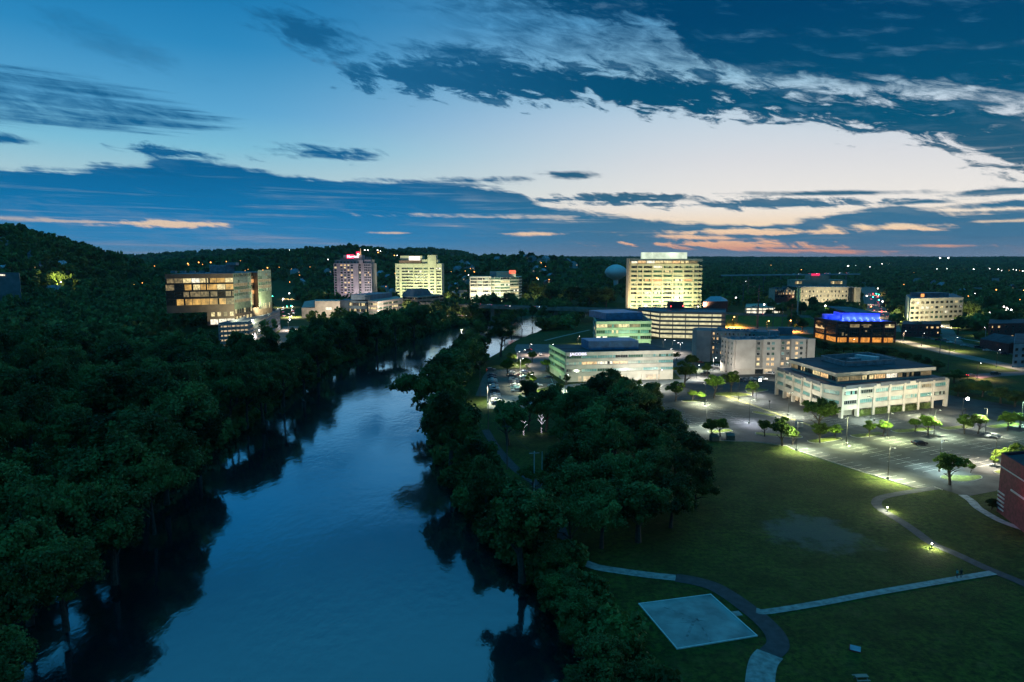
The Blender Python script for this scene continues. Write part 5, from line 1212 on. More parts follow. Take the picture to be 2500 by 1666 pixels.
part(r, 'spandrel', lambda b: [band(b, A_, Cc, zy(y+22), zy(y), 0.22) for y in (520, 620, 715)], mat('dark_spandrel', (0.02, 0.022, 0.025), 0.3, 0.2, 1))
facade(r, Cc, R1, [zy(y) for y in (430, 470, 515, 560, 610, 655, 700, 745, 790)], 1, 2.6, 0.97, 9, [(2, GG), (1, LDIM), (2, GP)], FRAMEL, off=0.05)
part(r, 'glazed_screen', lambda b: (band(b, Cc, R1, 22.5, ht+0.05, 0.04), band(b, R2, R3, 22.5, ht+0.05, 0.04)), GSC)
facade(r, R2, R3, [zy(y)+1.5 for y in (420, 465, 510, 555, 600, 650, 700)], 1, 2.6, 0.96, 7, [(2, GG), (2, LDIM), (2, GP)], FRAMEL, off=0.05)
facade(r, R1+Vector((-6, 6)), R2+Vector((-6, 8)), [zy(y) for y in (430, 530, 620, 700)], 1, 3.0, 0.9, 3, [(1, GB_)], FRAME, litmap={(1, 0): LO, (3, 0): LO}, off=0.05)
pA = A_.lerp(Cc, 0.62); facade(r, pA, Cc, [zof(600+965/5.809, 490)], 4, 3.2, 0.62, 2, [(1, LY)], FRAME, litmap={(0, 0): LY, (0, 1): LY, (0, 2): LDIM, (0, 3): LY}, off=0.05)
facade(r, Cc, R1, [zof(600+930/5.809, 495)], 8, 3.4, 0.5, 1, [(2, LY), (2, GD)], FRAME, off=0.05); facade(r, R2, R3, [zof(600+850/5.809, 540)], 7, 4.5, 0.5, 1, [(2, LY), (1, LDIM), (1, GD)], FRAME, off=0.05)
facade(r, pA, Cc, [zof(600+1070/5.809, 490)], 3, 4.0, 0.95, 3, [(1, LWH)], FRAME, off=0.05); facade(r, Cc, R1, [zof(600+1040/5.809, 492)], 5, 3.5, 0.6, 2, [(1, LGARW), (1, LY)], FRAME, off=0.05)
pa = Vector(PY(514, 505, 50)); pb = Vector(PY(572, 512, 50)); box_on(r, 'penthouse', pa, pb, 15, ht-0.1, zof(648, 505), METAL, 2)
part(r, 'roof_unit', lambda b: b.box((pa.x+14, pa.y+6, zof(648, 505)+1), (7, 6, 2)), METAL)
for k in range(4): part(r, 'roof_unit', lambda b: b.box((pa.x-8-k*7, pa.y+4, ht+0.7), (3.5, 3, 1.5)), METAL)
G0, G1, G2 = PY(535, 452, 10), PY(607, 463, 10), PY(683, 573, 10)
GCON = mat('bluish_garage_concrete', (0.30, 0.31, 0.36), 0.8, 0.12, 0.3)
garage('parking_garage', [G0, G1, G2, (G2[0]-14, G2[1]+2), (G1[0]-14, G1[1]+16), (G0[0], G0[1]+20)], 5, 3.1, 'long pale five level parking garage under the dark glass office', LGARW, GCON, cols=((0, 1, 7), (1, 2, 30)), pz=1.6)
# ---- 11 red signed hotel tower
GY = mat('mauve_grey_precast', (0.30, 0.26, 0.28), 0.85, 0.12, 0.15)
Yh = 900; ux = lambda x, y=Yh: XP(800+x/13.067, y, 30); zz_ = lambda y, Y=Yh: zof(600+y/13.067, Y)
r = bld('hotel_tower', (ux(200), Yh), 'grey stepped hotel tower with red lit sign on its crown', 'tower')
def f(b):
    b.prism([(ux(205), Yh), (ux(985), Yh), (ux(985), Yh+34), (ux(205), Yh+34)], 0, zz_(568)); b.prism([(ux(985), Yh+5), (ux(1150), Yh+5), (ux(1150), Yh+34), (ux(985), Yh+34)], 0, zz_(560))
    b.prism([(ux(1150), Yh+2), (ux(1398), Yh+2), (ux(1398), Yh+36), (ux(1150), Yh+36)], 0, zz_(568)); b.prism([(ux(1160), Yh+4), (ux(1362), Yh+4), (ux(1362), Yh+30), (ux(1160), Yh+30)], zz_(568), zz_(450))
    b.prism([(ux(225), Yh+3), (ux(1125), Yh+3), (ux(1125), Yh+30), (ux(225), Yh+30)], zz_(568), zz_(460)); b.prism([(ux(395), Yh+4), (ux(1090), Yh+4), (ux(1090), Yh+26), (ux(395), Yh+26)], zz_(460), zz_(415)); b.prism([(ux(495), Yh+5), (ux(1085), Yh+5), (ux(1085), Yh+24), (ux(495), Yh+24)], zz_(415), zz_(300))
    for x in (310, 400, 505, 620, 735, 835): b.box((ux(x), Yh-0.1, zz_(568)/2), (1.3, 0.8, zz_(568)))
    for x in (1205, 1290, 1340, 1240): b.box((ux(x), Yh+10, zz_(420)), (1.2, 1.2, 5))
part(r, 'wall', f, GY)
hotl = {(0, 0), (0, 1), (0, 2), (1, 1), (2, 2), (2, 3), (4, 0), (4, 3), (5, 1), (5, 3), (7, 1), (7, 2), (9, 1), (11, 1)}
for i in range(12):
    z = zz_(625+i*79.5)
    for j in range(4):
        m_ = pick([(1, LW), (1, LY)]) if (i, j) in hotl else pick([(4, GD), (1, GG)]); put_window(r, ux(452+j*111), Yh, z, 0, 2.9, 1.9, 2, (m_, m_, m_), FRAME, lit=(i, j) in hotl)
    for x in (262, 905+100): 
        m_ = LY if (i, x) in ((1, 262), (3, 1005), (7, 1005)) else pick([(3, GD), (1, GG)]); put_window(r, ux(x), Yh+(5 if x > 900 else 0), z, 0, 3.0, 2.4, 2, (m_, m_, m_), FRAME)
    for j in range(4):
        q = (i, j) in ((3, 2), (4, 0), (4, 3), (7, 2)); m_ = LW if q else GD
        if i < 11: put_window(r, ux(1187+j*54), Yh+2, z, 0, 1.6, 2.0, 1, (m_, m_, m_), FRAME, lit=q)
for j in range(7): put_window(r, ux(320+j*110), Yh+3, zz_(530), 0, 2.2, 1.8, 1, (GD, GD, GD), FRAME)
RSG = emat('red_sign_glow', (1.0, 0.01, 0.10), 1.6); RSW = emat('pink_white_sign_light', (1.0, 0.45, 0.5), 4)
part(r, 'sign_panel', lambda b: b.box(((ux(600)+ux(830))/2, Yh+4.8, zz_(357)), (ux(830)-ux(600), 0.3, 6)), RSG)
text_on(r, 'Marriott', (ux(615), Yh+4.6), (ux(820), Yh+4.6), 0.0, zz_(385), 4.4, RSW, 0.1, depth=0.05)
part(r, 'red_sign', lambda b: b.box((ux(860), Yh+24, zz_(225)), (5, 0.6, 3)), RSG); part(r, 'spire', lambda b: b.tube((ux(1010), Yh+12, zz_(300)), (ux(1008), Yh+12, zz_(80)), 0.7, 0.2), emat('lit_spire', (1, 0.6, 0.3), 0.9)); part(r, 'roof_lamp', lambda b: b.ball((ux(975), Yh+3.5, zz_(280)), 1.4), emat('warm_lamp', (1, 0.75, 0.5), 8))
# ---- 12 floodlit cream residential tower
C12 = mat('cream_green_precast', (0.48, 0.48, 0.34), 0.85, 0.1, 0.12)
Yh2 = 950; vx = lambda x: XP(700+x/5.8825, Yh2, 30); vz = lambda y: zof(590+y/5.8825, Yh2)
r = bld('apartment_tower', (vx(1565), Yh2), 'bright floodlit cream tower with white lit penthouse, twelve floors', 'tower')
def f(b):
    b.prism([(vx(1565), Yh2), (vx(2225), Yh2), (vx(2225), Yh2+36), (vx(1565), Yh2+36)], 0, vz(318)); b.prism([(vx(1630), Yh2+4), (vx(1945), Yh2+4), (vx(1945), Yh2+30), (vx(1630), Yh2+30)], vz(318), vz(205))
    b.prism([(vx(2030), Yh2-1.5), (vx(2150), Yh2-1.5), (vx(2150), Yh2+20), (vx(2030), Yh2+20)], 0, vz(195)); b.prism([(vx(1945), Yh2+2), (vx(2175), Yh2+2), (vx(2175), Yh2+22), (vx(1945), Yh2+22)], 0, vz(260))
    for x in (1570, 1625, 1830, 1960, 2035, 2145, 2222): b.box((vx(x), Yh2-0.4, vz(318)/2), (1.1, 0.8, vz(318)))
    for i in range(11): band(b, (vx(1830), Yh2), (vx(2030), Yh2), vz(412+i*42), vz(402+i*42), 1.3)
part(r, 'wall', f, C12)
part(r, 'lit_penthouse', lambda b: band(b, (vx(1755), Yh2+4), (vx(1915), Yh2+4), vz(270), vz(212), 0.4), emat('penthouse_light', (1.0, 0.86, 0.74), 1.7, var=0.3, scale=0.1))
part(r, 'roof', lambda b: b.prism([(vx(1618), Yh2+1), (vx(1935), Yh2+1), (vx(1935), Yh2+3.9), (vx(1618), Yh2+3.9)], vz(318), vz(272)), BRZ)
for i in range(10):
    z = vz(388+i*42.5)
    for x, w_, n in ((1597, 5.5, 3), (1700, 9.0, 5), (1770, 9.0, 5), (1870, 7.5, 4), (1925, 6.0, 4), (1995, 7.5, 4), (2090, 6, 3), (2185, 7, 4)):
        m_ = pick([(5, GD), (1.3, GG), (1.6, GP), (0.9, LWH)]); put_window(r, vx(x), Yh2-(1.5 if x == 2090 else 0), z, 0, w_, 2.3, n, (m_, GD, m_), FRAMEL)
# ---- 13 curved mid-rise with red sign
W13 = mat('white_precast', (0.52, 0.49, 0.39), 0.8, 0.1, 0.15)
Y6 = 900; wx = lambda x, d=0: XP(1130+x/13.067, Y6+d, 20); wz = lambda y: zof(640+y/13.067, Y6)
r = bld('office_building', (wx(240), Y6), 'white lit seven storey office with rounded glass end and red roof sign')
cur = [(wx(905), Y6), (wx(1010), Y6-2), (wx(1200), Y6-1), (wx(1500), Y6+6), (wx(1780, 20), Y6+20), (wx(1875, 36), Y6+36)]
def f(b):
    b.prism([(wx(240), Y6-4), (wx(900), Y6-4), (wx(900), Y6+30), (wx(240), Y6+30)], 0, wz(465)); b.prism(cur+[(wx(1875, 60), Y6+60), (wx(900), Y6+60)], 0, wz(490)); b.prism([(wx(195), Y6+3), (wx(245), Y6+3), (wx(245), Y6+28), (wx(195), Y6+28)], 0, wz(480))
    for a_, c_ in zip(cur, cur[1:]):
        for i in range(8): band(b, a_, c_, wz(600+i*97)-0.3, wz(560+i*97), 0.5)
    for x in (245, 465, 635, 835, 895): b.box((wx(x), Y6-4.2, wz(465)/2), (0.8, 0.7, wz(465)))
part(r, 'wall', f, W13)
for i in range(7):
    z = wz(540+i*98)
    for x, w_, n in ((325, 7.5, 5), (418, 2.8, 1), (550, 10.5, 6), (668, 2.8, 1), (765, 8, 5), (868, 2, 1)):
        m_ = LWH if i in (3, 5) and random.random() < .75 else pick([(4, GD), (1, GP), (1, GG)]); put_window(r, wx(x), Y6-4, z, 0, w_, 2.5, n, (m_, m_, GD if i != 3 else m_), FRAMEL, lit=m_ == LWH)
    for k, (a_, c_) in enumerate(zip(cur, cur[1:])):
        lit = {(1, 2): LY, (2, 1): LY, (2, 2): LWH, (3, 0): LY, (3, 3): LY, (4, 3): LWH, (5, 1): LY, (5, 2): LY, (5, 3): LY}.get((i, k))
        facade(r, a_, c_, (wz(530+i*97),), 1, 2.9, 0.98, 5, [(3, GG), (1, GD)], FRAMEL, litmap={(0, 0): lit} if lit else None, off=0.05)
part(r, 'penthouse', lambda b: (b.prism([(wx(1060), Y6+15), (wx(1460), Y6+15), (wx(1460), Y6+40), (wx(1060), Y6+40)], wz(492), wz(318)), b.prism([(wx(1462), Y6+13), (wx(1690), Y6+13), (wx(1690), Y6+40), (wx(1462), Y6+40)], wz(492), wz(290))), W13)
part(r, 'plant_box', lambda b: b.prism([(wx(850), Y6+20), (wx(1055), Y6+20), (wx(1055), Y6+44), (wx(850), Y6+44)], wz(475), wz(330)), METAL)
part(r, 'red_sign', lambda b: b.box(((wx(1480)+wx(1680))/2, Y6+12.6, wz(325)), (wx(1680)-wx(1480), 0.5, 4.4)), emat('orange_red_sign_light', (1.0, 0.10, 0.04), 1.8, var=0.4, scale=0.5))
# ---- 14 low offices along the left bank
P14 = mat('pinkish_precast', (0.46, 0.40, 0.35), 0.85, 0.12, 0.2)
Y4 = 676; h = 17.3; Lf = Vector(PY(899.7, 690, 10)); Cf = Vector(PY(922.7, Y4, 10)); Rf = Vector(PY(983, 735, 10)); Bf = Lf+Rf-Cf+Vector((0, 20))
r = bld('office_building', Cf, 'low pink lit four storey office with blue rooftop box behind the left bank trees')
def f(b):
    b.prism([tuple(Lf), tuple(Cf), tuple(Rf), tuple(Bf)], 0, h)
    for A_, B_ in ((Lf, Cf), (Cf, Rf)):
        for z in (3.3, 7.4, 11.6, 15.6): band(b, A_, B_, z, z+1.5, 0.35)
part(r, 'wall', f, P14)
for A_, B_, n in ((Lf, Cf, 2), (Cf, Rf, 5)): facade(r, A_, B_, (14.0, 9.9, 5.8), n, 2.4, 0.94, 4, [(2, GG), (1, GP), (1.2, LY)], FRAMEL, off=0.04)
L2 = Vector(PY(831, 712, 10)); part(r, 'glazed_wing', lambda b: b.prism([tuple(L2), tuple(Lf+Vector((-.1, 4))), tuple(Lf+Vector((0, 30))), tuple(L2+Vector((0, 26)))], 0, h-1), ROOFB)
facade(r, L2, Lf+Vector((-.1, 4)), (12.6, 6.5), 8, 3.0, 0.9, 3, [(3, GD), (3, LY)], FRAME, x0=0.3, off=0.05)
pa, pb, pc = Vector(PY(857, 705, 18)), Vector(PY(903, 698, 18)), Vector(PY(957, 745, 18))
BLB = mat('blue_metal_box', (0.13, 0.19, 0.26), 0.5, 0.2, 0.3)
part(r, 'plant_box', lambda b: (b.prism([tuple(pa), tuple(pb), tuple(pc), tuple(pa+pc-pb)], h, zof(720, 700)), [b.box((*pb.lerp(pc, k/4+0.02), (h+zof(720, 700))/2), (0.5, 0.5, 5.5)) for k in range(4)]), BLB)
r = bld('low_hall', PY(769, 690), 'low cream hall with sloping roof left of the blue boxed office')
part(r, 'wall', lambda b: b.prism([PY(770, 690), PY(831, 690), PY(831, 716), PY(770, 716)], 0, zof(735.5, 690)), P14)
def f(b):
    a_ = PY(737, 684); z0 = zof(752, 684); z1 = zof(738, 700); b.face([(*PY(737, 684), z0), (*PY(769.5, 684), z0+1), (*PY(769.5, 712), z1+1.5), (*PY(745, 712), z1)]); b.prism([PY(737, 684), PY(769.5, 684), PY(769.5, 712), PY(745, 712)], 0, z0-0.05)
part(r, 'sloping_roof', f, mat('pale_pink_roof', (0.42, 0.36, 0.33), 0.8, 0.15, 0.3))
for x_ in (803,): part(r, 'lit_doorway', lambda b: b.box((XP(x_, 690, 3), 689.9, 9), (6, 0.2, 2.5)), LWH)
Y5 = 760; B5 = mat('taupe_precast', (0.26, 0.23, 0.20), 0.85, 0.15, 0.2); h = 17.2
a_, b_, c_ = PY(983, 768), PY(1020, 752), PY(1084, 800)
r = bld('office_building', b_, 'taupe three storey office with dark mansard roof box below the bright cream tower')
part(r, 'wall', lambda b: (b.prism([a_, b_, c_, (c_[0]-20, c_[1]+30), (a_[0], a_[1]+30)], 0, h), [band(b, a_, b_, z, z+1.4, 0.3) or band(b, b_, c_, z, z+1.4, 0.3) for z in (4, 8.5, 13)]), B5)
facade(r, a_, b_, (15.3, 11.2, 6.8), 3, 2.0, 0.92, 4, [(3, GD), (1, LDIM)], FRAME, off=0.05); facade(r, b_, c_, (15.3, 11.2, 6.8), 6, 2.0, 0.92, 4, [(3, GD), (1, LDIM), (1, GG)], FRAME, off=0.05)
def f(b):
    p = [PY(980, 774), PY(1010, 764), PY(1057, 795), PY(1030, 812)]; q = [Vector(t).lerp(Vector(PY(1020, 786)), 0.35) for t in p]; z1 = zof(706, 780)
    for i in range(4): j = (i+1) % 4; b.face([(*p[i], h), (*p[j], h), (*q[j], z1), (*q[i], z1)])
    b.face([(*t, z1) for t in q])
part(r, 'mansard_roof', f, mat('slate_mansard', (0.10, 0.12, 0.15), 0.6, 0.2, 0.3))
# ---- 15 far hotel complex and gabled block at right
BG = mat('sand_brick', (0.36, 0.31, 0.24), 0.85, 0.15, 0.2); qx = lambda x, Y=850: XP(1750+x/5.8825, Y, 15); qz = lambda y, Y=850: zof(600+y/5.8825, Y)
r = bld('far_hotel', (qx(1205), 850), 'sand coloured five storey hotel with small red lit sign on top beyond the trees', 'hotel')
def f(b):
    b.prism([(qx(1200), 850), (qx(1885), 850), (qx(1885), 880), (qx(1200), 880)], 0, qz(598)); b.prism([(qx(1280), 882), (qx(2035), 882), (qx(2035), 910), (qx(1280), 910)], 0, qz(505)); b.prism([(qx(1525), 885), (qx(1785), 885), (qx(1785), 905), (qx(1525), 905)], qz(505), qz(445)); b.prism([(qx(1970), 845), (qx(2035), 845), (qx(2035), 878), (qx(1970), 878)], 0, qz(600))
part(r, 'wall', f, BG); part(r, 'glass_stair', lambda b: b.prism([(qx(1140), 849), (qx(1199), 849), (qx(1199), 880), (qx(1140), 880)], 0, qz(598)), GG); part(r, 'glass_stair', lambda b: b.prism([(qx(1886), 850), (qx(1969), 850), (qx(1969), 880), (qx(1886), 880)], 0, qz(600)), GD)
part(r, 'roof', lambda b: b.prism([(qx(1140), 850), (qx(1950), 850), (qx(1950), 881.5), (qx(1140), 881.5)], qz(598), qz(590)), ROOFB)
for i, y in enumerate((660, 722, 780)):
    facade(r, (qx(1205), 850), (qx(1885), 850), (qz(y),), 13, 2.6, 0.36, 2, [(5, GD), (2, LY), (1, LDIM)], FRAME, off=0.05)
for x in (1320, 1850, 1920): put_window(r, qx(x), 882, qz(545), 0, 9, 3.5, 4, (LDIM, LY, LDIM), FRAME)
part(r, 'red_sign', lambda b: (b.box((qx(1578), 884, qz(418)), (qx(1640)-qx(1517), 0.4, 1.0)), b.box((qx(1578), 884, qz(433)), (qx(1640)-qx(1517), 0.4, 1.0)), b.tube((qx(1530), 885, qz(445)), (qx(1530), 885, qz(415)), 0.2), b.tube((qx(1630), 885, qz(445)), (qx(1630), 885, qz(415)), 0.2)), RSG)
r = bld('gabled_block', (qx(833, 830), 830), 'cream and brick gabled block beside the far hotel')
gx = lambda x: qx(x, 830); gz = lambda y: qz(y, 830)
def gable(b, xa, xb, ya, yb, z0, z1, mi=0):
    xm = (xa+xb)/2; b.face([(xa, ya, z0), (xb, ya, z0), (xm, ya, z1)], mi); b.face([(xb, yb, z0), (xa, yb, z0), (xm, yb, z1)], mi)
    b.face([(xa-.3, ya-.4, z0-.2), (xm, ya-.4, z1+.1), (xm, yb+.4, z1+.1), (xa-.3, yb+.4, z0-.2)], 1); b.face([(xm, ya-.4, z1+.1), (xb+.3, ya-.4, z0-.2), (xb+.3, yb+.4, z0-.2), (xm, yb+.4, z1+.1)], 1)
def f(b):
    b.prism([(gx(833), 830), (gx(940), 830), (gx(940), 850), (gx(833), 850)], 0, gz(615)); b.prism([(gx(940), 833), (gx(1130), 833), (gx(1130), 850), (gx(940), 850)], 0, gz(640))
    gable(b, gx(985), gx(1075), 832.8, 848, gz(640), gz(595)); gable(b, gx(860), gx(930), 829.8, 846, gz(625), gz(600))
b = MB(); f(b); b.build('wall', [mat('cream_render', (0.42, 0.37, 0.31), 0.85, 0.1, 0.3), ROOFD], r); part(r, 'brick_base', lambda b: (band(b, (gx(833), 830), (gx(940), 830), 0, gz(655), 0.4), band(b, (gx(940), 833), (gx(1130), 833), 0, gz(705), 0.4)), BR2)
facade(r, (gx(833), 830), (gx(940), 830), (gz(650), gz(690), gz(735)), 3, 2.4, 0.45, 2, [(3, GD), (1, LDIM)], FRAME, off=0.45); facade(r, (gx(940), 833), (gx(1130), 833), (gz(650), gz(690), gz(735)), 4, 2.4, 0.45, 2, [(3, GD), (1, LW)], FRAME, off=0.45)
# ---- 16 lit low garage, shed, far car deck
p15 = [PY(1819, 734), PY(1876, 734), PY(1912, 748), (XP(1905, 800, 5), 800), (XP(1822, 790, 5), 790)]
garage('parking_garage', p15, 2, 3.3, 'low bright two level parking deck with cars on its roof beyond the highway', LWH, mat('pale_deck', (0.50, 0.46, 0.36), 0.8, 0.1, 0.3), cols=((0, 1, 4), (1, 2, 3)), pz=0.9)
r = bld('shed', PY(1716, 760), 'long low brick shed with pale blue hipped roof right of the floodlit tower', 'shed')
a4 = [PY(1716, 755), PY(1776, 762), PY(1772, 800), PY(1725, 800)]
part(r, 'wall', lambda b: b.prism(a4, 0, zof(737, 755)), BR2)
def f(b):
    z0 = zof(737, 755); z1 = zof(724, 775); c = [Vector(p)*1.004 for p in a4]; r1, r2 = Vector(PY(1733, 775)), Vector(PY(1757, 780))
    b.face([(*c[0], z0), (*c[1], z0), (*r2, z1), (*r1, z1)]); b.face([(*c[1], z0), (*c[2], z0), (*r2, z1)]); b.face([(*c[2], z0), (*c[3], z0), (*r1, z1), (*r2, z1)]); b.face([(*c[3], z0), (*c[0], z0), (*r1, z1)])
part(r, 'roof', f, mat('pale_blue_roof', (0.30, 0.42, 0.52), 0.5, 0.1, 0.3))
r = bld('car_deck', PY(2476, 690), 'long cream car deck on columns at the right edge beyond the street', 'parking deck')
part(r, 'deck', lambda b: (b.prism([PY(2474, 640, 5), PY(2600, 640, 5), PY(2600, 665, 5), PY(2476, 665, 5)], 4.4, 6.6)), CR9)
part(r, 'column', lambda b: [b.box((XP(2480+k*22, 642, 3), 645, 2.3), (0.8, 0.8, 4.4)) for k in range(6)], CR9)
part(r, 'deck_glow_sheet', lambda b: b.prism([PY(2480, 668, 5), PY(2600, 668, 5), PY(2600, 669, 5), PY(2480, 669, 5)], 0, 4.2), LGARW)  # light below the deck put into an upright glowing sheet
# ---- 17 right side low buildings
def simple_block(name, pts, h_, m_, label, wins, cat='building', roofm=ROOFD, fr=FRAME, zs=None, wf=0.5, n=2, pal=None, wh=1.6):
    r = bld(name, pts[0], label, cat); part(r, 'wall', lambda b: b.prism(pts, 0, h_), m_); c = Vector((sum(p[0] for p in pts)/len(pts), sum(p[1] for p in pts)/len(pts)))
    part(r, 'roof', lambda b: b.prism([tuple(Vector(p).lerp(c, 0.015)) for p in pts], h_, h_+0.25), roofm)
    for (i, j, cols) in wins: facade(r, pts[i], pts[j], zs or [h_-2.2], cols, wh, wf, n, pal or [(4, GD), (1, LW)], fr, off=0.04)
    return r
simple_block('low_building', [PY(2200, 520), PY(2294, 520), PY(2296, 545), PY(2202, 545)], 9.5, BR2, 'dark low building behind a round tree at the head of the main road', [(0, 1, 7)], zs=[7.2, 3.2])
AP = simple_block('brick_apartments', [PY(2410, 492), PY(2580, 500), PY(2580, 530), PY(2412, 530)], 12.6, BR2, 'dark brick apartments with warm lit windows facing the parked cars', [(0, 1, 10)], zs=[10.4, 6.9, 3.2], wf=0.3)
part(AP, 'lit_porch', lambda b: band(b, PY(2412, 492), PY(2434, 493), 0.1, 3.0, 1.8), P14)
r = bld('brick_house', PY(2455, 420), 'small brick house with a gable roof at the right edge', 'house')
xa, xb = XP(2458, 430, 4), XP(2530, 430, 4)
b = MB(); b.prism([(xa, 428), (xb, 428), (xb, 455), (xa, 455)], 0, 6.2); gable(b, xa, xb, 428, 455, 6.2, 9.8); b.build('wall', [BR2, ROOFD], r)
simple_block('blue_building', [PY(2470, 372), PY(2600, 380), PY(2600, 420), PY(2474, 425)], 13, mat('blue_grey_panel', (0.20, 0.29, 0.34), 0.7, 0.15, 0.3), 'blue grey block with small dark windows cut by the right edge', [(0, 1, 8)], zs=[10, 6.5, 3], wf=0.4, pal=[(1, GD)])
simple_block('hill_block', [PY(-60, 640, 40), PY(48, 640, 40), PY(49, 665, 40), PY(-60, 665, 40)], zof(668, 640), mat('grey_hill_wall', (0.20, 0.20, 0.22), 0.85, 0.15, 0.2), 'grey windowless block above the forest at the left edge', [])
part(bpy.data.objects['hill_block'], 'lit_strip', lambda b: b.box((XP(5, 639.7, 40), 639.7, zof(672, 640)), (6, 0.3, 1.2)), LWH)
# ---- water tank dome
TK = mat('painted_steel_tank', (0.66, 0.70, 0.72), 0.5, 0.12, 0.05)
Yw = 1150; xw = XP(1504, Yw, 40); rw = (1531-1477)/2/F*Yw; zt = zof(646, Yw); zb = zof(684, Yw)
r = wroot('water_tank', (xw, Yw, 0), 'big pale domed water tank rising from the trees left of the floodlit tower', 'water tank')
def f(b):
    pr = [(0.02, zt), (0.35*rw, zt-0.9), (0.7*rw, zt-4.2), (0.9*rw, zt-8), (rw, zt-12), (rw*0.98, zt-15), (rw*0.8, zt-20), (rw*0.45, zt-24), (rw*0.22, zt-26)]
    n = 32; k = len(b.v)
    for q, z in pr:
        for i in range(n): b.v.append((xw+q*math.cos(2*PI*i/n), Yw+q*math.sin(2*PI*i/n), z))
    for j in range(len(pr)-1):
        for i in range(n): a = k+j*n+i; c = k+j*n+(i+1) % n; b.f.append((a, a+n, c+n, c)); b.m.append(0)
b = MB(); f(b); b.build('tank', TK, r, smooth=True); part(r, 'pedestal', lambda b: b.tube((xw, Yw, 0), (xw, Yw, zt-25), rw*0.2, rw*0.22, 16), TK)
part(r, 'railing', lambda b: [b.tube((xw+2*math.cos(a), Yw+2*math.sin(a), zt-.5), (xw+2*math.cos(a), Yw+2*math.sin(a), zt+1.6), 0.15) for a in (0, 1.5, 3, 4.5)], TK)
# ---- houses on the slopes
HW = [mat('house_siding_%s' % n_, c, 0.85, 0.1, 0.5) for n_, c in (('white', (0.48, 0.5, 0.52)), ('cream', (0.40, 0.36, 0.30)), ('blue', (0.25, 0.32, 0.40)), ('brick', (0.22, 0.12, 0.10)))]
HR = [mat('shingle_%s' % n_, c, 0.85, 0.2, 0.5) for n_, c in (('grey', (0.24, 0.27, 0.32)), ('pale', (0.42, 0.47, 0.54)), ('brown', (0.20, 0.16, 0.15)))]
def house_proto(k):
    t = empty('house', (0, 0, 0), 0, '', 'house'); w_, d_, h_ = (12, 9, 6) if k % 2 else (9, 13, 6.5)
    b = MB(); b.prism([(-w_/2, -d_/2), (w_/2, -d_/2), (w_/2, d_/2), (-w_/2, d_/2)], -6, h_); b.face([(-w_/2, -d_/2, h_), (w_/2, -d_/2, h_), (0, -d_/2, h_+4)]); b.face([(w_/2, d_/2, h_), (-w_/2, d_/2, h_), (0, d_/2, h_+4)]); b.build('wall', HW[k % 4], t)
    b = MB()
    for s in (-1, 1): b.face([(s*(w_/2+.5), -d_/2-.5, h_-.5), (0, -d_/2-.5, h_+4.1), (0, d_/2+.5, h_+4.1), (s*(w_/2+.5), d_/2+.5, h_-.5)]); 
    b.box((w_*0.22, 1, h_+3.4), (0.9, 0.9, 3)); b.build('roof', HR[k % 3], t)
    for i in range(3):
        for z in (1.6, 4.6):
            o = bpy.data.objects.new('window', win_mesh(1.4, 1.5, 2, 0, FRAMEL)); C.objects.link(o); setp(o, t); o.location = (-w_*0.3+i*w_*0.3, -d_/2, z); m_ = LW if (i*3+int(z)+k) % 5 == 0 else GD
            for s_ in (1, 2, 3): o.material_slots[s_].link = 'OBJECT'; o.material_slots[s_].material = m_
    return t
HP = [house_proto(k) for k in range(6)]; USED = set()
HL = [(113, 630, 'house with glowing orange porch on the left wooded hill', 1), (86, 622, 'blue roofed house just above the glowing porch on the left hill', 2), (92, 655, 'reddish house in the trees below the glowing porch', 3), (150, 652, 'pale long house right of the reddish hillside house', 1), (3, 592, 'white house high on the left wooded hill at the edge', 0), (6, 662, 'house with orange lit window above the grey hill block', 1),
      (22, 965, 'house half hidden in the foreground left forest with a lit window', 2), (133, 712, 'small white lit building under the floodlit hillside trees', 0)]
for px, py, lb, k in HL:
    x, y, z = march(px, py, 5); 
    src = HP[k]; o = src if k not in USED else None
    if o is None: o = copy_tree(src, (x, y, z), random.uniform(-.4, .4), 1.0, lb)
    else: o.location = (x, y, z); o['label'] = lb; USED.add(k)
GH = 'houses on the slopes of the far town'
for px, py in ((800, 667), (820, 664), (905, 668), (930, 672), (948, 680), (938, 708), (958, 716), (915, 718), (1100, 705), (1114, 700), (1127, 645), (1140, 650), (1152, 658), (1118, 662), (1122, 680), (1136, 684), (1146, 692), (1162, 700), (1090, 700), (1215, 638), (1283, 633), (1300, 636), (1318, 642), (1332, 637), (1310, 660), (1326, 666), (1345, 678), (1338, 690), (1400, 650), (1385, 642), (720, 668), (735, 690), (1105, 722), (1130, 720), (2385, 712), (2348, 716), (2470, 705), (2430, 690), (2490, 716), (2300, 700), (2280, 694), (2240, 690), (880, 700), (895, 712), (620, 690)):
    x, y, z = march(px, py, 4, 600); k = random.randrange(6); rz = random.uniform(-1.2, 1.2); s_ = max(1.0, y/1150)
    lb = 'small house among trees on the slopes of the far town' if px < 2000 else 'low house among the trees beyond the cream office'
    gp = GH if px < 2000 else 'houses beyond the cream office'
    if k not in USED: o = HP[k]; USED.add(k); o.location = (x, y, z); o.rotation_euler = (0, 0, rz); o.scale = (s_,)*3; o['label'] = lb; o['group'] = gp
    else: copy_tree(HP[k], (x, y, z), rz, s_, lb, gp)
flush_rest()
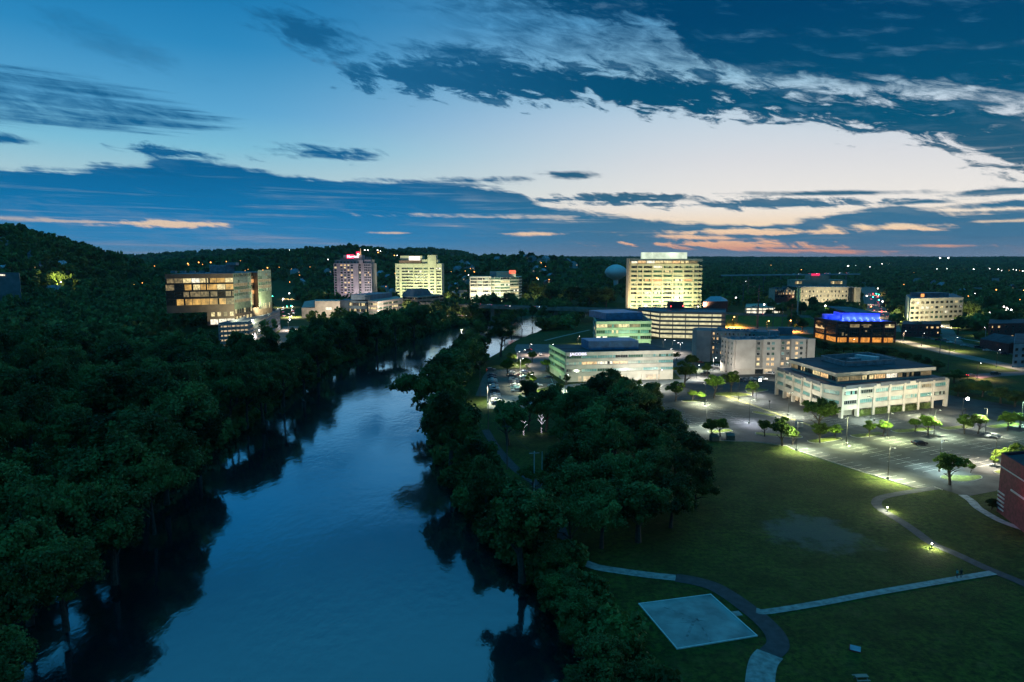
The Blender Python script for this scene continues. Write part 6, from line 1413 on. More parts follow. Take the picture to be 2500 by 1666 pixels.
# ---- bridge and raised highway
HWY = [(*PY(1040, 735, 12), 12), (*G(1085, 742, 12), 12), (*G(1230, 748, 12), 12), (*G(1530, 757, 12), 12), (*PY(1660, 628, 10), 10), (*G(1780, 767, 9), 9), (*G(1975, 774, 7), 7), (*PY(2020, 600, 3), 3)]
CB = mat('bridge_concrete', (0.24, 0.22, 0.18), 0.85, 0.2, 0.2); br = wroot('highway_bridge', (HWY[1][0], HWY[1][1], 0), 'long highway bridge crossing the river on concrete piers', 'bridge')
def off3(i, o_):
    a = Vector(HWY[max(i-1, 0)][:2]); c = Vector(HWY[min(i+1, len(HWY)-1)][:2]); d = (c-a).normalized(); n_ = Vector((-d.y, d.x)); return Vector(HWY[i][:2])+n_*o_
b = MB(); pb_ = MB(); rl = MB()
for i in range(len(HWY)-1):
    z0, z1 = HWY[i][2], HWY[i+1][2]
    for o0, o1, t0, t1, mb in ((-9, 9, -0.02, -0.02, b),):
        p = [off3(i, -9), off3(i+1, -9), off3(i+1, 9), off3(i, 9)]; b.face([(*p[0], z0), (*p[1], z1), (*p[2], z1), (*p[3], z0)])
    for s in (-1, 1):
        p, q = off3(i, 9*s), off3(i+1, 9*s); d = (q-p).normalized(); n_ = Vector((-d.y, d.x))*0.2
        for (zz0, zz1) in (((z0-2.2, z1-2.2), (z0+0.9, z1+0.9)),):
            v = [(*(p-n_), zz0[0]), (*(q-n_), zz0[1]), (*(q-n_), zz1[1]), (*(p-n_), zz1[0])]; w_ = [(*(p+n_), zz0[0]), (*(q+n_), zz0[1]), (*(q+n_), zz1[1]), (*(p+n_), zz1[0])]
            rl.face(v); rl.face(w_[::-1]); rl.face([v[3], v[2], w_[2], w_[3]]); rl.face([v[0], w_[0], w_[1], v[1]])
b.build('deck', ASPH2, br); rl.build('parapet', CB, br)
for px_, Yp in ((1200, None), (1362, None), (1500, None)):
    t = (px_-1230)/300; X0 = HWY[2][0]+(HWY[3][0]-HWY[2][0])*t; Yq = HWY[2][1]+(HWY[3][1]-HWY[2][1])*t
    part(br, 'pier', lambda b: (b.box((X0, Yq, 3.0), (3.4, 12, 17)), b.box((X0, Yq, 10.6), (5, 17, 1.6))), CB)
em = MB()   # highway embankment
for i in range(4, len(HWY)-1):
    z0, z1 = HWY[i][2]-0.3, HWY[i+1][2]-0.3
    for s in (-1, 1): p, q, r0, r1 = off3(i, 9.5*s), off3(i+1, 9.5*s), off3(i, 26*s), off3(i+1, 22*s); em.face([(*p, z0), (*q, z1), (*r1, 0.0), (*r0, 0.0)] if s > 0 else [(*q, z1), (*p, z0), (*r0, 0.0), (*r1, 0.0)])
tag(em.build('embankment', TURF), kind='structure')
# far highway viaduct
r = wroot('far_viaduct', (XP(1900, 1500, 10), 1500, 0), 'thin pale viaduct crossing the plain far behind the pylons', 'bridge')
part(r, 'deck', lambda b: b.prism([PY(1760, 1480, 20), PY(2100, 1600, 20), PY(2100, 1612, 20), PY(1760, 1492, 20)], zof(674, 1500), zof(671, 1500)), mat('pale_viaduct', (0.34, 0.38, 0.42), 0.8, 0.1, 0.1))
part(r, 'pier', lambda b: [b.box((XP(1790+k*40, 1490+k*14, 15), 1498+k*14, zof(675, 1500)/2), (2, 4, zof(675, 1500))) for k in range(8)], CB)
# ------------------------------------------------------------------ lamps
POLE = mat('dark_pole_metal', (0.014, 0.015, 0.014), 0.5, 0.1, 1); POLEW = mat('pale_pole_metal', (0.55, 0.5, 0.5), 0.5, 0.1, 1); WOOD = mat('weathered_pole_wood', (0.13, 0.11, 0.10), 0.85, 0.2, 0.5)
BULBG = emat('greenish_lamp_glass', (0.92, 1.0, 0.72), 7); BULBW = emat('white_lamp_glass', (1.0, 0.93, 0.88), 32); BULBO = emat('sodium_lamp_glass', (1.0, 0.46, 0.14), 60); BULBL = emat('leaf_lamp_glass', (1, 0.96, 0.85), 25)
def light(parent, kind, loc, power, col, rot=None, size=0.3, angle=150, blend=0.6, world=False):
    l = bpy.data.lights.new('lamp_light', kind); l.energy = power; l.color = col; l.shadow_soft_size = size
    if kind == 'SPOT': l.spot_size = R(angle); l.spot_blend = blend
    o = bpy.data.objects.new('lamp_light', l); C.objects.link(o); o.parent = parent; o.location = loc
    if rot: o.rotation_euler = rot
    return o
def lot_lamp(x, y, label, h=9.0, power=9000, col=(0.90, 1.0, 0.62), a=0.0, group='parking lot lamps', pole=POLE, bulb=BULBG, L_=True, big=0.0, name='street_lamp', arms=1):
    t = empty(name, (x, y, 0), a, label, 'street lamp', group)
    b = MB(); b.tube((0, 0, 0.05), (0, 0, h), 0.11, 0.07, 8); b.build('pole', pole, t)
    b = MB(); b.tube((0, 0, 0), (0, 0, 0.75), 0.33, 0.33, 10); b.build('concrete_base', KERB, t)
    for s in ((1,) if arms == 1 else (1, -1)):
        b = MB(); b.tube((0, 0, h-0.15), (s*0.8, 0, h), 0.05, 0.05, 5); b.box((s*1.25, 0, h+0.02), (0.9, 0.45, 0.18)); hd = b.build('lamp_head', pole, t)
        b = MB(); b.box((s*1.25, 0, h-0.09), (0.7, 0.34, 0.04)); g = b.build('lamp_glass', bulb, hd); ALLK[t.name].remove(hd) if False else None
    if big: b = MB(); b.ball((1.25, -0.35, h), big, 8); b.build('glare_ball', BULBW, t)  # oversized glowing ball imitates the lamp's glare
    if L_:
        light(t, 'SPOT', (1.25 if arms == 1 else 0, 0, h-0.3), power*(3.0 if group == 'parking lot lamps' else 1.8), col, (0, 0, 0), 0.25, 118 if group == 'parking lot lamps' else 146, 1.0)
        if group == 'parking lot lamps': light(t, 'POINT', (1.4, 0, h-0.4), power*0.36, col, size=0.3)  # extra light added under the head to brighten nearby crowns
        if big: light(t, 'POINT', (1.25, -0.6, h), power*0.30, (1, 0.95, 0.85), size=0.3)
    return t
cols = [(0.90, 1.0, 0.50), (1.0, 1.0, 0.6), (0.80, 1.0, 0.7)]
for i, (x, y, lb, pw, c) in enumerate([(89.3, 208.8, 'lamp post at the meadow kerb beside the lamp lit corner tree', 11000, (0.95, 1.0, 0.66)), (102.5, 180.3, 'nearest lamp post, on the kerb between meadow and lot', 11000, (0.95, 1.0, 0.62)),
        (108.2, 215.3, 'lamp post at the tip of the island with one bright and one dark tree', 9000, cols[0]), (120.8, 187.2, 'lamp post left of the kidney shaped island tree', 6500, (0.72, 1.0, 0.95)), (125.3, 222.4, 'lamp post left of the dark parked car', 9000, cols[0]),
        (139.7, 191.8, 'lamp post in a red pot beside the small lollipop tree', 10000, (1.0, 0.86, 0.66)), (143.9, 227.3, 'lamp post behind the dark parked car', 9000, (0.85, 1.0, 0.66)), (162.9, 229.3, 'lamp post directly beside the silver car', 8500, (0.95, 1.0, 0.7)),
        (79.1, 274.7, 'lamp post in the far left striped bays by the little bright tree', 9500, (1.0, 1.0, 0.66)), (86.5, 243.6, 'dark lamp post in the middle of the striped bays', 5500, (0.85, 0.85, 1.0)), (96.4, 285.3, 'lamp post on the yellow centre line', 10500, (1.0, 0.97, 0.6)),
        (69.0, 237.0, 'lamp post next to the pair of trees by the wooded clump', 6500, (0.9, 1.0, 0.8)), (105.8, 256.4, 'lamp post in front of the left corner of the terrace office', 8500, (1.0, 1.0, 0.75)), (133.0, 247.5, 'arm lamp before the hedge panels of the terrace office', 6000, (0.9, 1.0, 0.8)),
        (183, 240, 'lamp post of the rightmost island', 8500, (0.6, 1.0, 0.7)), (157.5, 252, 'lamp post at the far right corner of the striped lot', 8500, (1.0, 0.95, 0.6)), (150, 168, 'lamp post behind the red brick building', 9000, (1, 0.8, 0.35))]):
    lot_lamp(x, y, lb, 9.0, pw*1.15, c, a=random.uniform(-3, 3) if i != 3 else 0)
lot_lamp(103, 283, 'glaring white lamp between hotel and terrace office', 9, 15000, (1, 0.98, 0.95), group='glaring floodlights', big=0.55)
lot_lamp(165, 245, 'glaring white lamp at the right end of the terrace office', 9, 15000, (1, 0.93, 0.82), group='glaring floodlights', big=0.55)
for (px, py, lb, pw, tall, c) in [(1262.5, 893, 'white lit lamp post among the shrubs above the side lot', 7000, 8, (1, 0.92, 0.7)), (1271, 912, 'white lamp post at the back row of parked cars', 7000, 8, (1, 0.95, 0.75)), (1270, 945, 'white lamp post in the middle of the parked cars', 9000, 8, (0.95, 1.0, 0.72)),
        (1291, 957, 'lamp hidden by the bright green tree', 9000, 8, (0.95, 1.0, 0.66)), (1190, 985, 'lamp post by the pale end of the side lot', 6500, 8, (0.95, 1.0, 0.72)), (1480, 952, 'lamp post in front of the office forecourt', 9000, 9, (1, 0.97, 0.78)), (1608, 950, 'tall slim lamp post at the right of the forecourt', 12000, 9, (1, 0.97, 0.8)),
        (1380, 958, 'lamp by the left end of the forecourt', 7000, 8, (0.95, 1, 0.75)), (1700, 925, 'lamp post at the entrance of the hotel car park', 9000, 7, (1, 0.95, 0.8)), (1741, 905, 'white lamp post inside the hotel car park', 7000, 7, (1, 0.95, 0.8)), (1836, 965, 'bright lamp beside the spindly young tree', 7000, 6, (1, 0.95, 0.9)),
        (1692, 905, 'lamp behind the pale green tree by the hotel wing', 8000, 7, (0.9, 1, 0.6)), (1618, 860, 'lamp in the service yard, left of two', 9000, 8, (1, 0.86, 0.7)), (1641, 862, 'lamp in the service yard, right of two', 9000, 8, (1, 0.86, 0.7)), (1660, 868, 'twin armed pale lamp in the service yard', 5000, 8, (1, 0.9, 0.8)),
        (1633, 872, 'low lamp at the corner behind the letter signed office', 6000, 5, (1, 0.95, 0.9)), (1411, 842, 'lamp on the grass bank beside the river', 6000, 6, (1, 0.85, 0.6)), (1293, 868, 'lamp on the approach road near the moving car', 6000, 7, (1, 0.8, 0.62)), (1345, 868, 'lamp on the approach road by the office corner', 6000, 7, (1, 0.78, 0.62)),
        (2080, 850, 'lamp by the orange arcade', 5000, 6, (1, 0.6, 0.25)), (2240, 800, 'street lamp at the foot of the cream office, left', 14000, 7, (1, 0.9, 0.6)), (2320, 800, 'lamp lighting the end of the side street', 15000, 7, (1, 0.85, 0.5)), (2420, 838, 'glaring porch lamp of the brick apartments', 9000, 5, (1, 0.97, 0.9)),
        (2398, 822, 'lamp shining on the green tree by the apartments', 9000, 7, (0.9, 1, 0.4)), (2330, 858, 'lamp on the grass strip of the main road', 12000, 9, (1, 0.85, 0.55)), (2250, 845, 'lamp over the main road near the hedgerow', 12000, 9, (1, 0.82, 0.5)), (2432, 898, 'tall lamp at the junction by the blue grey block', 12000, 10, (1, 0.82, 0.6)), (2205, 835, 'pale post lamp where the main road begins', 9000, 8, (1, 0.8, 0.5)), (2385, 925, 'lamp lighting the approach lane', 9000, 8, (1, 0.6, 0.5))]:
    x, y = G(px, py); pw *= 1.3 if px < 1305 else 1.0; lot_lamp(x, y, lb, tall, pw*(y/300)**0.5, c, group='street and yard lamps', pole=POLEW if 'white' in lb or 'pale' in lb else POLE, bulb=BULBW if y > 300 else BULBG, arms=2 if 'twin' in lb else 1)
_rb = bpy.data.objects['brick_building']
light(_rb, 'POINT', (A7[0]-_rb.location.x, A7[1]-_rb.location.y, ht7-4.2), 500, (1, 0.05, 0.12), size=0.4)
# low bollard lights of the meadow path
for px, py, lb in ((2166, 1250, 'bollard light on the bend of the dark path, the farther one'), (2274, 1340, 'bollard light halfway down the dark path, the nearer one')):
    x, y = G(px, py); t = empty('bollard_light', (x, y, 0), 0, lb, 'bollard light', 'bollard lights of the meadow path')
    b = MB(); b.tube((0, 0, 0), (0, 0, 0.95), 0.09, 0.09, 8); b.build('post', POLE, t); b = MB(); b.tube((0, 0, 0.96), (0, 0, 1.16), 0.11, 0.11, 8); b.build('lamp_glass', emat('bollard_lamp_glass', (1, 0.97, 0.8), 14), t); b = MB(); b.tube((0, 0, 1.17), (0, 0, 1.25), 0.18, 0.12, 10); b.build('cap', POLEW, t)
    light(t, 'POINT', (0, 0, 1.45), 700, (1, 1, 0.66), size=0.15); light(t, 'SPOT', (0.3, 0, 2.2), 2600, (1, 1, 0.66), (0, 0, 0), 0.1, 110, 1.0)
# far lamps: bare bulbs of street lights seen as points across the town
def far_lamp_proto(name, bulbm, r_, h):
    t = empty(name, (0, 0, 0), 0, '', 'street lamp'); b = MB(); b.tube((0, 0, 0), (0, 0, h), 0.14, 0.10, 5); b.tube((0, 0, h), (1.3, -0.2, h+0.2), 0.07, 0.07, 4); b.build('pole', POLE, t)
    b = MB(); b.ball((1.4, -0.25, h), r_, 6); b.build('lamp_glass', bulbm, t); return t
FP = {'o': far_lamp_proto('street_lamp', emat('far_sodium_glass', (1.0, 0.36, 0.07), 7), 0.55, 9), 'w': far_lamp_proto('street_lamp', emat('far_white_glass', (1.0, 0.9, 0.85), 12), 0.55, 9)}
fu = set()
FL_ = [(455, 644, 'o', 1), (459, 647, 'o', 0), (482, 641, 'o', 1), (493, 646, 'o', 0), (512, 641, 'o', 1), (550, 639, 'o', 1), (586, 637, 'o', 0), (597, 661, 'o', 0), (605, 658, 'o', 0), (639, 660, 'o', 1), (650, 654, 'o', 1), (680, 653, 'o', 0), (710, 657, 'o', 1), (705, 611, 'w', 0), (705, 689, 'o', 0),
       (799, 634, 'w', 1), (754, 653, 'o', 1), (768, 651, 'o', 0), (730, 672, 'o', 0), (920, 617, 'o', 1), (919, 611, 'w', 1), (888, 611, 'w', 1), (896, 611, 'w', 1), (927, 613, 'w', 0), (960, 624, 'o', 1), (968, 624, 'w', 0), (1155, 664, 'o', 1), (1319, 642, 'o', 1), (1330, 651, 'o', 0), (1338, 683, 'o', 1), (1308, 679, 'o', 1), (1312, 682, 'w', 0),
       (1498, 690, 'w', 1), (1530, 692, 'o', 1), (325, 696, 'o', 1), (345, 691, 'o', 0), (376, 650, 'o', 0), (176, 743, 'w', 0), (548, 854, 'w', 0), (1818, 688, 'w', 1), (1793, 727, 'w', 1), (1134, 662, 'o', 0), (1147, 656, 'o', 0), (1100, 664, 'o', 0), (1142, 672, 'w', 0), (1407, 700, 'w', 0), (1377, 722, 'w', 0), (963, 668, 'o', 0), (941, 700, 'o', 0),
       (2115, 651, 'w', 0), (2066, 650, 'w', 1), (2070, 650, 'w', 1), (2085, 650, 'w', 1), (2014, 651, 'o', 0), (2024, 651, 'o', 0), (2032, 652, 'w', 0), (2048, 652, 'o', 0), (2151, 645, 'w', 1), (2165, 645, 'w', 1), (2116, 652, 'w', 1), (2122, 652, 'w', 0), (2228, 666, 'o', 1), (2268, 666, 'o', 1), (2308, 657, 'w', 1), (2352, 658, 'w', 1), (2373, 658, 'w', 1), (2286, 657, 'w', 0), (2212, 648, 'o', 0), (2264, 647, 'o', 0), (2333, 648, 'o', 0), (2372, 648, 'o', 0), (2453, 641, 'w', 0),
       (2412, 657, 'w', 1), (2424, 658, 'w', 1), (2434, 658, 'w', 1), (2444, 661, 'w', 0), (2452, 660, 'w', 1), (2461, 661, 'o', 0), (2470, 659, 'w', 1), (2479, 660, 'w', 1), (2488, 661, 'o', 0), (2495, 662, 'w', 1), (1870, 648, 'o', 0), (1880, 648, 'o', 0), (1890, 656, 'w', 0), (1893, 661, 'o', 0), (1954, 659, 'o', 0), (1892, 654, 'o', 0), (1860, 647, 'o', 0), (1720, 640, 'o', 0), (1753, 646, 'w', 0), (2361, 724, 'o', 1), (2379, 717, 'w', 0), (2428, 708, 'o', 1), (2496, 709, 'o', 1), (2488, 732, 'o', 0), (2446, 749, 'w', 1), (2453, 752, 'w', 1), (2459, 754, 'w', 0), (2465, 757, 'w', 1), (2471, 761, 'w', 0), (2411, 764, 'w', 1), (2205, 695, 'o', 0)]
SIDE = {'o': 'orange', 'w': 'white'}
for px, py, k, bright in FL_:
    x, y, z = march(px, py, 11.0, 430 if px < 600 else 560); s_ = max(1.0, y/1000)*(1.25 if bright else 0.72)*random.uniform(0.75, 1.3)
    lb = 'distant %s street lamp glowing in the trees of the %s' % (SIDE[k], 'left hill' if px < 620 else ('town slope' if px < 1550 else 'right plain'))
    gp = 'distant %s street lamps, %s' % (SIDE[k], 'left' if px < 620 else ('town' if px < 1550 else 'right'))
    z2 = H+(ray(px, py)[2]/ray(px, py)[1])*y-9*s_
    if k not in fu: o = FP[k]; fu.add(k); o.location = (x, y, z2); o.scale = (s_,)*3; o['label'] = lb; o['group'] = gp
    else: copy_tree(FP[k], (x, y, z2), random.uniform(-.5, .5), s_, lb, gp)
for px, lb in ((2295, 'pair of stadium floodlights on the skyline, left mast'), (2315, 'pair of stadium floodlights on the skyline, right mast')):
    x, y = PY(px, 3600, 60); t = empty('floodlight_mast', (x, y, hz(x, y)), 0, lb, 'floodlight', 'stadium floodlights'); zz0 = hz(x, y)
    b = MB(); b.tube((0, 0, 0), (0, 0, 62-zz0), 0.8, 0.5); b.build('mast', POLE, t); b = MB(); b.ball((0, -1, 60-zz0), 3.4, 8, zs=0.8); b.build('lamp_glass', emat('stadium_lamp_glass', (1, 0.97, 0.95), 12), t)
# real light sources that wash the facades and streets
def flood(x, y, z, tx, ty, tz, power, col, label, angle=95, h=1.2, blend=0.8):
    t = empty('floodlight', (x, y, z), 0, label, 'floodlight', 'facade floodlights'); d = Vector((tx-x, ty-y, tz-z))
    b = MB(); b.tube((0, 0, 0), (0, 0, h), 0.08, 0.06, 6); b.build('post', POLE, t); b = MB(); b.box((0, 0, h+0.2), (0.6, 0.35, 0.45), math.atan2(d.y, d.x)-PI/2); b.build('housing', POLE, t)
    light(t, 'SPOT', tuple(Vector((0, 0, h+0.2))+d.normalized()*0.6), power, col, d.to_track_quat('-Z', 'Y').to_euler(), 0.3, angle, blend); return t
CG = (1.0, 0.95, 0.50)
xx = lambda px, Y=780: XP(px, Y, 10)
for i, (px, pw) in enumerate(((1550, 45000), (1590, 95000), (1630, 50000), (1668, 100000), (1705, 45000))): flood(xx(px), 752, 0 if px < 1600 else 6, xx(px), 781, 24, pw, CG if i % 2 else (1.0, 1.0, 0.58), 'floodlight on the ground before the wide cream tower', 135)
flood(xx(1500), 760, 0, xx(1535), 785, 25, 120000, (1, 0.7, 0.45), 'floodlight left of the wide cream tower')
for px, pw in ((985, 90000), (1025, 190000), (1062, 90000)): flood(XP(px, 905, 3), 905, 0, XP(px, 950, 30), 951, 22, pw, (0.98, 1.0, 0.60), 'floodlight before the cream apartment tower', 140)
for px, pw, c in ((1170, 95000, (1, 0.88, 0.66)), (1190, 50000, (1, 0.9, 0.7)), (1225, 65000, (0.75, 1.0, 0.70)), (1262, 75000, (1, 0.95, 0.6))): flood(XP(px, 868, 3), 868, 0, XP(px, 900, 15), 902, 14, pw, c, 'floodlight before the rounded white office', 140)
flood(XP(860, 860, 3), 860, 0, XP(850, 900, 30), 902, 25, 70000, (1, 0.75, 0.9), 'floodlight before the stepped hotel tower', 120); flood(XP(895, 870, 3), 868, 0, XP(895, 900, 30), 902, 20, 70000, (0.95, 1, 0.85), 'floodlight at the right side of the stepped hotel tower', 120)
for x, y, tx, ty, pw, c in ((5, 338, 22, 344, 15000, (0.65, 1.0, 0.5)), (40, 308, 42, 328, 11000, (0.9, 1.0, 0.72)), (66, 312, 68, 333, 26000, (1, 0.95, 0.82)), (80, 318, 78, 336, 7000, (1, 0.95, 0.8))): flood(x, y, 0, tx, ty, 7, pw, c, 'low floodlight before the letter signed office', 150)
flood(88, 440, 0, 85, 462, 8, 34000, (0.75, 1.0, 0.55), 'floodlight at the right end of the glassy green office', 150); flood(62, 440, 0, 66, 462, 8, 15000, (0.8, 1.0, 0.6), 'floodlight before the glassy green office', 150)
for x, y, tx, ty, pw, c in ((128, 236, 132, 256, 15000, (0.75, 1, 0.85)), (150, 242, 154, 265, 18000, (1, 0.92, 0.72)), (172, 254, 168, 270, 12000, (1, 0.85, 0.6)), (103, 268, 118, 270, 12000, (1, 0.92, 0.7))): flood(x, y, 0, tx, ty, 6, pw, c, 'low floodlight before the terrace office', 150, 3.0)
for x, y, tx, ty, pw, c in ((130, 325, 134, 350, 16000, (1, 0.95, 0.8)), (160, 330, 160, 352, 10000, (1, 0.95, 0.8)), (108, 340, 118, 352, 7000, (1, 0.92, 0.8))): flood(x, y, 0, tx, ty, 9, pw, c, 'low floodlight before the beige hotel', 150, 3.0)
for px, pw in ((2235, 160000), (2290, 160000)): flood(XP(px, 600, 3), 598, 0, XP(px, 640, 8), 642, 8, pw, (1, 0.9, 0.55), 'floodlight before the cream four storey office', 145)
flood(XP(2196, 660, 3), 660, 0, XP(2216, 690, 10), 690, 10, 40000, (0.85, 1, 0.6), 'floodlight at the left side of the cream four storey office', 140)
flood(XP(600, 455, 20), 470, 17, XP(590, 505, 30), 507, 34, 60000, (0.95, 1, 0.6), 'floodlight on the garage roof below the green glazed screen', 140); flood(XP(650, 520, 20), 520, 17, XP(645, 541, 30), 541, 34, 90000, (0.9, 1, 0.6), 'floodlight at the far end of the long garage', 140)
for px, pw in ((930, 120000), (965, 130000)): flood(XP(px, 650, 5), 652, 0, XP(px, 690, 8), 700, 8, pw, (1, 0.82, 0.66), 'floodlight before the low pink lit office', 150)
flood(XP(790, 665, 5), 665, 0, XP(790, 690, 5), 691, 6, 30000, (1, 0.85, 0.6), 'floodlight before the low cream hall', 150)
for px, pw in ((1975, 90000), (2050, 90000)): flood(XP(px, 815, 3), 815, 0, XP(px, 850, 12), 852, 14, pw, (1, 0.92, 0.6), 'floodlight before the sand coloured far hotel', 140)
for k in range(7):   # blue uplights on the roof of the brick hall
    p = Vector(G(2056, 780, 15.2)).lerp(Vector(G(2147, 781, 15.2)), k/6)+Vector((0, -1.6)); t = empty('blue_uplight', (p.x, p.y, 14.95), 0, 'cobalt blue uplight on the roof edge of the maroon brick hall', 'uplight', 'blue uplights of the brick hall')
    b = MB(); b.tube((0, 0, 0), (0, 0, 0.5), 0.3, 0.35, 8); b.build('housing', POLE, t); b = MB(); b.tube((0, 0, 0.5), (0, 0, 0.55), 0.34, 0.34, 8); b.build('lamp_glass', emat('blue_lamp_glass', (0.45, 0.5, 1.0), 10), t); light(t, 'POINT', (0, -0.2, 1.1), 3200, (0.05, 0.1, 1.0), size=0.3)
# street glow: lamps over the busy streets
for (x, y, pw, c, lb) in [(XP(2122, 690), 690, 90000, (1, 0.62, 0.3), 'street lamp over the crossing right of the far hotel'), (XP(2150, 770), 770, 160000, (1, 0.6, 0.45), 'street lamp at the busy junction'), (XP(2112, 880), 880, 200000, (1, 0.7, 0.5), 'street lamp farther up the busy street'), (XP(2140, 1100), 1100, 300000, (1, 0.55, 0.35), 'last street lamp of the busy street'),
        (XP(712, 690), 690, 160000, (1, 0.8, 0.6), 'street lamp beside the left bank city street'), (XP(690, 820), 820, 260000, (1, 0.78, 0.66), 'street lamp in the middle of the left city street'), (XP(705, 950), 950, 300000, (1, 0.6, 0.5), 'street lamp far up the left city street'),
        (XP(1779, 600), 590, 190000, (1, 0.42, 0.08), 'sodium lamp glaring over the lower street, left'), (XP(1868, 555), 552, 170000, (1, 0.42, 0.08), 'sodium lamp on a wooden pole over the lower street'), (XP(1920, 560), 556, 110000, (1, 0.42, 0.08), 'sodium lamp at the right end of the orange lit street'), (XP(1700, 690), 690, 40000, (1, 0.85, 0.6), 'lamp by the brick shed with the pale roof'), (XP(1725, 650), 655, 60000, (1, 0.8, 0.6), 'lamp at the right foot of the wide cream tower'),
        (XP(1045, 735), 735, 110000, (1, 0.85, 0.6), 'lamp beside the terrace road on the far bank'), (XP(1100, 790), 790, 150000, (1, 0.6, 0.4), 'lamp in the plaza left of the rounded office'), (XP(1130, 830), 830, 120000, (1, 0.85, 0.7), 'lamp at the foot of the rounded office'),
        (XP(614, 452), 452, 30000, (1, 0.85, 0.7), 'lamp on the quay road, nearest of three'), (XP(630, 480), 480, 30000, (1, 0.85, 0.7), 'lamp on the quay road, middle of three'), (XP(700, 560), 565, 40000, (1, 0.85, 0.75), 'lamp on the quay road at the garage end'), (XP(1845, 740), 720, 70000, (1, 0.9, 0.6), 'lamp beside the low bright parking deck'), (XP(2450, 640), 640, 60000, (1, 0.8, 0.5), 'lamp by the cream car deck'), (XP(2010, 700), 700, 50000, (0.9, 1, 0.5), 'lamp among the trees in front of the far hotel')]:
    t = lot_lamp(x, y, lb, 9 if y < 600 else 11, pw*0.55, c, group='street and yard lamps', bulb=BULBO if c[2] < 0.35 else BULBW, L_=True)
    if y > 430: b = MB(); b.ball((1.3, -0.3, 9.2 if y < 600 else 11.2), 0.5 if y < 700 else 0.8, 6); b.build('glare_ball', emat('orange_glare', (1, 0.45, 0.12), 14) if c[2] < 0.35 else emat('white_glare', (1, 0.88, 0.75), 14), t)  # glowing ball stands in for glare around the lamp head
# waterside lamps on the far bank (their light streaks in the river)
for px, py, lb in ((1056, 776, 'waterside lamp, rightmost of the row'), (1047, 779, 'waterside lamp, second of the row'), (1060, 777, 'waterside lamp by the path bend'), (1079, 772, 'waterside lamp standing apart on the right'), (1126, 767, 'waterside lamp under the bridge approach'), (1109, 771, 'waterside lamp beside the stair')):
    x, y = G(px, py+5, 2); z = max(0, hz(x, y)); t = empty('bollard_lamp', (x, y, z), 0, lb, 'street lamp', 'waterside lamps of the far bank'); b = MB(); b.tube((0, 0, 0), (0, 0, 4), 0.1, 0.08, 6); b.build('pole', POLE, t); b = MB(); b.ball((0, 0, 4.3), 0.42, 8); b.build('lamp_glass', emat('globe_lamp_glass', (1, 0.85, 0.7), 40, sample=True), t)
    light(t, 'POINT', (0, -0.2, 5.0), 2500, (1, 0.8, 0.55), size=0.4)
light(empty('hillside_lamp', (*march(150, 700, 3)[:2], march(150, 700, 3)[2]+7), 0, 'hillside lamp turning the trees above the small white building yellow green', 'lamp'), 'POINT', (0, -3, 2), 26000, (1, 1, 0.4), size=0.5)
hl = bpy.data.objects['hillside_lamp']; b = MB(); b.tube((0, 0, -7), (0, 0, 0.4), 0.12); b.build('pole', POLE, hl); b = MB(); b.ball((0, -0.5, 0.6), 0.4); b.build('lamp_glass', BULBL, hl)

# ------------------------------------------------------------------ fairy-lit trunks
FAI = emat('fairy_lights', (0.95, 0.88, 1.0), 5)
for px, py, top, lb in ((1278, 1063, 1023, 'bare trunk wound with white fairy lights, left one'), (1321.5, 1058, 1011, 'bare forked trunk wound with white fairy lights, right one')):
    x, y = G(px, py); hh = zof(top, y); t = empty('lit_tree_trunk', (x, y, 0), 0, lb, 'tree trunk', 'trunks wound with fairy lights'); rng = random.Random(px)
    b = MB(); f_ = MB(); b.tube((0, 0, 0), (0.1, 0, hh*0.55), 0.16, 0.12); b.tube((0.1, 0, hh*0.55), (-0.1, 0, hh), 0.12, 0.05); br_ = [((0.1, 0, hh*0.5), (-1.1, 0, hh*0.72)), ((0.1, 0, hh*0.45), (1.3, 0.2, hh*0.66)), ((0, 0, hh*.72), (-0.9, 0.1, hh*0.92)), ((0, 0, hh*.7), (0.8, 0, hh*0.85))]
    for a_, c_ in br_: b.tube(a_, c_, 0.08, 0.03)
    for k in range(34):
        z = hh*(k/34)*0.97+0.05; a = k*2.1; 
        if 0.3 < k/34 < 0.42: continue
        f_.ball((0.17*math.cos(a)+0.1*(z/hh), 0.17*math.sin(a), z), 0.05, 6)
    for a_, c_ in br_:
        for k in range(7): q = Vector(a_).lerp(Vector(c_), k/6); f_.ball((q.x, q.y-0.08, q.z), 0.045, 6)
    b.build('trunk', BARK, t); f_.build('fairy_light_string', FAI, t); light(t, 'POINT', (0, -0.5, 1.2), 40, (0.95, 0.9, 1), size=0.4)
# ------------------------------------------------------------------ poles, pylons, wires, signals
WIRE = mat('cable', (0.03, 0.03, 0.035), 0.6, 0.1, 1)
def upole(px, py, h, lb, m=WOOD, arms=1, r0=0.16, z=0.0, name='utility_pole', group=None):
    x, y = G(px, py, z); t = empty(name, (x, y, z), random.uniform(-.3, .3), lb, 'utility pole', group); b = MB(); b.tube((0, 0, 0), (0, 0, h), r0, r0*0.65, 8); b.build('pole', m, t)
    for k in range(arms):
        b = MB(); b.box((0, 0, h-0.5-k*1.4), (2.6, 0.12, 0.14)); ar = b.build('crossarm', m, t)
        b = MB(); [b.tube((s, 0, h-0.44-k*1.4), (s, 0, h-0.2-k*1.4), 0.06, 0.06, 5) for s in (-1.2, -.5, .5, 1.2)]; b.build('insulators', WOOD, t)
    return t
up1 = upole(1304, 1215, 12, 'grey timber utility pole with street lamp brackets beside the riverside thicket', POLEW, 1, 0.17); upole(1323, 1210, 11.5, 'thin pale metal pole right of the utility pole', mat('galvanised_pole', (0.45, 0.52, 0.55), 0.4, 0.1, 1), 0, 0.12, name='pole')
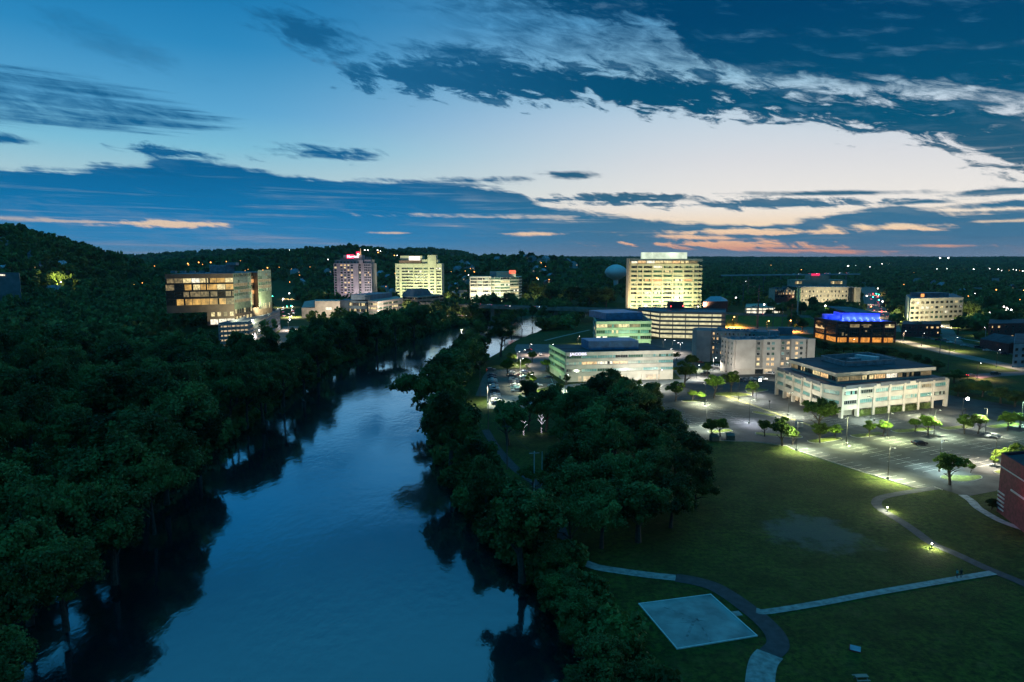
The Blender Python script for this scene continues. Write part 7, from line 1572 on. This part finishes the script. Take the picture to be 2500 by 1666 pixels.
upole(1238, 1146, 13, 'dark utility pole standing beside the riverside path'); upole(1192, 1048, 17, 'tall brown utility pole at the end of the parked car row'); upole(1172, 970, 16, 'tall utility pole between trees and the first parked cars'); upole(1155, 900, 14, 'paired timber pole at the water edge, right'); upole(1149, 902, 14, 'paired timber pole at the water edge, left')
upole(2294, 866, 12, 'timber utility pole beside the main road in front of the low building'); upole(2471, 838, 11, 'utility pole at the brick apartments'); upole(2404, 842, 11, 'thin pole left of the brick apartments', POLEW, 0, name='pole'); upole(2314, 905, 14, 'dark utility pole in the grass behind the terrace office'); upole(2165, 858, 14, 'dark pole right of the orange arcade'); upole(2125, 862, 15, 'dark pole before the orange arcade, middle')
upole(2047, 868, 15, 'dark pole at the left end of the maroon hall'); upole(2010, 850, 15, 'dark pole standing before the left wall of the maroon hall')
for px, base, top, lb, w_ in ((1813.5, 745, 690, 'steel power mast, leftmost of the far pylon row', 0.8), (1825, 735, 680, 'steel power mast second in the pylon row', 0.7), (1862, 735, 676, 'steel power mast third in the pylon row', 0.7), (1849, 802, 695, 'tall steel power mast standing on the lower street', 0.8), (1945, 797, 698, 'pale green steel power mast in front of the far hotel', 0.9), (1909, 800, 735, 'timber pole on the orange lit street', 0.4), (1931, 803, 742, 'timber pole right of the orange lit street', 0.4), (1887, 798, 745, 'slim timber pole by the embankment', 0.35), (1799, 797, 765, 'slim timber pole beside the open garage', 0.3)):
    x, y = G(px, base); hh = zof(top, y); t = empty('power_mast', (x, y, 0), 0, lb, 'power mast', 'power masts of the right plain'); b = MB(); b.tube((0, 0, 0), (0, 0, hh), w_, w_*0.5, 8); b.build('mast', mat('rusty_mast', (0.16, 0.12, 0.12), 0.7, 0.2, 0.4) if w_ < 0.9 else mat('pale_mast', (0.30, 0.36, 0.34), 0.6, 0.1, 0.4), t)
    if w_ > 0.5: b = MB(); [b.box((0, 0, hh-2-k*4), (8, 0.3, 0.35)) for k in range(2)]; b.build('crossarms', POLE, t)
def wire(a, c, sag, lb, n=14, r_=0.06):
    a = Vector(a); c = Vector(c); b = MB(); pr = a
    for k in range(1, n+1):
        t_ = k/n; q = a.lerp(c, t_)-Vector((0, 0, sag*4*t_*(1-t_))); b.tube(pr, q, r_, r_, 4, cap=False); pr = q
    o = b.build('overhead_wire', WIRE); return tag(o, lb, 'cable', 'overhead wires')
P_ = lambda px, base, top, dx=0: (G(px, base)[0]+dx, G(px, base)[1], zof(top, G(px, base)[1]))
for a_, c_ in (((1813.5, 745, 693), (1849, 802, 700)), ((1849, 802, 700), (1945, 797, 702)), ((1825, 735, 684), (1862, 735, 680))):
    for s in (-3, 3): wire(P_(*a_, s), P_(*c_, s), 1.5, 'sagging power line strung between the steel masts of the right plain', r_=0.12)
wire((*G(1304, 1215), 11.5), (*G(1238, 1146), 12.5), 0.8, 'cable between the two poles by the riverside path', r_=0.03); wire((*G(1238, 1146), 12.5), (*G(1192, 1048), 16.3), 0.8, 'cable from the path pole to the tall brown pole', r_=0.035)
wire((*G(2294, 866), 11.5), (*G(2404, 842), 10.5), 1.0, 'cable crossing from the main road pole to the apartments', r_=0.06)
# traffic signals and the red tail-light glow of both busy streets
TG = emat('green_signal', (0.05, 1.0, 0.55), 14); TR = emat('red_signal', (1.0, 0.05, 0.05), 12); TLR = emat('tail_light_red', (1.0, 0.03, 0.04), 9); HLW = emat('headlight_white', (1.0, 0.93, 0.85), 14)
def signal(px, py, Y, m_, lb):
    x = XP(px, Y, 6); z = zof(py, Y); t = empty('traffic_signal', (x, Y, 0), 0, lb, 'traffic light', 'traffic lights of the busy junctions'); b = MB(); b.tube((3, 0.3, 0), (3, 0.3, z+1), 0.15, 0.12); b.tube((3, 0.3, z+1), (-0.2, 0.3, z+1), 0.1, 0.08); b.build('mast', POLE, t)
    b = MB(); b.box((0, 0.2, z), (0.5, 0.3, 1.4)); b.build('signal_housing', POLE, t); b = MB(); b.ball((0, -0.15, z-0.3), 0.55*max(1, Y/800), 8); b.build('signal_light', m_, t)
for px, py, Y, m_, lb in ((2138, 717, 830, TG, 'upper left green traffic light of the right junction'), (2144, 719, 810, TG, 'upper right green traffic light of the right junction'), (2130, 725, 790, TG, 'middle green traffic light of the right junction'), (2144, 732, 760, TG, 'lower green traffic light of the right junction'), (2142, 724, 770, TR, 'red traffic light of the right junction'), (2130, 717, 860, TR, 'upper red traffic light of the right junction'), (2152, 760, 650, TR, 'orange red lamp left of the lit tree'), (666, 723, 830, TG, 'green traffic light left in the left city street'), (701, 748, 700, TG, 'lower green traffic light of the left city street, left'), (711, 747, 700, TG, 'lower green traffic light of the left city street, right')): signal(px, py, Y, m_, lb)

# ------------------------------------------------------------------ vehicles
CGL = glass('car_glass', (0.012, 0.016, 0.02), 0.06); TYRE = mat('tyre_rubber', (0.02, 0.02, 0.02), 0.8, 0.1, 1); RIM = mat('wheel_alloy', (0.4, 0.4, 0.42), 0.3, 0.1, 1, metal=0.8)
PAINTS = {n_: mat('car_paint_'+n_, c, 0.28, 0.03, 0.5, spec=0.7) for n_, c in (('white', (0.68, 0.69, 0.68)), ('silver', (0.42, 0.43, 0.44)), ('black', (0.015, 0.016, 0.02)), ('navy', (0.02, 0.035, 0.07)), ('red', (0.28, 0.02, 0.02)), ('grey', (0.13, 0.14, 0.15)), ('teal', (0.20, 0.38, 0.40)), ('orange', (0.45, 0.12, 0.02)))}
LAMPOFF = mat('lamp_plastic', (0.5, 0.5, 0.5), 0.2, 0.05, 1); REDOFF = mat('red_lens', (0.25, 0.01, 0.01), 0.2, 0.05, 1)
def car_proto(kind):
    t = empty('car', (0, 0, 0), 0, '', 'car'); L_, Wd = (4.7, 1.84); hgt = 1.45 if kind == 'sedan' else (1.75 if kind == 'suv' else 2.1)
    prof = {'sedan': [(-2.32, .42), (-2.30, .82), (-1.7, .95), (-0.9, 1.38), (0.35, 1.43), (1.15, 1.0), (2.05, .85), (2.33, .62), (2.33, .32)], 'suv': [(-2.32, .45), (-2.32, 1.0), (-2.1, 1.6), (-1.6, 1.74), (0.2, 1.74), (0.95, 1.15), (2.1, 1.0), (2.35, .75), (2.35, .38)],
            'van': [(-2.45, .45), (-2.45, 1.2), (-2.3, 1.95), (-1.9, 2.05), (0.9, 2.05), (1.6, 1.25), (2.3, 1.1), (2.5, .8), (2.5, .4)]}[kind]
    b = MB(); sec = [(-1, 0.0), (-0.97, 1)]
    n = len(prof); k = len(b.v)
    for s in (-1, 1):
        for x, z in prof: b.v.append((x, s*(Wd/2)*(1.0 if z < 1.02 else (0.80 if kind == 'sedan' else 0.86)), z))
    b.f.append(tuple(k+i for i in range(n))[::-1] if True else ()); b.m.append(0); b.f.append(tuple(k+n+i for i in range(n))); b.m.append(0)
    for i in range(n): j = (i+1) % n; b.f.append((k+i, k+j, k+n+j, k+n+i)); b.m.append(0)
    b.build('body', PAINTS['silver'], t)
    g = MB(); wf = 0.80 if kind == 'sedan' else 0.86
    def quad(x0, z0, x1, z1, e=0.012):
        dx, dz = x1-x0, z1-z0; l = math.hypot(dx, dz); nx_, nz_ = -dz/l*e, dx/l*e
        if nz_ < 0: nx_, nz_ = -nx_, -nz_
        w0 = Wd/2*(1.0 if z0 < 1.02 else wf)*0.88; w1 = Wd/2*wf*0.9
        g.face([(x0+nx_, -w0, z0+nz_), (x0+nx_, w0, z0+nz_), (x1+nx_, w1, z1+nz_), (x1+nx_, -w1, z1+nz_)])
    if kind == 'sedan': quad(1.1, 1.03, 0.42, 1.40); quad(-1.62, 0.99, -0.98, 1.34)
    elif kind == 'suv': quad(0.92, 1.18, 0.28, 1.70); quad(-2.27, 1.15, -2.13, 1.54)
    else: quad(1.55, 1.3, 0.98, 1.98); quad(-2.42, 1.3, -2.33, 1.85)
    zt_ = hgt-0.12; 
    for s in (-1, 1):
        for xa, xb_ in (((-1.05, -0.28), (-0.2, 0.62)) if kind == 'sedan' else ((-1.9, -0.9), (-0.8, 0.45))):
            za = 1.03; g.face([(xa-0.12, s*(Wd/2*0.955+0.02), za), (xb_+0.22, s*(Wd/2*0.955+0.02), za), (xb_-0.05, s*(Wd/2*wf+0.02), zt_), (xa+0.1, s*(Wd/2*wf+0.02), zt_)])
    g.build('windows', CGL, t)
    for x in (-1.42, 1.45):
        for s in (-1, 1):
            w_ = MB(); w_.tube((x, s*(Wd/2-0.2), 0.33), (x, s*(Wd/2+0.02), 0.33), 0.33, 0.33, 14); wh = w_.build('wheel', TYRE, t); w_ = MB(); w_.tube((x, s*(Wd/2+0.02), 0.33), (x, s*(Wd/2+0.035), 0.33), 0.2, 0.2, 10); w_.build('rim', RIM, wh)
    for s in (-1, 1):
        b = MB(); b.box((prof[-2][0]-0.02, s*0.66, 0.68), (0.12, 0.36, 0.14)); b.build('headlight', LAMPOFF, t); b = MB(); b.box((prof[0][0]-0.0, s*0.7, 0.86), (0.08, 0.3, 0.14)); b.build('taillight', REDOFF, t)
    return t
CPR = {k: car_proto(k) for k in ('sedan', 'suv', 'van')}; cu_ = set()
def car(kind, x, y, rz, paint, label, group=None, z=0.05, tail=False, head=False, sc=1.0):
    if kind not in cu_: o = CPR[kind]; cu_.add(kind); o.location = (x, y, z); o.rotation_euler = (0, 0, rz); o.scale = (sc,)*3; o['label'] = label; o.update_tag()
    else: o = copy_tree(CPR[kind], (x, y, z), rz, sc, label)
    if group: o['group'] = group
    o['_p'] = paint
    kids = ALLK.get(o.name, [])
    for c in kids:
        nm = c.name.split('.')[0]
        def setm(m_): c.material_slots[0].link = 'OBJECT'; c.material_slots[0].material = m_
        if nm == 'body': setm(PAINTS[paint])
        if nm == 'taillight' and tail: setm(TLR)
        if nm == 'headlight' and head: setm(HLW)
    del o['_p']; return o
GC = 'cars parked in the side lot by the river'
# order matters: prototypes are placed last because copies must not inherit their materials
CARS = []
pal_ = ['grey', 'navy', 'navy', 'white', 'teal', 'navy', 'silver', 'silver', 'white', 'black', 'silver', 'silver', 'navy', 'white', 'navy']
for k, py in enumerate((905, 917.5, 923.5, 929, 933.5, 938, 942.5, 947, 951.5, 956.5, 965.8, 970.5, 975.5, 981, 987.5)):
    x, y = G(1197+k*0.85, py+1); CARS.append(('suv' if k in (0, 8, 13) else 'sedan', x+0.6, y, 0.05+random.uniform(-.04, .04), pal_[k], {0: 'dark car at the far end of the parked row, red lamp on its corner', 9: 'black car just past the gap of the parked row by the trees', 14: 'nearest dark car of the row at the pale concrete'}.get(k, '%s car in the long row parked along the trees' % pal_[k]), GC, 0.06, k == 0))
for px, py, c, lb in ((1247, 913, 'white', 'white car at the back left of the middle rows'), (1250, 921, 'black', 'black car with its nose out, second of the middle left row'), (1254, 930, 'white', 'white hatchback in the middle left row'), (1255, 936, 'navy', 'navy car behind the white hatchback'), (1257, 944, 'silver', 'silver car in the lower middle left row'), (1258, 950, 'teal', 'teal car in the lower middle left row'), (1260, 957, 'white', 'white car nearest the clump in the middle left row'),
                      (1279, 911, 'navy', 'dark car at the back of the middle right row'), (1281, 918, 'black', 'black car in the middle right row'), (1280, 924, 'silver', 'silver car in the middle right row'), (1277, 932, 'grey', 'grey car in the middle right row behind the lamp'), (1267, 919, 'red', 'maroon car between the two middle rows')):
    x, y = G(px, py); CARS.append(('suv' if c == 'white' and py > 925 else 'sedan', x, y, random.choice((0.1, PI+0.1)), c, lb, GC, 0.06, False))
for kind, px, py, rz, c, lb, tail, head in (('sedan', 1339, 924, PI+0.15, 'navy', 'lone navy car in the empty bays left of the letter signed office', 0, 0), ('sedan', 1313, 944, 0.1, 'white', 'white car with burning red tail lights', 1, 0), ('sedan', 1349, 945, 0.05, 'teal', 'pale teal car half hidden before the office corner', 0, 0), ('sedan', 1289, 857, PI+0.5, 'red', 'car with bright headlights on the approach road', 1, 1), ('sedan', 1320, 868, PI/2, 'white', 'white car seen from behind on the approach road', 0, 0),
        ('van', 1413, 951, 0.0, 'grey', 'dark van in front of the wooded clump and forecourt', 0, 0), ('sedan', 1370, 976, 0.2, 'black', 'black car shaded by trees near the fairy lit trunks', 0, 0), ('sedan', 1707, 887, 2.4, 'red', 'red car at the back of the hotel car park', 0, 0), ('suv', 1746, 897, 2.6, 'white', 'white car parked at the hotel hedge', 0, 0), ('sedan', 1756, 902, 2.6, 'black', 'black car parked beside the white one at the hotel hedge', 0, 0), ('suv', 1721, 916, 3.1, 'black', 'black car behind the dark tree in the hotel car park', 0, 0), ('sedan', 1757, 922, 2.2, 'navy', 'navy car between the two hotel trees', 0, 0),
        ('suv', 1812, 932, -0.9, 'navy', 'navy car, left end of the row in front of the hotel', 0, 0), ('sedan', 1824, 930, -0.9, 'grey', 'grey car second in the row in front of the hotel', 0, 0), ('sedan', 1836, 928.5, -0.9, 'silver', 'silver car third in the row in front of the hotel', 0, 0), ('sedan', 1848, 928, -0.9, 'navy', 'navy car fourth in the row in front of the hotel', 0, 0), ('suv', 1862, 929, 0.4, 'white', 'white car, right end of the row in front of the hotel', 0, 0), ('suv', 1879, 915, 2.2, 'silver', 'silver car coming out of the hotel garage opening', 0, 0),
        ('sedan', 2245, 1086, 0.12, 'black', 'black car parked alone across the bays in the middle of the lot', 0, 0), ('sedan', 2424, 1069, 3.2, 'silver', 'silver car parked beside the lamp post in the striped lot', 0, 0),
        ('sedan', 2264, 828, -0.3, 'black', 'dark car, leftmost on the local street behind the main road', 0, 0), ('suv', 2291, 832, -0.3, 'black', 'dark car second on the local street', 0, 0), ('suv', 2308, 834, -0.3, 'grey', 'dark grey car beside the white one on the local street', 0, 0), ('sedan', 2320, 838, -0.3, 'white', 'white car on the kerb side of the local street', 0, 0), ('suv', 2346, 829, 0.1, 'silver', 'silver car parked at the lit grass strip', 0, 0), ('sedan', 2354, 846, -0.3, 'teal', 'pale blue car on the local street', 0, 0), ('suv', 2388, 851, -0.3, 'black', 'black car near the thin pole on the local street', 0, 0),
        ('sedan', 2410, 858, -0.3, 'silver', 'silver car on the local street below the apartments', 0, 0), ('suv', 2439, 851, 0.1, 'orange', 'orange car in front of the brick apartments', 0, 0), ('sedan', 2458, 853, 0.1, 'white', 'white car in front of the brick apartments', 0, 0), ('suv', 2452, 867, -0.3, 'navy', 'navy car beside the small brick house', 0, 0), ('sedan', 2372, 920, 0.1, 'black', 'car with red tail lights on the approach lane', 1, 0), ('suv', 2430, 916, 0.1, 'black', 'black car farther along the approach lane', 0, 0)):
    x, y = G(px, py); CARS.append((kind, x, y, rz, c, lb, None, 0.07, tail, head))
pr = []
seen = set()
for c in CARS[::-1]:
    pass
first = {}
for i, c in enumerate(CARS): first[c[0]] = i
for i, c in enumerate(CARS):
    if first[c[0]] == i: pr.append(c); continue
    # copies: made while the prototype is still plain
    o = copy_tree(CPR[c[0]], (c[1], c[2], c[7]), c[3], 1.0, c[5], c[6])
    for k_ in ALLK.get(o.name, []):
        nm = k_.name.split('.')[0]; m_ = PAINTS[c[4]] if nm == 'body' else (TLR if nm == 'taillight' and c[8] else (HLW if nm == 'headlight' and len(c) > 9 and c[9] else None))
        if m_: k_.material_slots[0].link = 'OBJECT'; k_.material_slots[0].material = m_
# cars on the bridge, the viaduct and the busy streets
rng = random.Random(4)
def hwy_car(u, lane, away, lb, gp, c):
    i = 1+int(u); t_ = u-int(u); p = off3(i, lane).lerp(off3(i+1, lane), t_); z = HWY[i][2]+(HWY[i+1][2]-HWY[i][2])*t_; d = Vector(HWY[i+1][:2])-Vector(HWY[i][:2]); CC2.append(('sedan', p.x, p.y, math.atan2(d.y, d.x)+(PI if away else 0), c, lb, gp, z+0.05, True, True))
CC2 = []
for u, lane, aw, c in ((0.55, 4, 1, 'red'), (0.75, 3, 1, 'white'), (1.05, -4, 0, 'silver'), (1.3, -4, 0, 'white'), (2.6, -4, 0, 'silver'), (4.4, 3, 1, 'red')): hwy_car(u, lane, aw, 'car driving with its lights on across the highway bridge', 'cars on the highway bridge', c)
for k in range(26):
    t_ = k/26; y = 620+t_**1.2*560; x = XP(2152-26*t_, y)+rng.choice((-8, -4, 4, 8)); CC2.append(('sedan', x, y, PI/2-0.5, rng.choice(['white', 'silver', 'black']), 'queueing car with red tail lights in the busy street on the right', 'cars queueing in the right street', 0.1, True, True))
for k in range(26):
    t_ = k/26; y = 690+t_*330; x = XP(702-t_*14, y)+rng.choice((-8, -3, 3, 8)); CC2.append(('sedan', x, y, (PI/2 if rng.random() < .5 else -PI/2), rng.choice(['white', 'silver', 'black']), 'car with glowing lights in the left bank city street', 'cars in the left city street', 0.1, True, True))
for k in range(12): y = 700+rng.random()*8; x = XP(990+k*13, y); CC2.append(('sedan', x, y, 0.05, rng.choice(['white', 'silver', 'black']), 'car on the terrace road beyond the far bank trees', 'cars on the terrace road', 0.1, True, True))
for k in range(9): x = XP(1830+k*6, 745+k*5); CC2.append(('sedan', x, 742+k*5, 1.3, rng.choice(['white', 'silver', 'black', 'navy']), 'car on the roof of the low bright parking deck', 'cars on the low parking deck', 6.7, False, False))
for k in range(16):
    px = 1785+k*19+rng.uniform(-6, 6); Y = 1484+(px-1760)/340*120; CC2.append(('sedan', XP(px, Y, 20), Y+4, rng.choice((0, PI))+0.3, 'white', 'car with red lights crossing the far viaduct', 'cars on the far viaduct', zof(675, 1500)+(zof(670, 1500)-zof(675, 1500))*(px-1760)/340, True, True))
for c in CC2:
    o = copy_tree(CPR[c[0]], (c[1], c[2], c[7]), c[3], 1.0 if c[2] < 1400 else 1.6, c[5], c[6])
    for k_ in ALLK.get(o.name, []):
        nm = k_.name.split('.')[0]; m_ = PAINTS[c[4]] if nm == 'body' else (TLR if nm == 'taillight' and c[8] else (HLW if nm == 'headlight' and c[9] else None))
        if m_: k_.material_slots[0].link = 'OBJECT'; k_.material_slots[0].material = m_
        if nm in ('taillight', 'headlight') and c[8] and c[2] > 600: k_.scale = (1, 1, 1)
for c in pr: car(c[0], c[1], c[2], c[3], c[4], c[5], c[6], c[7], c[8], c[9] if len(c) > 9 else False)
# ------------------------------------------------------------------ small things
GRNM = mat('dark_green_steel', (0.03, 0.07, 0.06), 0.5, 0.2, 1)
for px, py, rz, lb in ((1744, 1077, 0.15, 'dark green waste container by the trees of the wooded clump'), (1783, 1075, -0.15, 'dark waste container with sloped lid at the edge of the meadow')):
    x, y = G(px, py); t = empty('waste_container', (x, y, 0), rz, lb, 'waste container', 'waste containers at the meadow edge'); b = MB()
    b.prism([(-1.3, -1), (1.3, -1), (1.3, 1), (-1.3, 1)], 0.15, 1.7); b.build('body', GRNM, t); b = MB(); b.face([(-1.35, -1.05, 1.71), (1.35, -1.05, 1.71), (1.35, 1.05, 2.2), (-1.35, 1.05, 2.2)]); b.face([(1.35, -1.05, 1.71), (1.35, 1.05, 1.71), (1.35, 1.05, 2.2)]); b.face([(-1.35, 1.05, 1.71), (-1.35, -1.05, 1.71), (-1.35, 1.05, 2.2)]); b.face([(1.35, 1.05, 1.71), (-1.35, 1.05, 1.71), (-1.35, 1.05, 2.2), (1.35, 1.05, 2.2)]); b.build('lid', GRNM, t)
    b = MB(); [b.box((s*0.9, 0, 0.08), (0.2, 1.6, 0.14)) for s in (-1, 1)]; b.build('skids', POLE, t)
x, y = G(1951, 1043); t = empty('utility_cabinet', (x, y, 0), 0.1, 'small grey utility cabinet left of the tall round tree', 'cabinet'); b = MB(); b.box((0, 0, 1.1), (2.2, 1.6, 2.2)); b.box((0, 0, 2.24), (2.4, 1.8, 0.1)); b.build('body', ROOFB, t); b = MB(); [b.box((s*0.52, -0.82, 1.1), (0.95, 0.05, 1.9)) for s in (-1, 1)]; b.build('doors', METAL, t)
for px, py, lb, c1 in ((2088, 1588, 'small tilted board with red side lying in the dark meadow', (0.42, 0.42, 0.5)),):
    x, y = G(px, py); t = empty('game_board', (x, y, 0), -0.5, lb, 'board'); b = MB(); b.face([(-0.75, -0.5, 0.12), (0.75, -0.5, 0.12), (0.75, 0.5, 0.5), (-0.75, 0.5, 0.5)]); b.face([(-0.75, 0.5, 0.47), (0.75, 0.5, 0.47), (0.75, -0.5, 0.09), (-0.75, -0.5, 0.09)]); b.build('top', mat('pale_board', c1, 0.6, 0.1, 1), t)
    b = MB(); b.box((-0.8, 0, 0.25), (0.08, 1.0, 0.5)); b.box((0.0, -0.53, 0.1), (1.5, 0.05, 0.18)); b.build('frame', mat('red_board_frame', (0.30, 0.03, 0.04), 0.6, 0.1, 1), t)
x, y = G(2102, 1662); t = empty('picnic_table', (x, y, 0), 0.05, 'pale picnic table at the bottom edge of the meadow', 'table')
TW = mat('table_wood', (0.32, 0.27, 0.22), 0.7, 0.15, 1); b = MB(); b.box((0, 0, 0.75), (1.9, 0.75, 0.06)); b.build('table_top', TW, t)
for s in (-1, 1):
    b = MB(); b.box((0, s*0.68, 0.44), (1.9, 0.28, 0.05)); b.build('seat', TW, t); b = MB(); b.tube((s*0.75, -0.6, 0), (s*0.75, 0.0, 0.71), 0.05); b.tube((s*0.75, 0.6, 0), (s*0.75, 0.0, 0.71), 0.05); b.build('legs', METAL, t)
x, y = G(1401, 1369); t = empty('trail_marker', (x, y, 0), 0, 'small white trail marker posts at the start of the pale footpath', 'marker'); b = MB(); b.tube((0, 0, 0), (0, 0, 0.9), 0.05); b.tube((0.35, 0, 0), (0.35, 0, 0.9), 0.05); b.build('post', PAINT, t); b = MB(); b.box((0.17, -0.06, 0.8), (0.5, 0.03, 0.16)); b.build('plate', PAINT, t)
for px, py, lb, sz in ((2245-22, 1268, 'scrubby dark bush beside the louvred end of the red building', 3.2),):
    tree(('broad'), *G(2421, 1245)[:2], 3.4, 3.2, lb, 'bush', 'bush', z=-0.4)
# people strolling on the cross path
def person(px, py, rz, top, legs_, label, hair):
    x, y = G(px, py); t = empty('person', (x, y, 0.07), rz, label, 'person')
    J = {'pel': (0, 0, .95, .14), 'sp': (0, .01, 1.15, .125), 'ch': (0, 0, 1.35, .15), 'nk': (0, 0, 1.5, .055), 'hd': (0, -.02, 1.62, .095), 'ht': (0, -.01, 1.72, .075)}
    for s, n_ in ((-1, 'l'), (1, 'r')):
        J.update({'hip'+n_: (s*.1, 0, .88, .095), 'kn'+n_: (s*.11, -.1*s-.02, .5, .062), 'an'+n_: (s*.11, .12*s, .09, .042), 'toe'+n_: (s*.12, .12*s-.18, .04, .035), 'sh'+n_: (s*.19, 0, 1.42, .06), 'el'+n_: (s*.26, .06*s, 1.15, .045), 'wr'+n_: (s*.27, -.08, .93, .03), 'pa'+n_: (s*.27, -.11, .85, .034)})
        for f_ in range(5): J['f%s%d' % (n_, f_)] = (s*(.255+.0)+(.012*(f_-2)), -.12-.006*f_, .80-(.012 if f_ in (1, 2) else 0), .009); J['g%s%d' % (n_, f_)] = (s*.262+(.014*(f_-2)), -.135, .765-(.015 if f_ in (1, 2) else 0), .008)
    E_ = [('pel', 'sp'), ('sp', 'ch'), ('ch', 'nk'), ('nk', 'hd'), ('hd', 'ht')]
    for n_ in 'lr': E_ += [('pel', 'hip'+n_), ('hip'+n_, 'kn'+n_), ('kn'+n_, 'an'+n_), ('an'+n_, 'toe'+n_), ('ch', 'sh'+n_), ('sh'+n_, 'el'+n_), ('el'+n_, 'wr'+n_), ('wr'+n_, 'pa'+n_)]+[e for f_ in range(5) for e in (('pa'+n_, 'f%s%d' % (n_, f_)), ('f%s%d' % (n_, f_), 'g%s%d' % (n_, f_)))]
    ks = list(J); me = bpy.data.meshes.new('body'); me.from_pydata([J[k][:3] for k in ks], [(ks.index(a), ks.index(b_)) for a, b_ in E_], []); o = bpy.data.objects.new('body', me); C.objects.link(o)
    m_ = o.modifiers.new('s', 'SKIN'); m_.use_smooth_shade = True
    sv = me.skin_vertices[0].data if me.skin_vertices else None
    if sv is None: me.attributes.new('x', 'FLOAT', 'POINT')
    for i, k in enumerate(ks):
        if sv: sv[i].radius = (J[k][3], J[k][3]*(0.8 if k in ('ch', 'sp', 'pel') else 1)); sv[i].use_root = (k == 'pel')
    o.modifiers.new('u', 'SUBSURF').levels = 1
    dg = bpy.context.evaluated_depsgraph_get(); dg.update(); m2 = bpy.data.meshes.new_from_object(o.evaluated_get(dg)); bpy.data.objects.remove(o)
    SK = mat('skin', (0.42, 0.26, 0.19), 0.6, 0.05, 3); m2.materials.clear()
    for q in (SK, top, legs_): m2.materials.append(q)
    for p in m2.polygons:
        z = p.center.z; p.material_index = 2 if z < 0.95 and abs(p.center.x) < .235 else (1 if z < 1.46 and not (z < 1.0 and abs(p.center.x) > .235) else 0)
    o = bpy.data.objects.new('body', m2); C.objects.link(o); setp(o, t)
    b = MB(); b.ball((0, .015, 1.665), .108, 10, zs=0.95); b.build('hair', hair, t, smooth=True)
    return t
try:
    person(2336, 1412, 0.3, mat('teal_shirt', (0.15, 0.45, 0.45), 0.8, 0.1, 3), mat('dark_trousers', (0.03, 0.03, 0.05), 0.8, 0.1, 3), 'person in a light teal shirt walking on the pale cross path', mat('dark_hair', (0.02, 0.015, 0.01), 0.6, 0.1, 3))
    person(2346, 1411, -0.2, mat('black_jacket', (0.02, 0.02, 0.025), 0.8, 0.1, 3), MATS['dark_trousers'], 'person in dark clothes walking beside the one in teal', MATS['dark_hair'])
except Exception as ex: print('PERSON', ex)
for o in C.objects:
    if '_w' in o.keys(): del o['_w']
HAZE = 3.2e-5
if HAZE:
    m, nt, out = nmat('haze'); v = nt.nodes.new('ShaderNodeVolumePrincipled'); v.inputs['Density'].default_value = HAZE; v.inputs['Color'].default_value = (0.75, 0.9, 1.0, 1); v.inputs['Anisotropy'].default_value = 0.2
    nt.links.new(v.outputs[0], out.inputs['Volume']); b = MB(); b.box((0, 7700, 125), (19000, 16000, 280)); hzo = b.build('haze', m); tag(hzo, 'thin bluish evening haze over the whole valley', kind='stuff')
    cy.volume_bounces = 0
